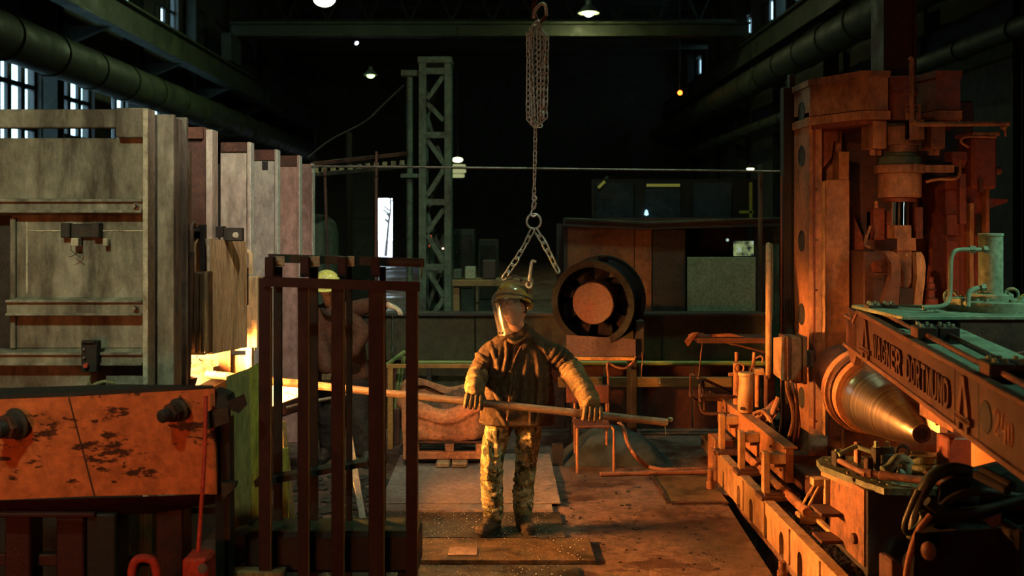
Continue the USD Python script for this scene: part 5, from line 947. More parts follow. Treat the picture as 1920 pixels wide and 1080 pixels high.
part(bm, 'beam', G().bar(P(1738, 762, 5.75), P(1802, 794, 5.35), .09, .10, .004), M['press']); part(bm, 'hanger', G().bar(P(1755, 775, 5.6), P(1757, 798, 5.6), .014, .014), M['arm_edge'])
part(bm, 'wedge', G().hull([P(1796, 786, 5.4), P(1806, 800, 5.4), P(1802, 812, 5.4), P(1796, 786, 5.5), P(1806, 800, 5.5)]), M['arm_edge'])
part(bm, 'post', G().box(XY(1776, 5.6), XY(1800, 5.6), 5.61, 5.7, .2, ZY(790, 5.6), .006), M['press_dark'])

# ---------------------------------------------------------------- fixture table with hydraulics (lower right)
ft = thing('fixture_table', 'chip-covered green fixture table with a rusty orange-lit side', 'machine table', (2.2, 5.5, .35))
zt3 = .80
part(ft, 'side_panel', G().hull([(1.905, 5.72, zt3 - .03), (1.945, 5.30, zt3 - .03), (1.945, 5.30, .36), (1.905, 5.72, .40), (1.925, 5.72, zt3 - .03), (1.965, 5.30, zt3 - .03), (1.965, 5.30, .36), (1.925, 5.72, .40)]), M['table_side'])
part(ft, 'front_panel', G().box(1.955, 2.9, 5.28, 5.31, .30, zt3 - .03, .004), M['black'])
part(ft, 'body', G().box(1.97, 2.9, 5.31, 5.85, .30, zt3 - .03, .01), M['black'])
part(ft, 'top_plate', G().prism([(1.87, 5.86), (1.85, 5.72), (1.94, 5.42), (2.02, 5.22), (2.9, 5.16), (2.9, 5.95), (1.95, 5.95)], zt3 - .035, zt3), M['green_oily'], 'oily green table top')
part(ft, 'front_edge', G().hull([(1.855, 5.73, zt3 - .06), (1.94, 5.41, zt3 - .06), (1.855, 5.73, zt3 - .034), (1.94, 5.41, zt3 - .034), (1.88, 5.73, zt3 - .06), (1.96, 5.41, zt3 - .06)]), M['press'])
part(ft, 'foot', G().box(2.05, 2.2, 5.33, 5.6, .2, .31, .006).box(2.5, 2.7, 5.33, 5.6, .2, .31, .006), M['press_dark'])
part(ft, 'shelf_lip', G().box(1.80, 1.92, 5.55, 5.75, .55, .57, .003), M['press_dark']); part(ft, 'shelf_lip', G().box(1.80, 1.92, 5.55, 5.72, .40, .42, .003), M['press_dark'])
for yy in (5.40, 5.62): part(ft, 'dark_hole', G().cyl((1.945, yy, .48 if yy < 5.5 else .70), (1.915, yy, .48 if yy < 5.5 else .70), .03, n=14), M['rust'])
sw = G(); rs = random.Random(15)
for k in range(420):
    x, y = rs.uniform(1.9, 2.45), rs.uniform(5.25, 5.9); a = rs.uniform(0, 2 * PI); l = rs.uniform(.006, .03)
    if x < 1.9 + (5.7 - y) * .25: continue
    sw.hull([(x, y, zt3), (x + l * math.cos(a), y + l * math.sin(a), zt3 + rs.uniform(.001, .008)), (x + .004, y + .003, zt3 + .001), (x + .001, y - .004, zt3 + .006)])
one('metal_chips', sw, M['green_oily'], 'greenish metal chips strewn over the fixture table', 'chips', kind='stuff', smooth=False)
T3 = lambda px, Y, z: np.array((XY(px, Y), Y, z))
stk = thing('ring_stack', 'stack of two thick round green discs on the fixture table', 'discs', T3(1729, 5.55, zt3))
cD = T3(1729, 5.55, zt3)
part(stk, 'lower_disc', G().cyl(cD, cD + (0, 0, .055), .098, n=40, b=.006), M['green_oily']); part(stk, 'upper_disc', G().cyl(cD + (-.01, .0, .062), cD + (-.01, 0, .105), .088, n=40, b=.006), M['green_oily'])
part(stk, 'spacer', G().cyl(cD + (0, 0, .05), cD + (0, 0, .065), .06, n=24), M['black'])
hy = thing('hydraulic_manifold', 'dark hydraulic manifold with elbows and couplings on the fixture table', 'hydraulics', T3(1640, 5.5, zt3))
def blk(px, Y, w, d, h, m='black', z=zt3): c = T3(px, Y, z); return part(hy, 'block', G().box(c[0] - w / 2, c[0] + w / 2, Y - d / 2, Y + d / 2, z, z + h, .006), M[m])
b1 = blk(1572, 5.7, .06, .07, .085); blk(1608, 5.78, .03, .05, .12, 'press'); b2 = blk(1660, 5.6, .08, .08, .10); blk(1658, 5.6, .13, .06, .13); blk(1630, 5.62, .05, .05, .07, 'press_dark')
for a in (1568, 1576): part(b1, 'bolt', G().bolt(T3(a, 5.7, zt3 + .085), (0, 0, 1), .009, .014), M['green'])
for a in (1643, 1664): part(b2, 'bolt', G().bolt(T3(a, 5.6, zt3 + .13), (0, 0, 1), .014, .035), M['green'])
part(hy, 'pipe', G().cyl(T3(1572, 5.66, zt3 + .075), T3(1606, 5.7, zt3 + .115), .014, n=12), M['green']); part(hy, 'pipe', G().cyl(T3(1574, 5.62, zt3 + .05), T3(1625, 5.35, zt3 + .04), .017, n=14), M['arm_edge'])
part(hy, 'pipe', G().cyl(T3(1608, 5.74, zt3 + .10), T3(1665, 5.66, zt3 + .06), .014, n=12), M['green'])
part(hy, 'coupling', G().lathe(T3(1616, 5.38, zt3 + .042), T3(1720, 5.22, zt3 + .045) - T3(1616, 5.38, zt3 + .042), [(.02, 0), (.024, .01), (.024, .05), (.019, .055), (.019, .09), (.026, .095), (.026, .14), (.021, .15), (.021, .34), (.017, .345), (.017, .45)], 18), M['arm_edge'])
part(hy, 'elbow', G().tube([T3(1655, 5.35, zt3 + .06), T3(1668, 5.36, zt3 + .075), T3(1676, 5.38, zt3 + .10), T3(1684, 5.4, zt3 + .115), T3(1698, 5.42, zt3 + .10), T3(1706, 5.42, zt3 + .075)], .026, 14), M['green_oily'], 'bent green elbow')
part(hy, 'elbow', G().tube([T3(1684, 5.36, zt3 + .05), T3(1696, 5.36, zt3 + .04), T3(1702, 5.36, zt3 + .06), T3(1700, 5.37, zt3 + .09)], .022, 14), M['green_oily'])
part(hy, 'eye', G().torus(T3(1692, 5.5, zt3 + .13), (.3, 1, .2), .032, .010, 22, 8), M['rubber'])
part(hy, 'gland', G().cyl(T3(1668, 5.42, zt3 + .03), T3(1660, 5.42, zt3 + .06), .028, n=16), M['rubber'])
for k, (a, y, r) in enumerate(((1590, 5.52, .010), (1600, 5.36, .012))): one('loose_nut', G().cyl(T3(a, y, zt3), T3(a, y, zt3 + .016), r, n=6, b=.001), M['soot'], ['small nut lying on the green table top near its left corner', 'nut lying on the table top in front of the pipe'][k], 'nut', smooth=20)

# bed foot pieces in front of the table
fr = thing('orange_lit_block', 'orange-lit cast block under the fixture table with clamps', 'casting', T3(1640, 5.0, .1))
part(fr, 'casting', G().box(XY(1612, 5.05), XY(1692, 5.05), 5.02, 5.2, .02, .34, .012).hull([(XY(1605, 5.3), 5.3, .2), (XY(1640, 5.02), 5.02, .26), (XY(1640, 5.02), 5.02, .02), (XY(1605, 5.3), 5.3, .02), (XY(1612, 5.3) + .1, 5.3, .3)]), M['press_light'])
part(fr, 'clamp', G().box(XY(1662, 4.9), XY(1676, 4.9), 4.84, 5.0, .0, ZY(1048, 4.9), .006).box(XY(1674, 4.9), XY(1688, 4.9), 4.84, 5.0, .3, ZY(1052, 4.9), .006).box(XY(1663, 4.9), XY(1674, 4.9), 4.85, 4.95, .3, ZY(1045, 4.9), .006), M['press_dark'])
part(fr, 'rib', G().box(XY(1688, 5.0), XY(1697, 5.0), 4.98, 5.1, .0, .4, .004), M['press'])
# dark machine, hoses at the corner
dm = thing('dark_gear_case', 'black gear case with lumpy castings filling the lower right corner', 'gear case', (2.4, 4.3, .3))
g = G().hull([P(1765, 910, 4.5), P(1800, 882, 4.6), P(1900, 856, 4.7), P(1960, 850, 4.7), P(1960, 1000, 4.4), P(1750, 990, 4.4), P(1765, 905, 4.9), P(1960, 850, 5.0)])
part(dm, 'upper_casting', g, M['grease'])
part(dm, 'lower_casting', G().hull([P(1715, 1000, 4.3), P(1960, 985, 4.3), P(1960, 1400, 4.3), P(1705, 1400, 4.3), P(1730, 990, 4.8), P(1960, 985, 4.8), P(1705, 1400, 4.8), P(1960, 1400, 4.8)]), M['grease'])
for k, (a, b, r) in enumerate(((1800, 930, .10), (1850, 925, .11), (1910, 930, .14), (1760, 1015, .10), (1740, 1060, .11), (1830, 1040, .16))): part(dm, 'boss', G().ball(P(a, b, 4.55), r, (1, 1, .75), 3), M['grease'])
part(dm, 'ridge_pipe', G().cyl(P(1842, 884, 4.4), P(1898, 912, 4.2), .022, n=14), M['grease']); part(dm, 'ridge_pipe', G().cyl(P(1830, 890, 4.4), P(1890, 920, 4.2), .02, n=14), M['grease'])
part(dm, 'cone_nut', G().ball(P(1741, 1033, 4.15), .030, (1, 1, 1.3), 3), M['press'], 'small red-lit rounded cap')
part(dm, 'fin', G().box(XY(1898, 4.2), XY(1912, 4.2), 4.16, 4.3, .2, ZY(985, 4.2), .01), M['grease'])
part(dm, 'plate', G().hull([P(1842, 975, 4.22), P(1878, 962, 4.22), P(1876, 985, 4.22), P(1862, 990, 4.22), P(1842, 975, 4.25), P(1878, 962, 4.25), P(1876, 985, 4.25)]), M['press_dark'])
def hose(pts, Y, r, m, lab, k=None):
    return one('hydraulic_hose', G().tube([P(a, b, Y + (c[0] if c else 0)) for a, b, *c in pts], r, 14, sub=8), M[m], lab, 'hose', 'hydraulic hoses in the lower right corner')
hose([(1850, 905), (1815, 884), (1780, 880), (1750, 893), (1732, 918), (1722, 945), (1716, 975), (1712, 1010)], 4.6, .030, 'hose_green', 'thick green-glinting hose curving down from the gear case to the table front')
hose([(1722, 918), (1712, 940), (1702, 965), (1696, 985), (1700, 998), (1712, 996), (1724, 984), (1730, 968), (1728, 958)], 4.5, .014, 'hose_green', 'thin hose forming a hanging loop left of the gear case')
hose([(1738, 940), (1760, 955), (1785, 962), (1815, 962), (1850, 955), (1890, 945), (1940, 930)], 4.35, .022, 'rubber', 'long black hose sagging across the gear case')
hose([(1760, 955), (1785, 935), (1810, 925), (1850, 922), (1900, 930), (1940, 935)], 4.42, .018, 'rubber', 'black hose arching above the sagging one')
hose([(1745, 966), (1725, 990), (1712, 1020), (1702, 1060), (1694, 1110)], 4.35, .014, 'cable', 'brownish hose running down to the bottom edge')
# ---------------------------------------------------------------- middle background
YB = 10.6
bar = thing('barrier_wall', 'long low olive and dark red steel barrier wall across the hall', 'barrier', (.5, YB, 0))
for a, b in ((590, 735), (737, 890), (892, 1062), (1064, 1240), (1242, 1442)):
    part(bar, 'upper_panel', G().box(XY(a, YB), XY(b, YB), YB, YB + .04, ZY(676, YB), ZY(592, YB), .006), M['barrier'])
part(bar, 'top_flange', G().box(XY(588, YB), XY(1442, YB), YB - .06, YB + .2, ZY(592, YB), ZY(586, YB), .004), M['soot'])
for a, b, m in ((590, 755, 'barrier_red'), (757, 900, 'barrier'), (902, 1060, 'barrier_red'), (1062, 1198, 'barrier_red'), (1206, 1300, 'barrier_red'), (1302, 1442, 'barrier_red')):
    part(bar, 'lower_panel', G().box(XY(a, YB), XY(b, YB), YB + .06, YB + .10, .0, ZY(676, YB), .006), M[m])
part(bar, 'seam_post', G().box(XY(1198, YB), XY(1205, YB), YB + .02, YB + .08, 0, ZY(690, YB), .004), M['soot'])
part(bar, 'slanted_sheet', G().hull([P(1203, 728, 10.4), P(1232, 722, 10.4), P(1212, 776, 10.4), P(1200, 772, 10.4), P(1203, 728, 10.42), P(1232, 722, 10.42), P(1212, 776, 10.42)]), M['barrier_red'])
rl_ = thing('guard_rail', 'long pale green guard rail pipe in front of the barrier wall', 'rail', (.5, 10.35, 0))
part(rl_, 'pipe', G().cyl((XY(764, 10.35), 10.35, ZY(680, 10.35)), (XY(1440, 10.35), 10.35, ZY(681, 10.35)), .024, n=14), M['alu'])
for a in (1131, 1405, 800): part(rl_, 'post', G().box(XY(a, 10.38), XY(a + 9, 10.38), 10.36, 10.42, 0, ZY(680, 10.38), .004), M['soot'])
pk = thing('plank_beam', 'dirty yellow-brown plank beam fixed along the barrier wall', 'plank', (1.2, 10.2, .5))
part(pk, 'plank', G().box(XY(1046, 10.25), XY(1130, 10.25), 10.22, 10.28, ZY(726, 10.25), ZY(707, 10.25), .005).box(XY(1141, 10.25), XY(1372, 10.25), 10.22, 10.28, ZY(725, 10.25), ZY(707, 10.25), .005), M['plank'])
part(pk, 'chalk_tick', G().box(XY(1235, 10.22), XY(1238, 10.22), 10.212, 10.222, ZY(720, 10.2), ZY(710, 10.2), .001), M['cream_light'])
part(pk, 'bracket', G().box(XY(1130, 10.25), XY(1141, 10.25), 10.21, 10.30, 0, ZY(704, 10.25), .004), M['soot'])
yf = thing('angle_frame', 'yellow-orange angle-iron frame at the left end of the guard rail', 'frame', P(800, 780, 9.7))
part(yf, 'top_angle', G().box(XY(725, 9.7), XY(905, 9.7), 9.68, 9.74, ZY(690, 9.7), ZY(683, 9.7), .003), M['yellow_frame']); part(yf, 'leg', G().box(XY(727, 9.7), XY(737, 9.7), 9.68, 9.74, 0, ZY(690, 9.7), .003), M['yellow_frame']); part(yf, 'leg', G().box(XY(892, 9.7), XY(902, 9.7), 9.68, 9.74, 0, ZY(690, 9.7), .003), M['yellow_frame'])
gbx = thing('green_props', 'pair of pale green bars propped against the angle frame', 'bars', P(750, 760, 9.8))
part(gbx, 'bar', G().bar(P(722, 686, 9.72), P(759, 659, 10.0), .03, .03), M['green_bar'])
part(gbx, 'bar', G().bar(P(757, 668, 9.95), P(744, 770, 9.9), .05, .02), M['green_bar']); part(gbx, 'bar', G().bar(P(749, 682, 9.92), P(738, 775, 9.88), .04, .02), M['green_bar'])
part(gbx, 'foot', G().box(XY(735, 9.9), XY(750, 9.9), 9.85, 9.95, 0, ZY(765, 9.9)), M['rust'])
# axial fan
fn = thing('drum_fan', 'big black drum fan with a round orange-lit hub plate', 'fan', P(1125, 668, 9.6))
fc = P(1111, 569, 9.55); fa = np.array((-.36, -.92, -.07)); fa /= np.linalg.norm(fa); R = .405
part(fn, 'drum', G().lathe(fc, -fa, [(R * .86, 0), (R, 0), (R, .06), (R * .97, .065), (R * .97, .36), (R * 1.0, .37), (R * 1.0, .43), (R * .95, .44), (R * .93, .44), (R * .93, .05), (R * .86, 0)], 56), M['fan_metal'], smooth=40)
part(fn, 'front_rim', G().ring(fc + fa * .012, -fa, R * .86, R * 1.02, .05, 56), M['fan_rim']); part(fn, 'rear_rim', G().ring(fc - fa * .36, -fa, R * .95, R * 1.06, .04, 56), M['fan_rim'])
part(fn, 'hub', G().cyl(fc - fa * .26, fc - fa * .01, .205, n=44, b=.008), M['fan_hub'], 'orange-lit round hub plate')
part(fn, 'hub_mark', G().hull([fc - fa * .008 + o for o in (np.array((.035, 0, .02)), np.array((.07, 0, .02)), np.array((.07, 0, -.005)), np.array((.03, 0, -.012)), np.array((-.02, 0, -.012)), np.array((.035, .012, 0)))]), M['black'])
u, v, w = frame(fa)
for k in range(9):
    a = 2 * PI * k / 9; d = u * math.cos(a) + v * math.sin(a); e = np.cross(w, d); o = fc - fa * .2
    part(fn, 'blade', G().hull([o + d * .2 + e * .05 + w * .05, o + d * .2 - e * .05 - w * .05, o + d * .375 + e * .09 + w * .03, o + d * .375 - e * .09 - w * .03] + [o + d * .2 + e * .05 + w * .055, o + d * .375 + e * .09 + w * .036, o + d * .29 + w * .014]), M['fan_metal'])
part(fn, 'back_plate', G().cyl(fc - fa * .42, fc - fa * .44, R * .92, n=44), M['black'])
part(fn, 'base_plate', G().hull([P(1062, 669, 9.5), P(1192, 667, 9.5), P(1192, 636, 9.5), P(1062, 628, 9.5)] + [P(1062, 669, 9.95), P(1192, 667, 9.95), P(1192, 640, 9.95), P(1062, 640, 9.95)]), M['mauve'], 'mauve-grey base box')
part(fn, 'base_lip', G().box(XY(1064, 9.5), XY(1190, 9.5), 9.46, 9.96, ZY(675, 9.5), ZY(669, 9.5), .004), M['yellow_frame'])
part(fn, 'stand_leg', G().box(XY(1191, 9.6), XY(1207, 9.6), 9.55, 9.75, ZY(674, 9.6), ZY(600, 9.6), .006), M['black'])
part(fn, 'lug', G().box(XY(1124, 9.7), XY(1140, 9.7), 9.66, 9.76, fc[2] + R + .0, fc[2] + R + .05, .006), M['fan_metal'])
for a in (1070, 1180): part(fn, 'bracket_leg', G().box(XY(a, 9.7), XY(a + 12, 9.7), 9.6, 9.9, 0, ZY(674, 9.6), .006), M['black'])
one('fan_cable', G().tube([P(1192, 668, 9.48), P(1186, 680, 9.48), P(1172, 690, 9.48), P(1155, 688, 9.48), P(1142, 680, 9.48), P(1138, 688, 9.46), P(1140, 705, 9.46), P(1141, 735, 9.46), P(1140, 800, 9.46)], .0115, 10), M['cable'], 'reddish cable looping under the fan base', 'cable')
one('thin_hanging_wire', G().tube([P(1203, 660, 9.5), P(1205, 675, 9.5), P(1203, 690, 9.5), P(1202, 712, 9.5)], .005, 8), M['cable'], 'thin wire hanging right of the fan base', 'wire')
# cabin behind
cb = thing('control_cabin', 'dark control cabin with a brown panel and a pale green sheet behind the fan', 'cabin', (1.9, 12, 0))
YK = 11.6
part(cb, 'brown_panel', G().box(XY(1064, YK), XY(1189, YK), YK, YK + .04, 0, ZY(424, YK), .004), M['cabin_orange']); part(cb, 'brown_panel', G().box(XY(1190, YK), XY(1222, YK), YK, YK + .04, 0, ZY(428, YK), .004), M['cabin_orange'])
part(cb, 'door', G().box(XY(1224, YK), XY(1286, YK), YK + .02, YK + .06, 0, ZY(430, YK), .004), M['black'])
part(cb, 'green_sheet', G().box(XY(1288, YK), XY(1416, YK), YK - .03, YK, 0, ZY(482, YK), .004), M['cabin_green'], 'pale green sheet')
part(cb, 'corner_post', G().box(XY(1058, YK), XY(1064, YK), YK, YK + .1, 0, ZY(412, YK), .004).box(XY(1416, YK), XY(1436, YK), YK, YK + .1, 0, ZY(412, YK), .004), M['black'])
part(cb, 'right_panel', G().box(XY(1436, YK), XY(1462, YK), YK, YK + .04, 0, ZY(424, YK), .004), M['green_dark'])
part(cb, 'roof', G().hull([P(1056, 409, YK - .1), P(1210, 417, YK - .1), P(1462, 408, YK - .1), P(1056, 424, YK - .1), P(1210, 430, YK - .1), P(1462, 424, YK - .1), P(1056, 409, YK + 1.6), P(1462, 408, YK + 1.6)]), M['black'])
part(cb, 'roof_edge', G().bar(P(1060, 409, YK - .12), P(1212, 417, YK - .12), .02, .012).bar(P(1212, 417, YK - .12), P(1460, 408, YK - .12), .02, .012), M['green_dark'])
part(cb, 'back_wall', G().box(XY(1058, YK), XY(1462, YK), YK + 1.5, YK + 1.55, 0, 2.2, 0), M['black'])
part(cb, 'red_trim', G().bar(P(1118, 427, YK - .02), P(1156, 427, YK - .02), .012, .012), M['red_rust'])
M['screen'] = matdef('painted_reflections', {"g": ("geometry", {}), "n": ("noise_texture", {"scale": 9.0, "detail": 3.0}), "r": ("rgb_ramp", {"ramp": [(.42, (.02, .03, .03)), (.60, (.45, .55, .22)), (.72, (.6, .75, .9))]}), "e": ("emission", {"strength": .55})}, [("g.position", "n.vector"), ("n.fac", "r.fac"), ("r.color", "e.color")], "e.emission")  # glowing noise stands in for reflections on the cabin window
part(cb, 'reflection_pane', G().box(XY(1376, YK), XY(1414, YK), YK + .02, YK + .03, ZY(480, YK), ZY(452, YK), .001), M['screen'], 'window pane with pale reflections painted as glow')
part(cb, 'lamp_dot', G().ball(P(1364, 450, YK), .018), glow('cabin_dot', (.45, .6, .5), .8))
part(cb, 'hand_rail', G().tube([P(1440, 470, 11.4), P(1444, 462, 11.4), P(1448, 470, 11.4), P(1448, 600, 11.4)], .012, 8), M['press_light'])
# glazed office further back
of = thing('glazed_office', 'dark glazed office with a glowing yellow lintel strip far behind the cabin', 'office', (2.2, 15.5, 0))
YG = 15.0
part(of, 'wall', G().box(XY(1112, YG), XY(1430, YG), YG + .1, YG + .2, 0, ZY(335, YG), 0), M['black'])
part(of, 'pane', G().box(XY(1118, YG), XY(1188, YG), YG, YG + .04, 2.2, ZY(342, YG), 0), M['bluelight']); part(of, 'pane', G().box(XY(1210, YG), XY(1276, YG), YG, YG + .04, 2.2, ZY(342, YG), 0), M['bluelight']); part(of, 'pane', G().box(XY(1300, YG), XY(1372, YG), YG, YG + .04, 2.2, ZY(342, YG), 0), M['bluelight'])
part(of, 'mullion', G().box(XY(1189, YG), XY(1209, YG), YG - .05, YG + .05, 0, ZY(345, YG), 0), M['black'])
M['lit_strip'] = glow('yellow_strip_glow', (.55, .55, .10), .22)  # weak glow for the strips at the office lintel
part(of, 'glowing_strip', G().box(XY(1212, YG), XY(1274, YG), YG - .04, YG - .01, ZY(350, YG), ZY(345, YG), 0), M['lit_strip'], 'yellow-green glowing strip along the lintel')
part(of, 'glowing_strip', G().bar(P(1122, 352, YG - .05), P(1134, 340, YG - .05), .04, .04), M['lit_strip'])
part(of, 'blue_glow_spot', G().lathe(P(1212, 405, YG - .1), (0, 0, 1), [(.0, 0), (.035, .02), (.02, .08), (0, .10)], 14), glow('blue_spark', (.5, .8, 1.0), 1.3))  # small bluish glowing spot before the glass
part(of, 'yellow_door_frame', G().box(XY(1405, 14.5), XY(1410, 14.5), 14.48, 14.52, 2.2, ZY(342, 14.5), 0).box(XY(1386, 14.5), XY(1412, 14.5), 14.48, 14.52, ZY(400, 14.5), ZY(395, 14.5), 0), grimy('yellow_door_paint', (.36, .36, .05), (.5, .5, .08), None, 5), 'yellow door frame')
# lattice mast and boom
ms = thing('lattice_mast', 'tall green lattice mast standing behind the barrier wall', 'mast', (-.84, 13, 0))
YM = 13.0; z_of = lambda y: ZY(y, YM)
for a, b in ((785, 799), (833, 846)):
    for yo in (0, .38): part(ms, 'leg', G().box(XY(a, YM), XY(b, YM), YM + yo, YM + yo + .06, 0, z_of(108), .003), M['mast_green'])
part(ms, 'cap', G().box(XY(783, YM), XY(847, YM), YM - .01, YM + .46, z_of(118), z_of(106), .004), M['mast_green'])
for y in (132, 252, 378, 500, 612): part(ms, 'rung', G().box(XY(799, YM), XY(833, YM), YM + .005, YM + .03, z_of(y + 7), z_of(y - 5), .002), M['mast_green'])
for (a, b), (c, d) in (((832, 142), (801, 186)), ((801, 194), (832, 226)), ((801, 262), (830, 304)), ((832, 318), (801, 366)), ((832, 392), (801, 436)), ((801, 440), (832, 492)), ((801, 506), (832, 556)), ((832, 560), (801, 606))): part(ms, 'diagonal', G().bar(P(a, b, YM + .035), P(c, d, YM + .035), .062, .014, .002, up=(0, 1, 0)), M['mast_green'])
for k in range(6): part(ms, 'rear_diagonal', G().bar(P(801 if k % 2 else 832, 130 + 90 * k, YM + .41), P(832 if k % 2 else 801, 220 + 90 * k, YM + .41), .05, .014, .002, up=(0, 1, 0)), M['mast_green'])
pp = thing('mast_post', 'slim dark post with a bracket arm left of the lattice mast', 'post', (-1.15, 13.1, 0))
part(pp, 'post', G().cyl((XY(768, 13.1), 13.1, 0), (XY(768, 13.1), 13.1, ZY(145, 13.1)), .042, n=14), M['mast_green']); part(pp, 'head', G().box(XY(752, 13.1), XY(786, 13.1), 13.05, 13.2, ZY(143, 13.1), ZY(132, 13.1), .004), M['mast_green'])
part(pp, 'foot_plate', G().box(XY(752, 13.1), XY(785, 13.1), 13.0, 13.2, ZY(334, 13.1), ZY(326, 13.1), .004), M['mast_green'])
bo = thing('boom_conveyor', 'slanted boom with pale slats reaching from the furnace to the post', 'boom', P(670, 320, 12.4))
part(bo, 'top_chord', G().bar(P(584, 308, 11.6), P(762, 288, 13.0), .05, .05), M['rust']); part(bo, 'bottom_chord', G().bar(P(584, 328, 11.6), P(762, 312, 13.0), .05, .05), M['soot'])
for k in range(11):
    t_ = (k + .5) / 11; a = P(584 + 178 * t_, 322 - 16 * t_, 11.6 + 1.4 * t_); part(bo, 'slat', G().obox(a, (1, 0, 0), (0, 1, 0), (0, 0, 1), .062, .03, .085, .003), M['timber'])
one('stay_rope', G().tube([P(576, 296, 11.3), P(620, 262, 11.7), P(684, 228, 12.2), P(720, 195, 12.6), P(757, 160, 13.0)], .011, 8), M['soot'], 'thin dark rope rising from the boom to the slim post', 'rope')
one('taut_rope', G().tube([P(584, 312, 10.6), P(800, 313.5, 10.6), P(1000, 316, 10.6), P(1425, 321, 10.6), P(1492, 321, 10.0)], .0125, 8), M['soot'] if False else M['steel'], 'long taut steel rope running from the furnace end to the rolling machine', 'rope')
for k, (a, b, c, d, lab) in enumerate(((609, 316, 624, 480, 'brown slanted bar behind the top of the rack, nearest the furnace'), (706, 284, 703, 480, 'thin brown bar left of the bright gate gap'))):
    t = thing('thin_bar', lab, 'bar', P(c, 700, 10.9)); part(t, 'bar', G().bar(P(a, b, 10.9), np.array((XY(c, 10.9), 10.9, 0)), .03, .03), M['rust'])
one('rope_post', G().box(XY(1422, 10.7), XY(1428, 10.7), 10.65, 10.72, 0, ZY(310, 10.7), .004), M['soot'], 'slim dark post carrying the right end of the taut rope', 'post')
bt = thing('green_tank', 'dim green domed tank behind the end of the furnace', 'tank', P(592, 600, 12.2)); part(bt, 'shell', G().lathe((XY(596, 12.6), 12.6, 1.0), (0, 0, 1), [(.26, 0), (.26, 1.08), (.22, 1.22), (.12, 1.30), (0, 1.32)], 28), M['green_dark']); part(bt, 'leg', G().cyl((XY(596, 12.6), 12.6, 0), (XY(596, 12.6), 12.6, 1.0), .05, n=10), M['soot'])
# machinery silhouettes deep behind the mast
rs = random.Random(31)
for k, (a, b, y0, d, lab) in enumerate(((850, 890, 430, 15.5, 'dim upright cabinet right of the lattice mast'), (897, 935, 450, 16.5, 'second dim cabinet, between the mast and the hanging chain'), (590, 650, 245, 22, 'dim green switch cabinet high behind the furnace end'), (660, 700, 300, 19, 'dim cabinet behind the boom'), (1140, 1180, 330, 21, 'dim cabinet far behind the glazed office'))):
    t = thing('dim_cabinet', lab, 'cabinet', (XY((a + b) / 2, d), d, 0))
    part(t, 'body', G().box(XY(a, d), XY(b, d), d, d + .8, 0, ZY(y0, d), .01), M['green_dark']); part(t, 'door_panel', G().box(XY(a + 4, d), XY(b - 4, d), d - .03, d, ZY(y0 + 110, d), ZY(y0 + 10, d), .005), M['hall_duct'] if k < 3 else M['green_dark'])
sp = thing('small_sign_lamp', 'two tiny indicator lamps glowing inside the lattice mast', 'lamp', P(806, 465, 13.6)); part(sp, 'housing', G().box(XY(800, 13.8), XY(842, 13.8), 13.78, 13.9, 0, ZY(440, 13.8), .004), M['green_dark'])
part(sp, 'spark', G().ball(P(830.5, 466, 13.75), .014), glow('spark_white', (1, .6, .4), 3)); part(sp, 'spark', G().ball(P(808, 443, 13.75), .012, (1, 1, 1.6)), glow('spark_red', (.7, .1, .03), .6)); part(sp, 'spark', G().ball(P(805, 461, 13.75), .010, (1, 1, 2)), glow('spark_red2', (.6, .12, .05), .5))
for k in range(4):
    part(sp, 'dot', G().ball(P((808, 805, 846, 856)[k], (485, 490, 470, 472)[k], 13.72), .009), M['steel'])
one('workbench', G().box(XY(848, 12), XY(1000, 12), 11.9, 12.5, ZY(536, 12), ZY(524, 12), .006).box(XY(850, 12), XY(862, 12), 11.95, 12.4, 0, ZY(536, 12)).box(XY(988, 12), XY(998, 12), 11.95, 12.4, 0, ZY(536, 12)), M['plank'], 'dim yellow-edged workbench behind the helmet of the worker', 'bench')
for k, (a, b, y0, y1, m) in enumerate(((872, 892, 500, 524, 'cabin_green'), (905, 930, 488, 524, 'soot'), (850, 866, 505, 524, 'green_dark'))):
    one('bench_box', G().box(XY(a, 12.1), XY(b, 12.1), 12.0, 12.3, ZY(y1, 12) + .003, ZY(y0, 12.1), .01), M[m], ['pale grey-green box on the dim workbench', 'tall dark box on the dim workbench', 'small dark green box on the workbench next to the mast'][k], 'box')

# ---------------------------------------------------------------- bag of scrap on a pallet
bg = thing('scrap_bag', 'orange-lit fabric bag with a folded rim, full of scrap, on a pallet', 'bag', P(828, 880, 9.0))
x0, x1, yf_, yb_ = XY(752, 8.95), XY(915, 8.95), 8.92, 9.62
def rect_loop(x0, x1, y0, y1, n, zf):
    r = .10; pts = []
    per = [(x0 + r, y0), (x1 - r, y0), (x1, y0 + r), (x1, y1 - r), (x1 - r, y1), (x0 + r, y1), (x0, y1 - r), (x0, y0 + r)]
    poly = Polygon(per).exterior
    for k in range(n):
        p = poly.interpolate(k / n, normalized=True); pts.append((p.x, p.y, zf(p.x, p.y)))
    return np.array(pts)
N = 96
rows = []
sag = lambda x, y: .055 * math.cos((x - x0) / (x1 - x0) * 2 * PI) + (.09 * (y - yf_) / (yb_ - yf_))
for k, (off, z, s) in enumerate(((-.06, .235, 0), (.0, .25, .2), (.015, .33, .5), (.0, .43, .8), (.02, .46, 1), (.045, .485, 1), (.05, .53, 1), (.03, .565, 1), (-.01, .585, 1), (-.03, .57, 1), (-.035, .52, 1))):
    L_ = rect_loop(x0 - off, x1 + off, yf_ - off, yb_ + off, N, lambda x, y: z + s * sag(x, y))
    nz = meshkit.fbm(L_ * 6 + k * .13, 3, 5) - .5; L_[:, 1] += nz * .05 * (L_[:, 1] < 9.1); L_[:, 2] += (meshkit.fbm(L_ * 5 + 3, 3, 8) - .5) * .07 * s; L_[:, 0] += nz * .03
    rows.append(L_)
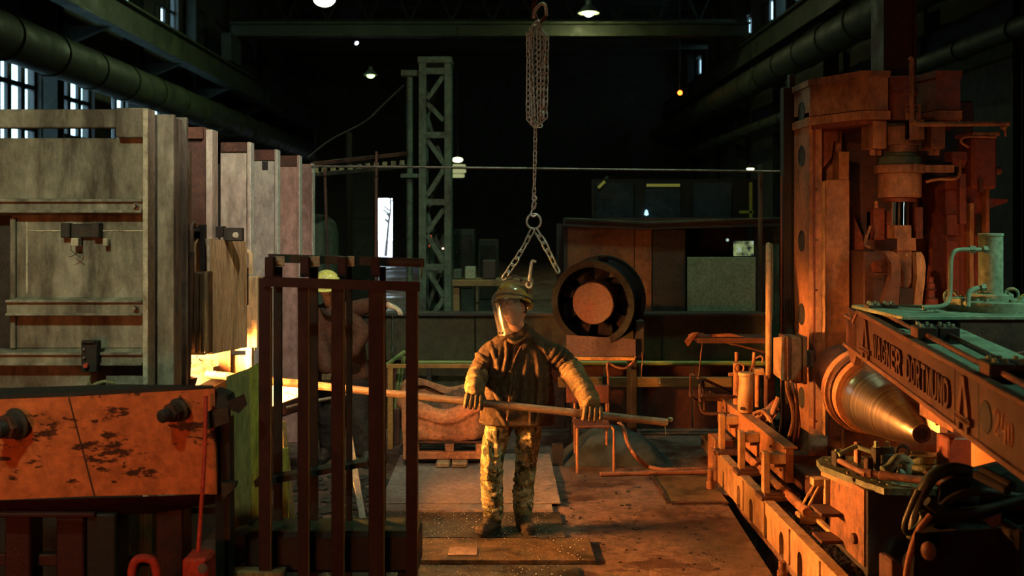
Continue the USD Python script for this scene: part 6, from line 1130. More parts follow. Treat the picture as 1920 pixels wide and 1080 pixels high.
V = np.vstack(rows); Fc = []
for i in range(len(rows) - 1):
    for j in range(N):
        k = (j + 1) % N; Fc += [(i * N + j, i * N + k, (i + 1) * N + k), (i * N + j, (i + 1) * N + k, (i + 1) * N + j)]
part(bg, 'folded_sack', G().raw(V, Fc), M['bag'], smooth=60)
xs, ys = np.meshgrid(np.linspace(x0 + .03, x1 - .03, 60), np.linspace(yf_ + .03, yb_ - .02, 50)); q = np.stack([xs, ys, xs * 0], -1).reshape(-1, 3)
hz = .47 + .17 * np.exp(-(((q[:, 0] + .28) / .33) ** 2 + ((q[:, 1] - 9.32) / .28) ** 2)) + (meshkit.fbm(q * 22, 3, 3) - .5) * .10
gv = np.c_[q[:, :2], hz]; nx = 60; gf = []
for j in range(49):
    for i in range(59): a = j * nx + i; gf += [(a, a + 1, a + nx + 1), (a, a + nx + 1, a + nx)]
part(bg, 'scrap_heap', G().raw(gv, gf), M['scrap'], 'brown scrap chips', kind='stuff', smooth=20)
part(bg, 'side_flap', G().hull([P(752, 745, 8.86), P(764, 742, 8.84), P(763, 860, 8.8), P(757, 862, 8.8), P(753, 780, 8.84), P(752, 745, 8.9), P(764, 742, 8.9), P(763, 860, 8.84)]), M['bag'])
pt = thing('pallet', 'low pallet frame under the bag of scrap', 'pallet', P(830, 868, 9.0))
part(pt, 'front_runner', G().box(x0 + .02, x1 - .02, 8.90, 8.97, .035 + .05, .15, .005), M['bag']); part(pt, 'back_runner', G().box(x0 + .02, x1 - .02, 9.5, 9.57, .085, .15, .005), M['bag'])
part(pt, 'deck', G().box(x0, x1, 8.9, 9.6, .225, .245, .004), M['rust'])
for a in (778, 843, 900): part(pt, 'block', G().box(XY(a, 8.95) - .04, XY(a, 8.95) + .04, 8.90, 9.57, .15, .226, .005), M['bag'])
for k, (a, b) in enumerate(((818, 844), (847, 877))): one('support_block', G().box(XY(a, 8.85), XY(b, 8.85), 8.78, 9.0, .035, .085, .012), M['press_light'], ['left of the two pale blocks under the pallet', 'right of the two pale blocks under the pallet'][k], 'block', 'blocks under the pallet')
for a in (760, 905): one('support_block', G().box(XY(a, 9.3) - .06, XY(a, 9.3) + .06, 9.3, 9.56, .035 if a > 800 else .035, .086, .01), M['soot'], 'dark block under the back %s corner of the pallet' % ('left' if a < 800 else 'right'), 'block', 'blocks under the pallet')

# chair with red back
chr_ = thing('tube_chair', 'tube-frame chair with a red sheet back behind the worker', 'chair', (XY(1112, 8.75), 8.75, 0))
Yq = 8.75
part(chr_, 'backrest', G().box(XY(1062, 9.05), XY(1143, 9.05), 9.05, 9.075, ZY(756, 9.05), ZY(722, 9.05), .008), M['red_rust'], 'red sheet back'); part(chr_, 'seat', G().box(XY(1078, Yq), XY(1146, Yq), Yq, Yq + .32, .395, .415, .006), M['red_rust'])
part(chr_, 'frame', G().tube([(XY(1082, Yq), Yq, .0), (XY(1082, Yq), Yq, .35), (XY(1083, Yq), Yq + .01, .385), (XY(1090, Yq), Yq + .02, .40), (XY(1140, Yq), Yq + .02, .405), (XY(1149, Yq), Yq + .01, .39), (XY(1151, Yq), Yq, .35), (XY(1151, Yq), Yq, 0)], .012, 10), M['press'])
for a in (1078, 1138): part(chr_, 'rear_leg', G().tube([(XY(a, 9.05), 9.08, 0), (XY(a, 9.05), 9.08, .45), (XY(a, 9.05), 9.085, ZY(724, 9.05))], .012, 8), M['press'])
# dark tarpaulin heap and hose
tv = G(); nx, ny = 40, 26; vs = []
for j in range(ny):
    for i in range(nx):
        a, b = i / (nx - 1), j / (ny - 1); x = .58 + 1.0 * a; y = 8.98 + .58 * b
        z = .30 * max(0, math.sin(PI * min(1, a * 1.05)) ** .7) * (math.sin(PI * b) ** .6 if 0 < b < 1 else 0) * (1 + .5 * (float(meshkit.fbm(np.array([x * 5, y * 5, 2.0]), 3, 4)) - .5)); vs.append((x, y, z + .002))
one('tarpaulin', G().raw(vs, [t for j in range(ny - 1) for i in range(nx - 1) for t in ((j * nx + i, j * nx + i + 1, (j + 1) * nx + i + 1), (j * nx + i, (j + 1) * nx + i + 1, (j + 1) * nx + i))]), M['bluegrey'], 'dark blue-grey tarpaulin heaped on the floor behind the chair', 'tarpaulin', smooth=60)
fH = lambda px, py, z=.018: np.array((XY(px, F * (H - z) / (py - VY)), F * (H - z) / (py - VY), z))
one('floor_hose', G().tube([P(1160, 792, 9.0), P(1170, 805, 8.95), P(1177, 830, 8.9), P(1192, 855, 8.8), fH(1215, 874), fH(1245, 881), fH(1290, 880), fH(1345, 878)], .020, 10), M['cable'], 'hose curving down beside the chair and along the floor', 'hose')
one('floor_pipe', G().cyl(fH(1125, 889, .02), fH(1345, 884, .02), .020, n=12), M['cable'], 'straight rusty pipe lying on the floor towards the press bed', 'pipe')
ds = thing('dark_sheet', 'dark upright sheet between the worker and the chair', 'sheet', (XY(1048, 9.0), 9.0, 0)); part(ds, 'sheet', G().box(XY(1036, 9.0), XY(1056, 9.0), 9.0, 9.03, 0, ZY(832, 9.0), .003), M['black'])

# ---------------------------------------------------------------- hanging chain
cn = thing('hanging_chain', 'galvanised lifting chain hanging in a long bundle with a ring and two slings', 'chain', P(1001, 330, 8.3))
YCn = 8.3
def link(c, d, side, L=.06, W=.036, r=.0062, n=16, k=6):
    d = np.array(d, float); d /= np.linalg.norm(d); side = np.array(side, float); side -= d * (side @ d); side /= np.linalg.norm(side)
    s_ = (L - W) / 2; R_ = W / 2; pts = []
    for t in np.linspace(0, 2 * PI, n, endpoint=False): pts.append(c + side * R_ * math.cos(t) + d * (R_ * math.sin(t) + (s_ if math.sin(t) > 0 else -s_)))
    pts.append(pts[0]); return G().tube(pts, r, k, smooth=False, cap=False).m[0]
def chain_run(pts, L=.06, W=.036, r=.0062, **kw):
    pts = [np.array(p, float) for p in pts]; seg = [np.linalg.norm(b - a) for a, b in zip(pts, pts[1:])]; tot = sum(seg); pitch = L - 2 * r * 1.15; n = max(1, int(tot / pitch)); out = []
    for i in range(n):
        s = (i + .5) / n * tot; j = 0
        while j < len(seg) - 1 and s > seg[j]: s -= seg[j]; j += 1
        d = (pts[j + 1] - pts[j]) / seg[j]; c = pts[j] + d * s
        b0 = np.cross(d, (0, 1, .01)); b0 /= np.linalg.norm(b0); b1 = np.cross(d, b0); a = PI / 4 + (PI / 2 if i % 2 else 0) + rnd.uniform(-.25, .25)
        out.append(link(c, d, b0 * math.cos(a) + b1 * math.sin(a), L, W, r, **kw))
    return out
strands = [(991, 50, 990, 222), (998, 58, 997, 232), (1004, 52, 1004, 226), (1010, 60, 1011, 236), (1017, 54, 1018, 224), (1026, 62, 1023, 218), (994, 60, 1001, 234), (1022, 58, 1014, 230)]
for i, (a, b, c, d) in enumerate(strands):
    y = YCn + (i % 3 - 1) * .035
    for lk in chain_run([P(1008, 40 + 4 * (i % 3), y), P(a, b + 10, y), P(c, d, y), P(1004 + (i % 2), 236, y)]): part(cn, 'link', lk, M['chain'], smooth=True)
for lk in chain_run([P(1004, 230, YCn), P(1003, 300, YCn), P(1001, 372, YCn)], .052, .030, .0058): part(cn, 'link', lk, M['chain'], smooth=True)
part(cn, 'connector', G().torus(P(1002, 372, YCn), (.4, 1, 0), .018, .008, 18, 8), M['chain']); part(cn, 'connector', link(P(1001, 385, YCn), (-.15, 0, -1), (1, .6, 0), .06, .034, .008), M['chain'])
part(cn, 'hook_neck', G().tube([P(1002, 386, YCn), P(998, 394, YCn), P(996, 402, YCn - .01), P(1000, 406, YCn - .02), P(1006, 403, YCn - .02)], .0085, 10), M['chain'])
part(cn, 'master_ring', G().torus(P(1001, 415, YCn), (.15, 1, 0), .062, .0095, 36, 12, squash=.95), M['chain'])
for pts in ([(999, 430), (985, 458), (966, 490), (944, 522)], ):
    for lk in chain_run([P(a, b, YCn + .01 * k) for k, (a, b) in enumerate(pts)], .085, .045, .0075): part(cn, 'sling_link', lk, M['chain'], smooth=True)
for lk in chain_run([P(1003, 430, YCn), P(1018, 452, YCn - .01), P(1030, 476, YCn - .02), P(1047, 510, YCn - .03)], .085, .048, .009): part(cn, 'sling_link', lk, M['chain'], smooth=True)
part(cn, 'crane_hook', G().tube([P(1004, -60, YCn), P(1004, -8, YCn), P(1001, 14, YCn), P(1003, 30, YCn), P(1010, 40, YCn), P(1019, 36, YCn), P(1024, 24, YCn), P(1024, 8, YCn)], lambda t: .022 - .010 * t, 14), M['red_rust'], 'rusty crane hook holding the bundle')
part(cn, 'shackle', G().tube([P(1000, 34, YCn - .04), P(1003, 20, YCn - .04), P(1014, 8, YCn - .04), P(1022, 10, YCn - .04), P(1025, 30, YCn - .04)], .014, 10), M['chain'])
part(cn, 'crane_wire', G().cyl((XY(1004, YCn), YCn, ZY(-60, YCn)), (XY(1004, YCn), YCn, 11.0), .012, n=8), M['soot'])
cr = thing('near_crane_beam', 'crane beam above the picture from which the chain hangs', 'beam', (0, YCn, 11)); part(cr, 'beam', G().box(-12.9, 11.9, YCn - .2, YCn + .2, 11.0, 11.6, 0), M['hall'])
part(cn, 'sling_hook', G().tube([P(1005, 491, YCn), P(999, 489, YCn), P(996.5, 494, YCn), P(995, 505, YCn), P(993, 520, YCn), P(992, 527, YCn)], lambda t: .011 + .006 * t, 12), M['chain'], 'pale sling hook')
part(cn, 'hook_eye', G().torus(P(992, 534, YCn), (0, 1, 0), .022, .010, 20, 8), M['chain'])
for lk in chain_run([P(944, 522, YCn + .03), P(965, 521, YCn + .03), P(992, 532, YCn)], .085, .045, .0075): part(cn, 'sling_link', lk, M['soot'], smooth=True)

# ---------------------------------------------------------------- people
M['skin'] = grimy('skin', (.44, .25, .17), (.54, .32, .22), (.30, .15, .10), 18, amount=.34, sharp=.12, rough=(.4, .55), bump=.08)
M['hair'] = grimy('dark_hair', (.03, .02, .014), (.06, .04, .028), None, 60)
M['eye_white'] = matdef('eye_white', {"p": ("principled_bsdf", {"base_color": (.6, .56, .5), "roughness": .2})}, [], "p.BSDF")
M['eye_dark'] = matdef('eye_dark', {"p": ("principled_bsdf", {"base_color": (.03, .02, .015), "roughness": .1})}, [], "p.BSDF")
M['lips'] = grimy('lips', (.36, .13, .10), (.42, .17, .13), None, 30)
M['jacket'] = grimy('brown_work_jacket', (.060, .042, .024), (.094, .064, .037), (.042, .031, .02), 6, amount=.40, sharp=.14, rough=(.75, .95), bump=.35, fine=160, spec=.15)
M['jacket_edge'] = grimy('jacket_edge', (.13, .085, .05), (.18, .12, .07), None, 14, rough=(.75, .95), spec=.15)
M['guard'] = grimy('sleeve_guard', (.17, .125, .06), (.27, .20, .10), (.08, .06, .035), 14, amount=.42, sharp=.08, rough=(.7, .95), bump=.5, fine=90, spec=.15)
M['glove'] = grimy('leather_glove', (.10, .075, .04), (.17, .125, .065), (.05, .04, .025), 14, amount=.36, rough=(.6, .85), bump=.4, spec=.2)
M['boot'] = grimy('work_boot', (.035, .026, .018), (.065, .048, .033), (.13, .08, .05), 14, amount=.34, rough=(.45, .75), bump=.4)
M['sole'] = grimy('boot_sole', (.012, .011, .010), (.02, .018, .016), None, 20)
M['shirt'] = grimy('dark_shirt', (.03, .032, .022), (.05, .05, .035), None, 20, spec=.1)
M['dark_cloth'] = grimy('dark_cloth', (.030, .026, .022), (.055, .045, .036), None, 9, rough=(.8, .95), spec=.1)
M['brown_cloth'] = grimy('reddish_work_jacket', (.065, .032, .02), (.11, .052, .032), None, 9, rough=(.8, .95), spec=.1)
M['helmet'] = grimy('yellow_helmet', (.46, .26, .035), (.58, .35, .06), (.16, .10, .05), 12, amount=.40, sharp=.06, rough=(.25, .45), bump=.08)
M['helmet2'] = grimy('yellow_white_helmet', (.60, .60, .12), (.72, .70, .22), (.55, .55, .55), 9, amount=.42, rough=(.25, .4), bump=.05)
M['camo'] = matdef('camouflage_cloth', {"g": ("geometry", {}), "mp": ("mapping", {"scale": (1, 1, .8)}), "n": ("noise_texture", {"scale": 13.0, "detail": 4.0, "roughness": .62}), "n2": ("noise_texture", {"scale": 15.0, "detail": 4.0, "roughness": .62}), "mp2": ("mapping", {"location": (7.3, 2.1, 4.4), "scale": (1, 1, .7)}), "mp4": ("mapping", {"location": (1.3, 8.1, 2.4)}), "n4": ("noise_texture", {"scale": 20.0, "detail": 4.0, "roughness": .65}),
    "r": ("rgb_ramp", {"ramp": [(.49, (.30, .25, .14)), (.505, (.14, .135, .065))]}), "r2": ("rgb_ramp", {"ramp": [(.535, (0, 0, 0)), (.55, (1, 1, 1))]}), "r4": ("rgb_ramp", {"ramp": [(.575, (0, 0, 0)), (.59, (1, 1, 1))]}), "mx": ("mix_color", {"b": (.05, .05, .028)}), "mx2": ("mix_color", {"b": (.40, .35, .22)}),
    "n3": ("noise_texture", {"scale": 140.0, "detail": 3.0}), "b": ("bump", {"strength": .35, "distance": .008}), "p": ("principled_bsdf", {"roughness": .9, "specular_ior_level": .12})},
    [("g.position", "mp.vector"), ("mp.vector", "n.vector"), ("n.fac", "r.fac"), ("g.position", "mp2.vector"), ("mp2.vector", "n2.vector"), ("n2.fac", "r2.fac"), ("r2.color", "mx.fac"), ("r.color", "mx.a"), ("g.position", "mp4.vector"), ("mp4.vector", "n4.vector"), ("n4.fac", "r4.fac"), ("r4.color", "mx2.fac"), ("mx.result", "mx2.a"), ("mx2.result", "p.base_color"), ("g.position", "n3.vector"), ("n3.fac", "b.height"), ("b.normal", "p.normal")], "p.BSDF")
M['visor'] = matdef('clear_visor', {"lw": ("layer_weight", {"blend": .5}), "pw": ("math", {"math_type": "power", "value2": 4.0}), "f": ("math", {"math_type": "multiply_add", "value2": .7, "value3": .09}), "t": ("transparent_bsdf", {"color": (.97, .95, .92)}), "gl": ("glossy_bsdf", {"roughness": .16}), "m": ("mix_closure", {}), "tr": ("translucent_bsdf", {"color": (.8, .74, .66)}), "d": ("diffuse_bsdf", {"color": (.7, .66, .6)}), "m0": ("mix_closure", {"fac": .5}), "m2": ("mix_closure", {"fac": .12})},
    [("lw.facing", "pw.value1"), ("pw.value", "f.value1"), ("f.value", "m.fac"), ("t.BSDF", "m.closure1"), ("gl.BSDF", "m.closure2"), ("tr.BSDF", "m0.closure1"), ("d.BSDF", "m0.closure2"), ("m.closure", "m2.closure1"), ("m0.closure", "m2.closure2")], "m2.closure")

def sph(c, r, n=20): return m3.Manifold.sphere(float(r), n).translate([float(v) for v in c])
def bone(a, ra, b, rb): return m3.Manifold.batch_hull([sph(a, ra), sph(b, rb)])
def chain_m(j): return [bone(j[i][0], j[i][1], j[i + 1][0], j[i + 1][1]) for i in range(len(j) - 1)]
def blob(lst): return m3.Manifold.batch_hull([sph(c, r) for c, r in lst])
def skin_of(ms, ref=.012, it=12):
    u = m3.Manifold.batch_boolean(ms, m3.OpType.Add).refine_to_length(ref).to_mesh()
    t = trimesh.Trimesh(np.array(u.vert_properties[:, :3], float), np.array(u.tri_verts), process=True)
    if it: trimesh.smoothing.filter_taubin(t, lamb=.5, nu=.52, iterations=it)
    return t
def wrinkle(t, amp, freq, seed, axis=None, along=1.0, ridge=True, mask=None, across=.35, octaves=2):
    v = t.vertices.copy(); n = t.vertex_normals; q = v * freq
    if axis is not None:
        a = np.array(axis, float); a /= np.linalg.norm(a); s = (v @ a)[:, None] * a; q = (v - s) * freq * across + s * freq * along
    f = meshkit.fbm(q + seed * 3.7, octaves, seed)
    f = (1 - np.abs(2 * f - 1) * 1.7) if ridge else f * 2 - 1
    f = f * amp
    if mask is not None: f = f * mask(v)
    t.vertices = v + n * f[:, None]; return t
def folds(t, curves, ymax=.35):
    """presses drapery folds into a garment: each curve is (points in the picture plane of the garment, height, half-width)"""
    v = t.vertices.copy(); n = t.vertex_normals; q = v[:, [0, 2]]; add = np.zeros(len(v))
    for pts, amp, w in curves:
        pts = np.array(pts, float); best = np.full(len(v), 9.0); tt = np.zeros(len(v)); m = len(pts) - 1
        for i in range(m):
            a, b = pts[i], pts[i + 1]; d = b - a; s = np.clip(((q - a) @ d) / (d @ d), 0, 1); dist = np.linalg.norm(q - a - s[:, None] * d, axis=1)
            k = dist < best; best[k] = dist[k]; tt[k] = (i + s[k]) / m
        env = np.sin(np.clip(tt, .02, .98) * PI) ** .5
        add += amp * env * (np.exp(-(best / w) ** 2) - .55 * np.exp(-((best - 2.0 * w) / w) ** 2))
    t.vertices = v + n * (add * (n[:, 1] < ymax))[:, None]; return t
def head_mesh(c, fwd, tilt, size=1.0, ears=True):
    """a head with a face: local axes x = its left-right, y = face, z = up"""
    t = trimesh.creation.icosphere(5, 1.0); v = t.vertices.copy(); x, y, z = v.T
    V = v * (.076, .096, .118)
    jaw = np.clip((-z - .1) / .9, 0, 1)
    V[:, 0] *= 1 - .38 * jaw ** 1.3; V[:, 1] -= .018 * jaw * (y < .0) * (-y) * -1; V[:, 1] += .012 * jaw * (y > .2)
    V[:, 1] += np.where(y > .3, -.008 * (1 - np.abs(z)), 0)
    def bump(px, pz, sx, sz, h, front=True):
        w = np.exp(-((V[:, 0] - px) / sx) ** 2 - ((V[:, 2] - pz) / sz) ** 2) * (y > .1); V[:, 1] += h * w
    bump(0, -.006, .011, .026, .020); bump(0, -.026, .013, .010, .014); bump(.012, -.030, .008, .007, .005); bump(-.012, -.030, .008, .007, .005)
    bump(.031, .012, .015, .011, -.012); bump(-.031, .012, .015, .011, -.012); bump(0, .030, .05, .010, .006)
    bump(0, -.052, .020, .006, .007); bump(0, -.064, .016, .006, .006); bump(0, -.058, .022, .003, -.004); bump(0, -.092, .020, .014, .010); bump(.045, -.02, .018, .018, .004); bump(-.045, -.02, .018, .018, .004)
    t.vertices = V
    ps = [t]
    if ears:
        for s in (-1, 1):
            e = trimesh.creation.icosphere(3, 1.0); ev = e.vertices; ev = ev * (.011, .019, .031); ev[:, 0] += np.exp(-((ev[:, 1] / .010) ** 2 + (ev[:, 2] / .018) ** 2)) * -.006 * 1
            ev[:, 0] = ev[:, 0] * s + s * .076; ev[:, 1] -= .008; e.vertices = ev
            if s < 0: e.invert()
            ps.append(e)
    f = np.array(fwd, float); f /= np.linalg.norm(f); u = np.array(tilt, float); u -= f * (u @ f); u /= np.linalg.norm(u); r = np.cross(f, u)
    Mx = mat4(c, r, f, u); Mx[:3, :3] *= size
    return ps, Mx
def to_man(t): return m3.Manifold(m3.Mesh(np.asarray(t.vertices, np.float32), np.asarray(t.faces, np.uint32)))
def body_mesh(ms, heads, Mx):
    b = skin_of(ms, .02, 8); parts = [to_man(b)]
    for h in heads:
        h = h.copy(); h.apply_transform(Mx); parts.append(to_man(h))
    u = m3.Manifold.batch_boolean(parts, m3.OpType.Add).to_mesh()
    return trimesh.Trimesh(np.array(u.vert_properties[:, :3], float), np.array(u.tri_verts), process=False)
def grip(c, a, up, R, wrist, m_to, name, lab, thumb_side=1, w=.116):
    """a gloved hand closed round a bar of radius R at c (bar direction a): four fingers over the top and round the front, thumb from the side of the palm underneath"""
    a = np.array(a, float); a /= np.linalg.norm(a); up = np.array(up, float); up -= a * (up @ a); up /= np.linalg.norm(up); fr = np.cross(a, up) * 1.0
    if fr[1] > 0: fr = -fr
    pos = lambda s, th, rad: c + a * s + (up * math.sin(th) + fr * math.cos(th)) * rad
    ms = []; kn = []
    for j, L_ in enumerate((.92, 1.0, .97, .82)):
        s = (j - 1.5) * w / 4; r = .0165; th0 = 1.75
        ths = [th0, th0 - .85 * L_, th0 - 1.75 * L_, th0 - 2.65 * L_, th0 - 3.2 * L_]
        rad = [R + .020, R + .022, R + .018, R + .016, R + .014]
        J = [(pos(s * (1 + .05 * k), t_, q), r * (1.06, 1.1, 1.0, .92, .82)[k]) for k, (t_, q) in enumerate(zip(ths, rad))]
        kn.append(J[0][0]); ms += chain_m(J)
    wrist = np.array(wrist, float); pm = [(k, .0175) for k in kn]
    ms.append(blob(pm + [(wrist + a * .020, .029), (wrist - a * .020, .029)])); ms.append(blob(pm[:2] + [(pos(-.03, 2.5, R + .018), .018)])); ms.append(blob(pm + [(pos(.034, 2.35, R + .018), .019), (pos(-.034, 2.35, R + .018), .019)]))
    s0 = thumb_side * w * .55
    ms += chain_m([(wrist * .45 + np.mean(kn, 0) * .55 + a * s0 * .7, .021), (pos(s0 * 1.0, 2.5, R + .022), .018), (pos(s0 * .95, 3.4, R + .017), .0155), (pos(s0 * .8, 4.2, R + .014), .0135)])
    t = skin_of(ms, .006, 6); return part(m_to, name, t, M['glove'], lab, smooth=60)
def boot(m_to, heel, toe, z0, ankle, k=1.0):
    heel, toe = np.array((*heel, z0)), np.array((*toe, z0)); d = toe - heel; L_ = np.linalg.norm(d); d /= L_; s = np.cross((0, 0, 1), d)
    at = lambda f, z, o=0: heel + d * L_ * f + np.array((0, 0, z)) + s * o
    ms = [blob([(at(.10, .055), .040), (at(.42, .050, .008), .043), (at(.42, .05, -.008), .043)]), blob([(at(.42, .048, .01), .042), (at(.42, .048, -.01), .042), (at(.82, .042, .012), .037), (at(.82, .042, -.012), .037)]),
          blob([(at(.12, .06), .042), (at(.2, .13), .050), (np.array(ankle), .055)]), blob([(at(.2, .12), .050), (at(.55, .075), .038)])]
    u = m3.Manifold.batch_boolean(ms, m3.OpType.Add).trim_by_plane([0, 0, 1], float(z0 + .022)).refine_to_length(.012).to_mesh()
    t = trimesh.Trimesh(np.array(u.vert_properties[:, :3], float), np.array(u.tri_verts), process=True); trimesh.smoothing.filter_taubin(t, lamb=.4, nu=.42, iterations=4)
    b = part(m_to, 'boot', t, M['boot'], smooth=50)
    so = np.array([[f, o] for f, o in ((-.02, 0), (.02, .030), (.2, .036), (.4, .034), (.65, .046), (.85, .044), (.98, .022), (1.01, 0), (.98, -.022), (.85, -.044), (.65, -.046), (.4, -.034), (.2, -.036), (.02, -.030))])
    part(b, 'sole', G().ext(Polygon([tuple((heel + d * L_ * f + s * o)[:2]) for f, o in so]), (0, 0, z0), (1, 0, 0), (0, 1, 0), .026), M['sole'])
    for q in (.42, .50, .58): part(b, 'lace', G().tube([at(q, .098 - .04 * (q - .4), .026), at(q + .01, .112 - .10 * (q - .4), 0), at(q, .098 - .04 * (q - .4), -.026)], .0035, 6), M['jacket_edge'])
    return b

# ---- the pole first: the hands close on it
pole0, pole1 = np.array((-2.02, 6.86, 1.205)), P(1252, 792, 6.70)
pole0 = P(392, 702, 6.86) * 1.0
pl = thing('long_pole', 'long steel pole reaching from the furnace mouth across the worker to the right', 'pole', pole1)
pd = pole1 - pole0; PLn = np.linalg.norm(pd); pd /= PLn; RP = .0265
pat = lambda px: pole0 + (pole1 - pole0) * ((px - 392) / 860.0)
part(pl, 'tube', G().lathe(pole0 + pd * .25, pd, [(RP * .8, 0), (RP, .004), (RP, PLn - .255), (RP * .96, PLn - .25)], 24), M['pole'])
M['pole_hot'] = grimy('pole_scorched_end', (.42, .23, .13), (.56, .33, .19), (.14, .06, .03), 22, amount=.36, rough=(.5, .7))
part(pl, 'scorched_end', G().lathe(pole0 - pd * .02, pd, [(RP * .9, 0), (RP * 1.04, .005), (RP * 1.04, .92), (RP * 1.0, .93)], 24), M['pole_hot'], 'orange-scaled end towards the furnace')
part(pl, 'end_cap', G().lathe(pole1 - pd * .004, pd, [(RP * .70, 0), (RP * .72, .006), (RP * .2, .0065)], 20), M['steel'])
one('welding_clip', G().lump(P(1257, 786, 6.72), .018, 4, (1, 1, .8), .4).cyl(P(1247, 800, 6.7), P(1248, 814, 6.7), .002, n=6), M['green'], 'small pale metal clip stuck to the free end of the pole', 'clip')

# ---- the worker with the pole
w1 = thing('person', 'worker in brown jacket, camouflage trousers, yellow helmet and clear face shield holding a pole', 'person', (.1, 7.0, .018))
J = lambda px, py, d=0.0: P(px, py, 7.0 + d)
hc = J(964, 580, -.01); hf = np.array((-.68, -.73, -.02)); hu = np.array((-.19, .15, 1.0))
heads, HM = head_mesh(hc, hf, hu)
shR, shL = J(926, 656, .02), J(1022, 660, .02); elR, elL = J(897, 700, -.01), J(1072, 693, -.03)
cR, cL = pat(893), pat(1113)
wrR, wrL = cR + np.array((.006, .03, .085)), cL + np.array((-.022, .035, .105))
hpR, hpL = J(942, 778, .02), J(991, 778, .03); knR, knL = J(922, 868, -.03), J(986, 868, .05); anR, anL = J(925, 962, .03), J(980, 958, .09)
bodyms = [bone(hc + (0, 0, -.06), .052, J(972, 625, .02), .058), blob([(J(972, 632, .02), .06), (shR, .04), (shL, .04), (J(950, 690, .04), .07), (J(998, 690, .04), .07)]), blob([(J(950, 690, .04), .07), (J(998, 690, .04), .07), (hpR, .065), (hpL, .065)])]
bodyms += chain_m([(shR, .04), (elR, .036), (wrR, .028)]) + chain_m([(shL, .04), (elL, .036), (wrL, .028)]) + chain_m([(hpR, .065), (knR, .05), (anR, .04)]) + chain_m([(hpL, .065), (knL, .05), (anL, .04)])
part(w1, 'body', body_mesh(bodyms, heads, HM), M['skin'], 'head and neck with a shadowed face', smooth=50)
loc = lambda x, y, z: (HM @ np.array((x, y, z, 1)))[:3]
hfu = hf / np.linalg.norm(hf)
for s in (-1, 1):
    e = part(w1, 'eye', G().ball(loc(s * .031, .0795, .011), .0100, (1, 1, .55), 3), M['eye_white']); part(e, 'iris', G().ball(loc(s * .031 - .001, .0842, .010), .0058, (1, 1, .85), 2), M['eye_dark'])
    part(w1, 'eyebrow', G().tube([loc(s * .016, .099, .030), loc(s * .032, .097, .035), loc(s * .048, .086, .031)], .0038, 8), M['hair'])
part(w1, 'lips', G().tube([loc(-.020, .086, -.057), loc(-.008, .0945, -.054), loc(.008, .0945, -.054), loc(.020, .086, -.057)], .0040, 8).tube([loc(-.017, .086, -.061), loc(0, .0940, -.064), loc(.017, .086, -.061)], .0044, 8), M['lips'])
hr = trimesh.creation.icosphere(4, 1.0); hv = hr.vertices * (.080, .101, .121); keep = (hv[:, 2] > .03) | ((hv[:, 1] < -.01) & (hv[:, 2] > -.045)); keep &= ~((hv[:, 1] > .06) & (hv[:, 2] < .06))
hr = trimesh.Trimesh(hv, hr.faces[keep[hr.faces].all(1)], process=False); hr.apply_transform(HM); part(w1, 'hair', hr, M['hair'], smooth=60)
# jacket
tor = [blob([(J(974, 622, .03), .070), (shR + (.01, 0, -.005), .072), (shL + (-.01, 0, -.005), .074), (J(944, 690, .02), .104), (J(1004, 690, .02), .104)]),
       blob([(J(944, 690, .02), .104), (J(1004, 690, .02), .104), (J(940, 735, .02), .106), (J(1006, 735, .02), .112)]),
       blob([(J(938, 735, .02), .110), (J(1006, 735, .02), .112), (J(934, 812, .015), .136), (J(1004, 812, .015), .136)])]
slv = chain_m([(shR, .070), (J(911, 672, .01), .064), (elR, .059), (elR * .4 + wrR * .6, .054)]) + chain_m([(shL, .078), (J(1050, 672, .0), .072), (elL, .066)])
tj = m3.Manifold.batch_boolean(tor + slv, m3.OpType.Add).trim_by_plane([0, 0, 1], float(ZY(793, 7.0)))
u_ = tj.refine_to_length(.0085).to_mesh(); tj = trimesh.Trimesh(np.array(u_.vert_properties[:, :3], float), np.array(u_.tri_verts), process=True)
trimesh.smoothing.filter_taubin(tj, lamb=.5, nu=.52, iterations=14)
tm = lambda v: np.clip((v[:, 2] - ZY(800, 7)) / .1, .35, 1) * np.where(v[:, 0] < .08, 1.25, .8)
px = lambda pts: [((a - VX) * 7.0 / F, H - (b - VY) * 7.0 / F) for a, b in pts]
FO = [(px(p), a, w) for p, a, w in (
    ([(920, 646), (930, 672), (936, 705)], .016, .011), ([(951, 640), (950, 668), (944, 695), (926, 722)], .022, .011), ([(964, 652), (962, 680), (952, 706), (934, 727)], .018, .010), ([(926, 722), (937, 746), (951, 757), (963, 740)], .022, .012),
    ([(958, 700), (957, 722), (948, 742)], .016, .010), ([(938, 652), (934, 676), (940, 694)], .014, .009), ([(968, 690), (962, 716), (960, 752)], .012, .010), ([(924, 752), (938, 772), (948, 790)], .009, .011),
    ([(988, 662), (982, 710), (978, 768)], .012, .012), ([(1006, 660), (1010, 712), (1006, 776)], .014, .013), ([(1020, 690), (1024, 735), (1020, 786)], .012, .012), ([(996, 740), (994, 788)], .010, .010), ([(1000, 640), (1018, 652), (1030, 676)], .012, .010))]
for k, y in enumerate((668, 680, 690, 700, 709, 718, 727, 736)): FO.append((px([(886 + (k % 3) * 3, y - 4), (900, y + (3 if k % 2 else -2)), (916 - (k % 2) * 5, y + 7)]), .008, .0078))
for k in range(6):
    c_ = np.array((1034 + 8 * k, 660 + 7 * k)); d_ = np.array((.62, -.78)) * (24 - 3 * (k % 2)); FO.append((px([c_ - d_, c_ + (2, 2), c_ + d_]), .009, .0095))
folds(tj, FO); wrinkle(tj, .007, 60, 6, axis=(.6, 0, -.8), along=.25, mask=tm, octaves=3)
armx = lambda v: np.clip((np.abs(v[:, 0] - .115) - .20) / .05, 0, 1)
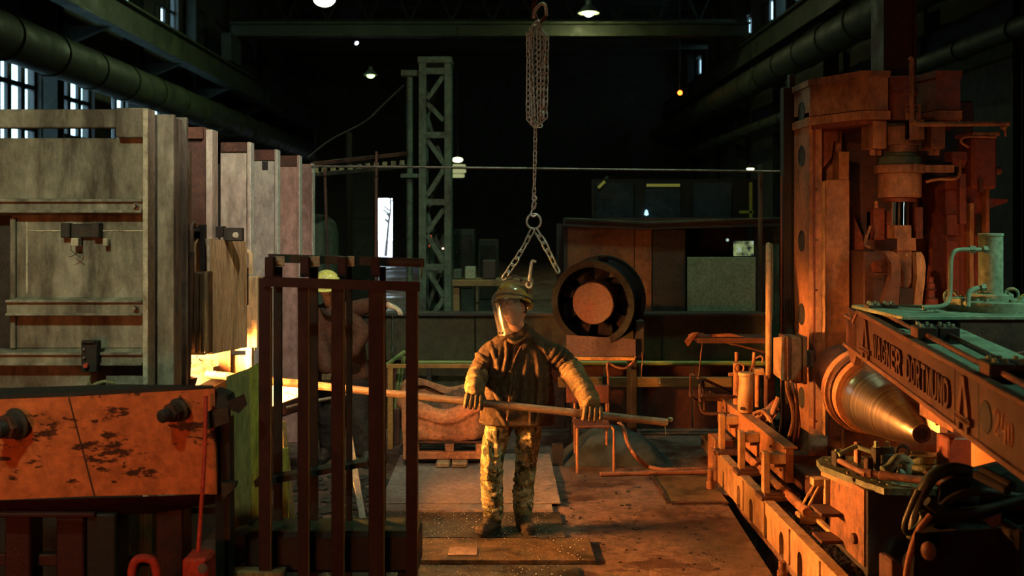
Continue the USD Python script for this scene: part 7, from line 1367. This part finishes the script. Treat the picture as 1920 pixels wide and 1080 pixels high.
wrinkle(tj, .010, 20, 9, axis=(-.3, 0, 1), along=1.7, mask=armx, across=.15)
jk = part(w1, 'jacket', tj, M['jacket'], 'rumpled brown work jacket', smooth=70)
surf = lambda px, py: None
from trimesh.ray.ray_triangle import RayMeshIntersector
RI = RayMeshIntersector(tj)
def front(px, py, off=.004):
    d = P(px, py, 1.0) - np.array((0, 0, H)); d /= np.linalg.norm(d)
    h, _, _ = RI.intersects_location([np.array((0, 0, H)) + d * 5.5], [d], multiple_hits=False)
    return (h[0] - d * off) if len(h) else P(px, py, 6.9)
part(jk, 'front_placket', G().tube([front(a, b) for a, b in ((985, 640), (974, 655), (965, 675), (961, 700), (957, 730), (953, 760), (951, 788))], .006, 8), M['jacket_edge'], 'jacket front edge, toned paler for the light on it')  # paler strip puts light along the jacket edge into the colour
part(jk, 'button', G().lathe(front(966, 730, .002), (-.15, -1, .1), [(.011, 0), (.011, .004), (.006, .006)], 16), M['eye_dark']); part(jk, 'button', G().lathe(front(980, 655, .002), (-.15, -1, .1), [(.007, 0), (.007, .004), (.004, .006)], 14), M['jacket_edge'])
def flap(pts, th=.012): return G().hull([front(a, b, .004) for a, b in pts] + [front(a, b, .004 + th) for a, b in pts])
part(jk, 'collar', flap([(948, 628), (958, 622), (972, 645), (965, 648), (948, 637)]), M['jacket']); part(jk, 'collar', flap([(988, 622), (1000, 630), (998, 640), (982, 655), (976, 648)]), M['jacket'])
part(jk, 'collar_stand', G().tube([J(950, 632, -.02), J(957, 639, -.075), J(968, 642, -.085), J(982, 637, -.07), J(994, 626, .0), J(991, 617, .09), J(972, 612, .12), J(954, 620, .08), J(950, 632, -.02)], .014, 10), M['jacket'])
part(jk, 'shirt', flap([(962, 630), (980, 630), (974, 648), (968, 646)], .004), M['shirt']); part(jk, 'zip_pull', G().bar(front(972, 628, .012), front(973, 640, .012), .005, .004, .001), M['chrome'])
# sleeve guards
def guard(a, b, ra, rb, seed):
    a, b = np.array(a), np.array(b); n = 7; ms = []
    pts = [(a + (b - a) * k / n, ra + (rb - ra) * k / n + (.007 if k % 2 else -.003)) for k in range(n + 1)]
    t = skin_of(chain_m(pts), .009, 4); wrinkle(t, .020, 22, seed, axis=b - a, along=1.7, across=.25); wrinkle(t, .007, 34, seed + 1, axis=b - a, along=1.2, across=.5, octaves=3)
    return part(w1, 'sleeve_guard', t, M['guard'], 'crumpled tan sleeve guard', smooth=70)
guard(elR + (wrR - elR) * .10, wrR + (0, 0, .012), .050, .043, 2); guard(elL + (shL - elL) * .10, wrL + (wrL - elL) * .04, .064, .048, 5)
for cc in ((J(1058, 678, -.09), 1), (J(1066, 690, -.10), 1)): part(w1, 'guard_toggle', G().ball(cc[0], .009, (1.3, 1, .8), 2), M['sole'])
# trousers
tr = chain_m([(hpR, .097), (J(928, 825, .0), .090), (knR, .078), (J(922, 915, 0), .073), (anR + (0, 0, .0), .064)]) + chain_m([(hpL, .097), (J(990, 825, .03), .089), (knL, .075), (J(982, 915, .07), .069), (anL + (0, 0, .0), .062)]) + [blob([(hpR, .098), (hpL, .098), (J(946, 762, .03), .085), (J(996, 762, .03), .085)])]
tt = skin_of(tr, .011, 6)
FT = [(px(p), a, w) for p, a, w in (([(908, 806), (926, 822), (944, 818)], .012, .011), ([(904, 838), (922, 852), (944, 846)], .014, .011), ([(903, 862), (924, 872), (945, 884)], .013, .010), ([(902, 896), (918, 890), (940, 902)], .013, .010), ([(904, 918), (924, 926), (942, 918)], .015, .009), ([(904, 936), (922, 942), (942, 934)], .015, .008), ([(904, 952), (924, 955), (942, 950)], .014, .007),
    ([(912, 790), (918, 850), (914, 900)], .010, .013), ([(930, 800), (934, 860)], .010, .013), ([(962, 808), (980, 822), (1002, 812)], .012, .011), ([(962, 842), (982, 854), (1003, 846)], .013, .011), ([(962, 872), (984, 868), (1003, 884)], .013, .010), ([(960, 902), (978, 910), (1000, 900)], .013, .010), ([(960, 926), (980, 930), (1000, 922)], .015, .009), ([(960, 944), (980, 950), (998, 942)], .014, .008), ([(976, 800), (972, 860), (978, 900)], .010, .013), ([(994, 800), (996, 850)], .010, .012))]
folds(tt, FT, ymax=.6); lowm = lambda v: .3 + np.clip((.55 - v[:, 2]) / .3, 0, 1); wrinkle(tt, .009, 26, 12, axis=(.35, .2, 1), along=1.0, mask=lowm, across=.25, octaves=3)
part(w1, 'trousers', tt, M['camo'], 'camouflage trousers', smooth=70)
boot(w1, (J(934, 980, .10)[0], 7.10), (J(896, 1000)[0], 6.87), .018, anR + (0, .0, -.02)); boot(w1, (J(976, 980)[0] - .005, 7.16), (J(996, 985)[0], 6.93), .018, anL + (0, 0, -.02))
grip(cR, pd, (0, .25, 1), RP, wrR, w1, 'glove', None, 1); grip(cL, pd, (0, .25, 1), RP, wrL, w1, 'glove', None, -1, .124)
# helmet
def local_mesh(v, f): 
    v = np.asarray(v, float); return trimesh.Trimesh((HM @ np.c_[v, np.ones(len(v))].T).T[:, :3], f, process=False)
def dome(ax_, ay, az, z0, yo, n=40, m=14, th=.004, tlt=.0):
    V, Fc = [], []
    for layer in (0, th):
        for i in range(m + 1):
            p = PI / 2 * i / m
            for j in range(n):
                t = 2 * PI * j / n; x, y, z = (ax_ - layer) * math.cos(p) * math.cos(t), (ay - layer) * math.cos(p) * math.sin(t), (az - layer) * math.sin(p)
                V.append((x, y * math.cos(tlt) - z * math.sin(tlt) * 0 + yo, z0 + z + y * math.sin(tlt)))
    o = (m + 1) * n
    for L2 in (0, 1):
        for i in range(m):
            for j in range(n):
                k = (j + 1) % n; q = [L2 * o + i * n + j, L2 * o + i * n + k, L2 * o + (i + 1) * n + k, L2 * o + (i + 1) * n + j]
                if L2: q = q[::-1]
                Fc += [(q[0], q[1], q[2]), (q[0], q[2], q[3])]
    for j in range(n):
        k = (j + 1) % n; Fc += [(j, o + k, k), (j, o + j, o + k)]
    return local_mesh(V, Fc)
hm = part(w1, 'helmet', dome(.115, .133, .122, .052, -.012, tlt=.36), M['helmet'], 'scuffed yellow helmet', smooth=50)
nb = 40; V, Fc = [], []
for j in range(nb):
    t = 2 * PI * j / nb; ex = .010 + .010 * max(0, math.sin(t)) 
    for r, z in ((0, .052), (1, .040), (1, .036), (0, .046)): V.append(((.113 + ex * r) * math.cos(t), (.131 + ex * r) * math.sin(t) - .012, z + math.sin(t) * .049))
for j in range(nb):
    k = (j + 1) % nb
    for q in range(4): a, b = q, (q + 1) % 4; Fc += [(4 * j + a, 4 * k + a, 4 * k + b), (4 * j + a, 4 * k + b, 4 * j + b)]
part(hm, 'brim', local_mesh(V, Fc), M['helmet'], smooth=40)
part(hm, 'ridge', local_mesh(*(lambda g: (g.vertices, g.faces))(G().tube([(0, .10, .152), (0, .06, .180), (0, 0, .178), (0, -.06, .145), (0, -.11, .092)], .012, 10).out())), M['helmet'])
part(hm, 'strap_band', local_mesh(*(lambda g: (g.vertices, g.faces))(G().tube([(.121 * math.cos(t), .141 * math.sin(t) - .012, .066 + .050 * math.sin(t)) for t in np.linspace(-.9, 4.04, 30)], .005, 6, smooth=False).out())), M['sole'], 'black band')
part(hm, 'rear_buckle', G().ball(loc(.02, -.150, .02), .012, (1.2, .8, .8)), M['helmet'])
# face shield: clear curved sheet and clear brow dome
V, Fc = [], []; na, nz_ = 44, 16
for lay in (0, .0025):
    for i in range(nz_ + 1):
        for j in range(na + 1):
            t = (j / na * 2 - 1) * 1.16; zb_ = -.172 + .045 * abs(t / 1.16) ** 2.4; z = .062 + (zb_ - .062) * i / nz_
            r = .150 - .006 * (i / nz_) - lay; V.append((r * .92 * math.sin(t), r * 1.08 * math.cos(t) - .002, z))
o = (nz_ + 1) * (na + 1)
for L2 in (0, 1):
    for i in range(nz_):
        for j in range(na):
            q = [L2 * o + i * (na + 1) + j, L2 * o + i * (na + 1) + j + 1, L2 * o + (i + 1) * (na + 1) + j + 1, L2 * o + (i + 1) * (na + 1) + j]
            if L2: q = q[::-1]
            Fc += [(q[0], q[1], q[2]), (q[0], q[2], q[3])]
vis = part(w1, 'face_shield', local_mesh(V, Fc), M['visor'], 'clear curved face shield with bright streaks', smooth=60)
V, Fc = [], []
for i in range(11):
    for j in range(na + 1):
        t = (j / na * 2 - 1) * 1.42; p = PI / 2 * .72 * i / 10; V.append((.142 * math.sin(t) * math.cos(p), .166 * math.cos(t) * math.cos(p) - .004, .062 + .115 * math.sin(p)))
for i in range(10):
    for j in range(na): q = [i * (na + 1) + j, i * (na + 1) + j + 1, (i + 1) * (na + 1) + j + 1, (i + 1) * (na + 1) + j]; Fc += [(q[0], q[1], q[2]), (q[0], q[2], q[3])]
part(vis, 'brow_dome', local_mesh(V, Fc), M['visor'], 'clear brow dome over the helmet front', smooth=60)
part(vis, 'brow_seam', local_mesh(*(lambda g: (g.vertices, g.faces))(G().tube([(.142 * math.sin(t), .164 * math.cos(t) - .003, .062) for t in np.linspace(-1.42, 1.42, 30)], .003, 6, smooth=False).out())), M['guard'])
for t, z in ((.75, -.135), (.35, -.148), (.05, -.150), (.9, .045), (-.55, .045)):
    r_ = .150 - .006 * (.062 - z) / .22
    c_ = loc(r_ * .92 * math.sin(t), r_ * 1.08 * math.cos(t) - .002, z)
    n_ = loc(math.sin(t) / .92, math.cos(t) / 1.08, 0) - loc(0, 0, 0); part(vis, 'rivet', G().lathe(c_ - n_ * .002, n_, [(.007, 0), (.007, .005), (.004, .007)], 14), M['sole'])

# ---- the second worker behind the rack
w2 = thing('person', 'worker in a dark reddish jacket and pale helmet bending behind the rack bars', 'person', (-1.45, 9.15, 0))
K = lambda px, py, d=0.0: P(px, py, 9.1 + d)
hc2 = K(614, 541, -.12); hf2 = np.array((.25, -.92, -.30)); h2, HM2 = head_mesh(hc2, hf2, (-.05, -.28, 1))
s2R, s2L = K(600, 590, .0), K(660, 580, .05); e2R, e2L = K(597, 645, -.10), K(692, 572, .02); hn2R, hn2L = K(612, 690, -.25), K(728, 572, -.05)
p2R, p2L = K(625, 700, .12), K(665, 700, .12)
f2R, f2L = np.array((p2R[0] - .06, 9.25, .0)), np.array((p2L[0] + .10, 9.1, .0))
k2R, k2L = (p2R + f2R) / 2 + (0, -.06, .02), (p2L + f2L) / 2 + (0, -.06, .02)
bm2 = [bone(hc2 + (0, 0, -.05), .052, K(624, 580, .03), .058), blob([(s2R, .05), (s2L, .05), (K(630, 590, .03), .06), (p2R, .08), (p2L, .08)])]
bm2 += chain_m([(s2R, .05), (e2R, .042), (hn2R, .03)]) + chain_m([(s2L, .05), (e2L, .042), (hn2L, .03)]) + chain_m([(p2R, .08), (k2R, .055), (f2R + (0, 0, .1), .04)]) + chain_m([(p2L, .08), (k2L, .055), (f2L + (0, 0, .1), .04)])
part(w2, 'body', body_mesh(bm2, h2, HM2), M['skin'], 'red-lit face', smooth=50)
jm2 = [blob([(s2R, .075), (s2L, .075), (K(630, 588, .04), .07), (K(612, 640, .05), .115), (K(655, 640, .05), .115)]), blob([(K(612, 640, .05), .115), (K(655, 640, .05), .115), (p2R, .115), (p2L, .125)])] + chain_m([(s2R, .075), (e2R, .065), (hn2R, .05)]) + chain_m([(s2L, .075), (e2L, .062), (K(715, 571, -.03), .05)]) + chain_m([(K(655, 600, -.10), .07), (K(680, 622, -.14), .066), (K(664, 655, -.2), .055)])
t2 = skin_of(jm2, .014, 10); wrinkle(t2, .02, 9, 21, axis=(.4, 0, -1), along=.8); part(w2, 'jacket', t2, M['brown_cloth'], smooth=70); part(w2, 'collar', G().tube([K(604, 580, -.06), K(614, 588, -.14), K(630, 586, -.12), K(642, 574, .0), K(632, 566, .10), K(612, 568, .06), K(604, 580, -.06)], .022, 10), M['dark_cloth'])
t2 = skin_of(chain_m([(p2R, .11), (k2R, .088), (f2R + (0, 0, .12), .07)]) + chain_m([(p2L, .11), (k2L, .088), (f2L + (0, 0, .12), .07)]), .016, 6); wrinkle(t2, .014, 10, 24); part(w2, 'trousers', t2, M['dark_cloth'], smooth=70)
boot(w2, (f2R[0], f2R[1] + .06), (f2R[0] - .04, f2R[1] - .20), 0.0, f2R + (0, .02, .12)); boot(w2, (f2L[0], f2L[1] + .06), (f2L[0] + .06, f2L[1] - .20), 0.0, f2L + (0, .02, .12))
ha = np.array((.93, -.1, -.32)); ha /= np.linalg.norm(ha); hs_ = np.cross(ha, (0, 0, 1.0)); hs_ /= np.linalg.norm(hs_); hup = np.cross(hs_, ha)
ms = [blob([(hn2L, .028), (hn2L + ha * .07 + hs_ * .03, .016), (hn2L + ha * .07 - hs_ * .03, .016)])]
for j, L_ in enumerate((.85, 1, .95, .75)):
    b = hn2L + ha * .07 + hs_ * (-.033 + .022 * j); ms += chain_m([(b, .0125), (b + ha * .035 * L_ - hup * .006, .0118), (b + ha * .06 * L_ - hup * .02, .0108), (b + ha * .075 * L_ - hup * .04, .0098)])
ms += chain_m([(hn2L + ha * .02 - hs_ * .03, .015), (hn2L + ha * .05 - hs_ * .055, .0125), (hn2L + ha * .075 - hs_ * .06 - hup * .02, .011)])
part(w2, 'glove', skin_of(ms, .007, 5), M['rack_cap'], 'pale glove', smooth=60)
ms = [blob([(hn2R, .028), (hn2R + np.array((.03, -.03, -.06)), .016), (hn2R + np.array((-.02, -.03, -.06)), .016)])]
for j in range(4): b = hn2R + np.array((-.026 + .02 * j, -.03, -.065)); ms += chain_m([(b, .0125), (b + (0, -.01, -.03), .0115), (b + (0, .01, -.055), .0105)])
ms += chain_m([(hn2R + (.03, 0, -.01), .015), (hn2R + (.05, -.02, -.04), .0125), (hn2R + (.045, -.03, -.065), .011)])
part(w2, 'glove', skin_of(ms, .008, 4), M['glove'], smooth=60)
HM = HM2
h_ = part(w2, 'helmet', dome(.120, .140, .125, .048, -.005, tlt=.05), M['helmet2'], 'pale yellow-white helmet', smooth=50)
V2 = []
for j in range(nb):
    t = 2 * PI * j / nb; ex = .022 + .016 * max(0, math.sin(t))
    for r, z in ((0, .048), (1, .038), (1, .034), (0, .042)): V2.append(((.117 + ex * r) * math.cos(t), (.137 + ex * r) * math.sin(t) - .005, z))
Fb = []
for j in range(nb):
    k = (j + 1) % nb
    for q in range(4): a, b = q, (q + 1) % 4; Fb += [(4 * j + a, 4 * k + a, 4 * k + b), (4 * j + a, 4 * k + b, 4 * j + b)]
part(h_, 'brim', local_mesh(V2, Fb), M['helmet2'], smooth=40)
for s in (-1, 1):
    e = part(w2, 'eye', G().ball((HM2 @ np.array((s * .031, .080, .012, 1)))[:3], .0115, sub=2), M['eye_white']); part(e, 'iris', G().ball((HM2 @ np.array((s * .031, .0885, .011, 1)))[:3], .0052, sub=1), M['eye_dark'])
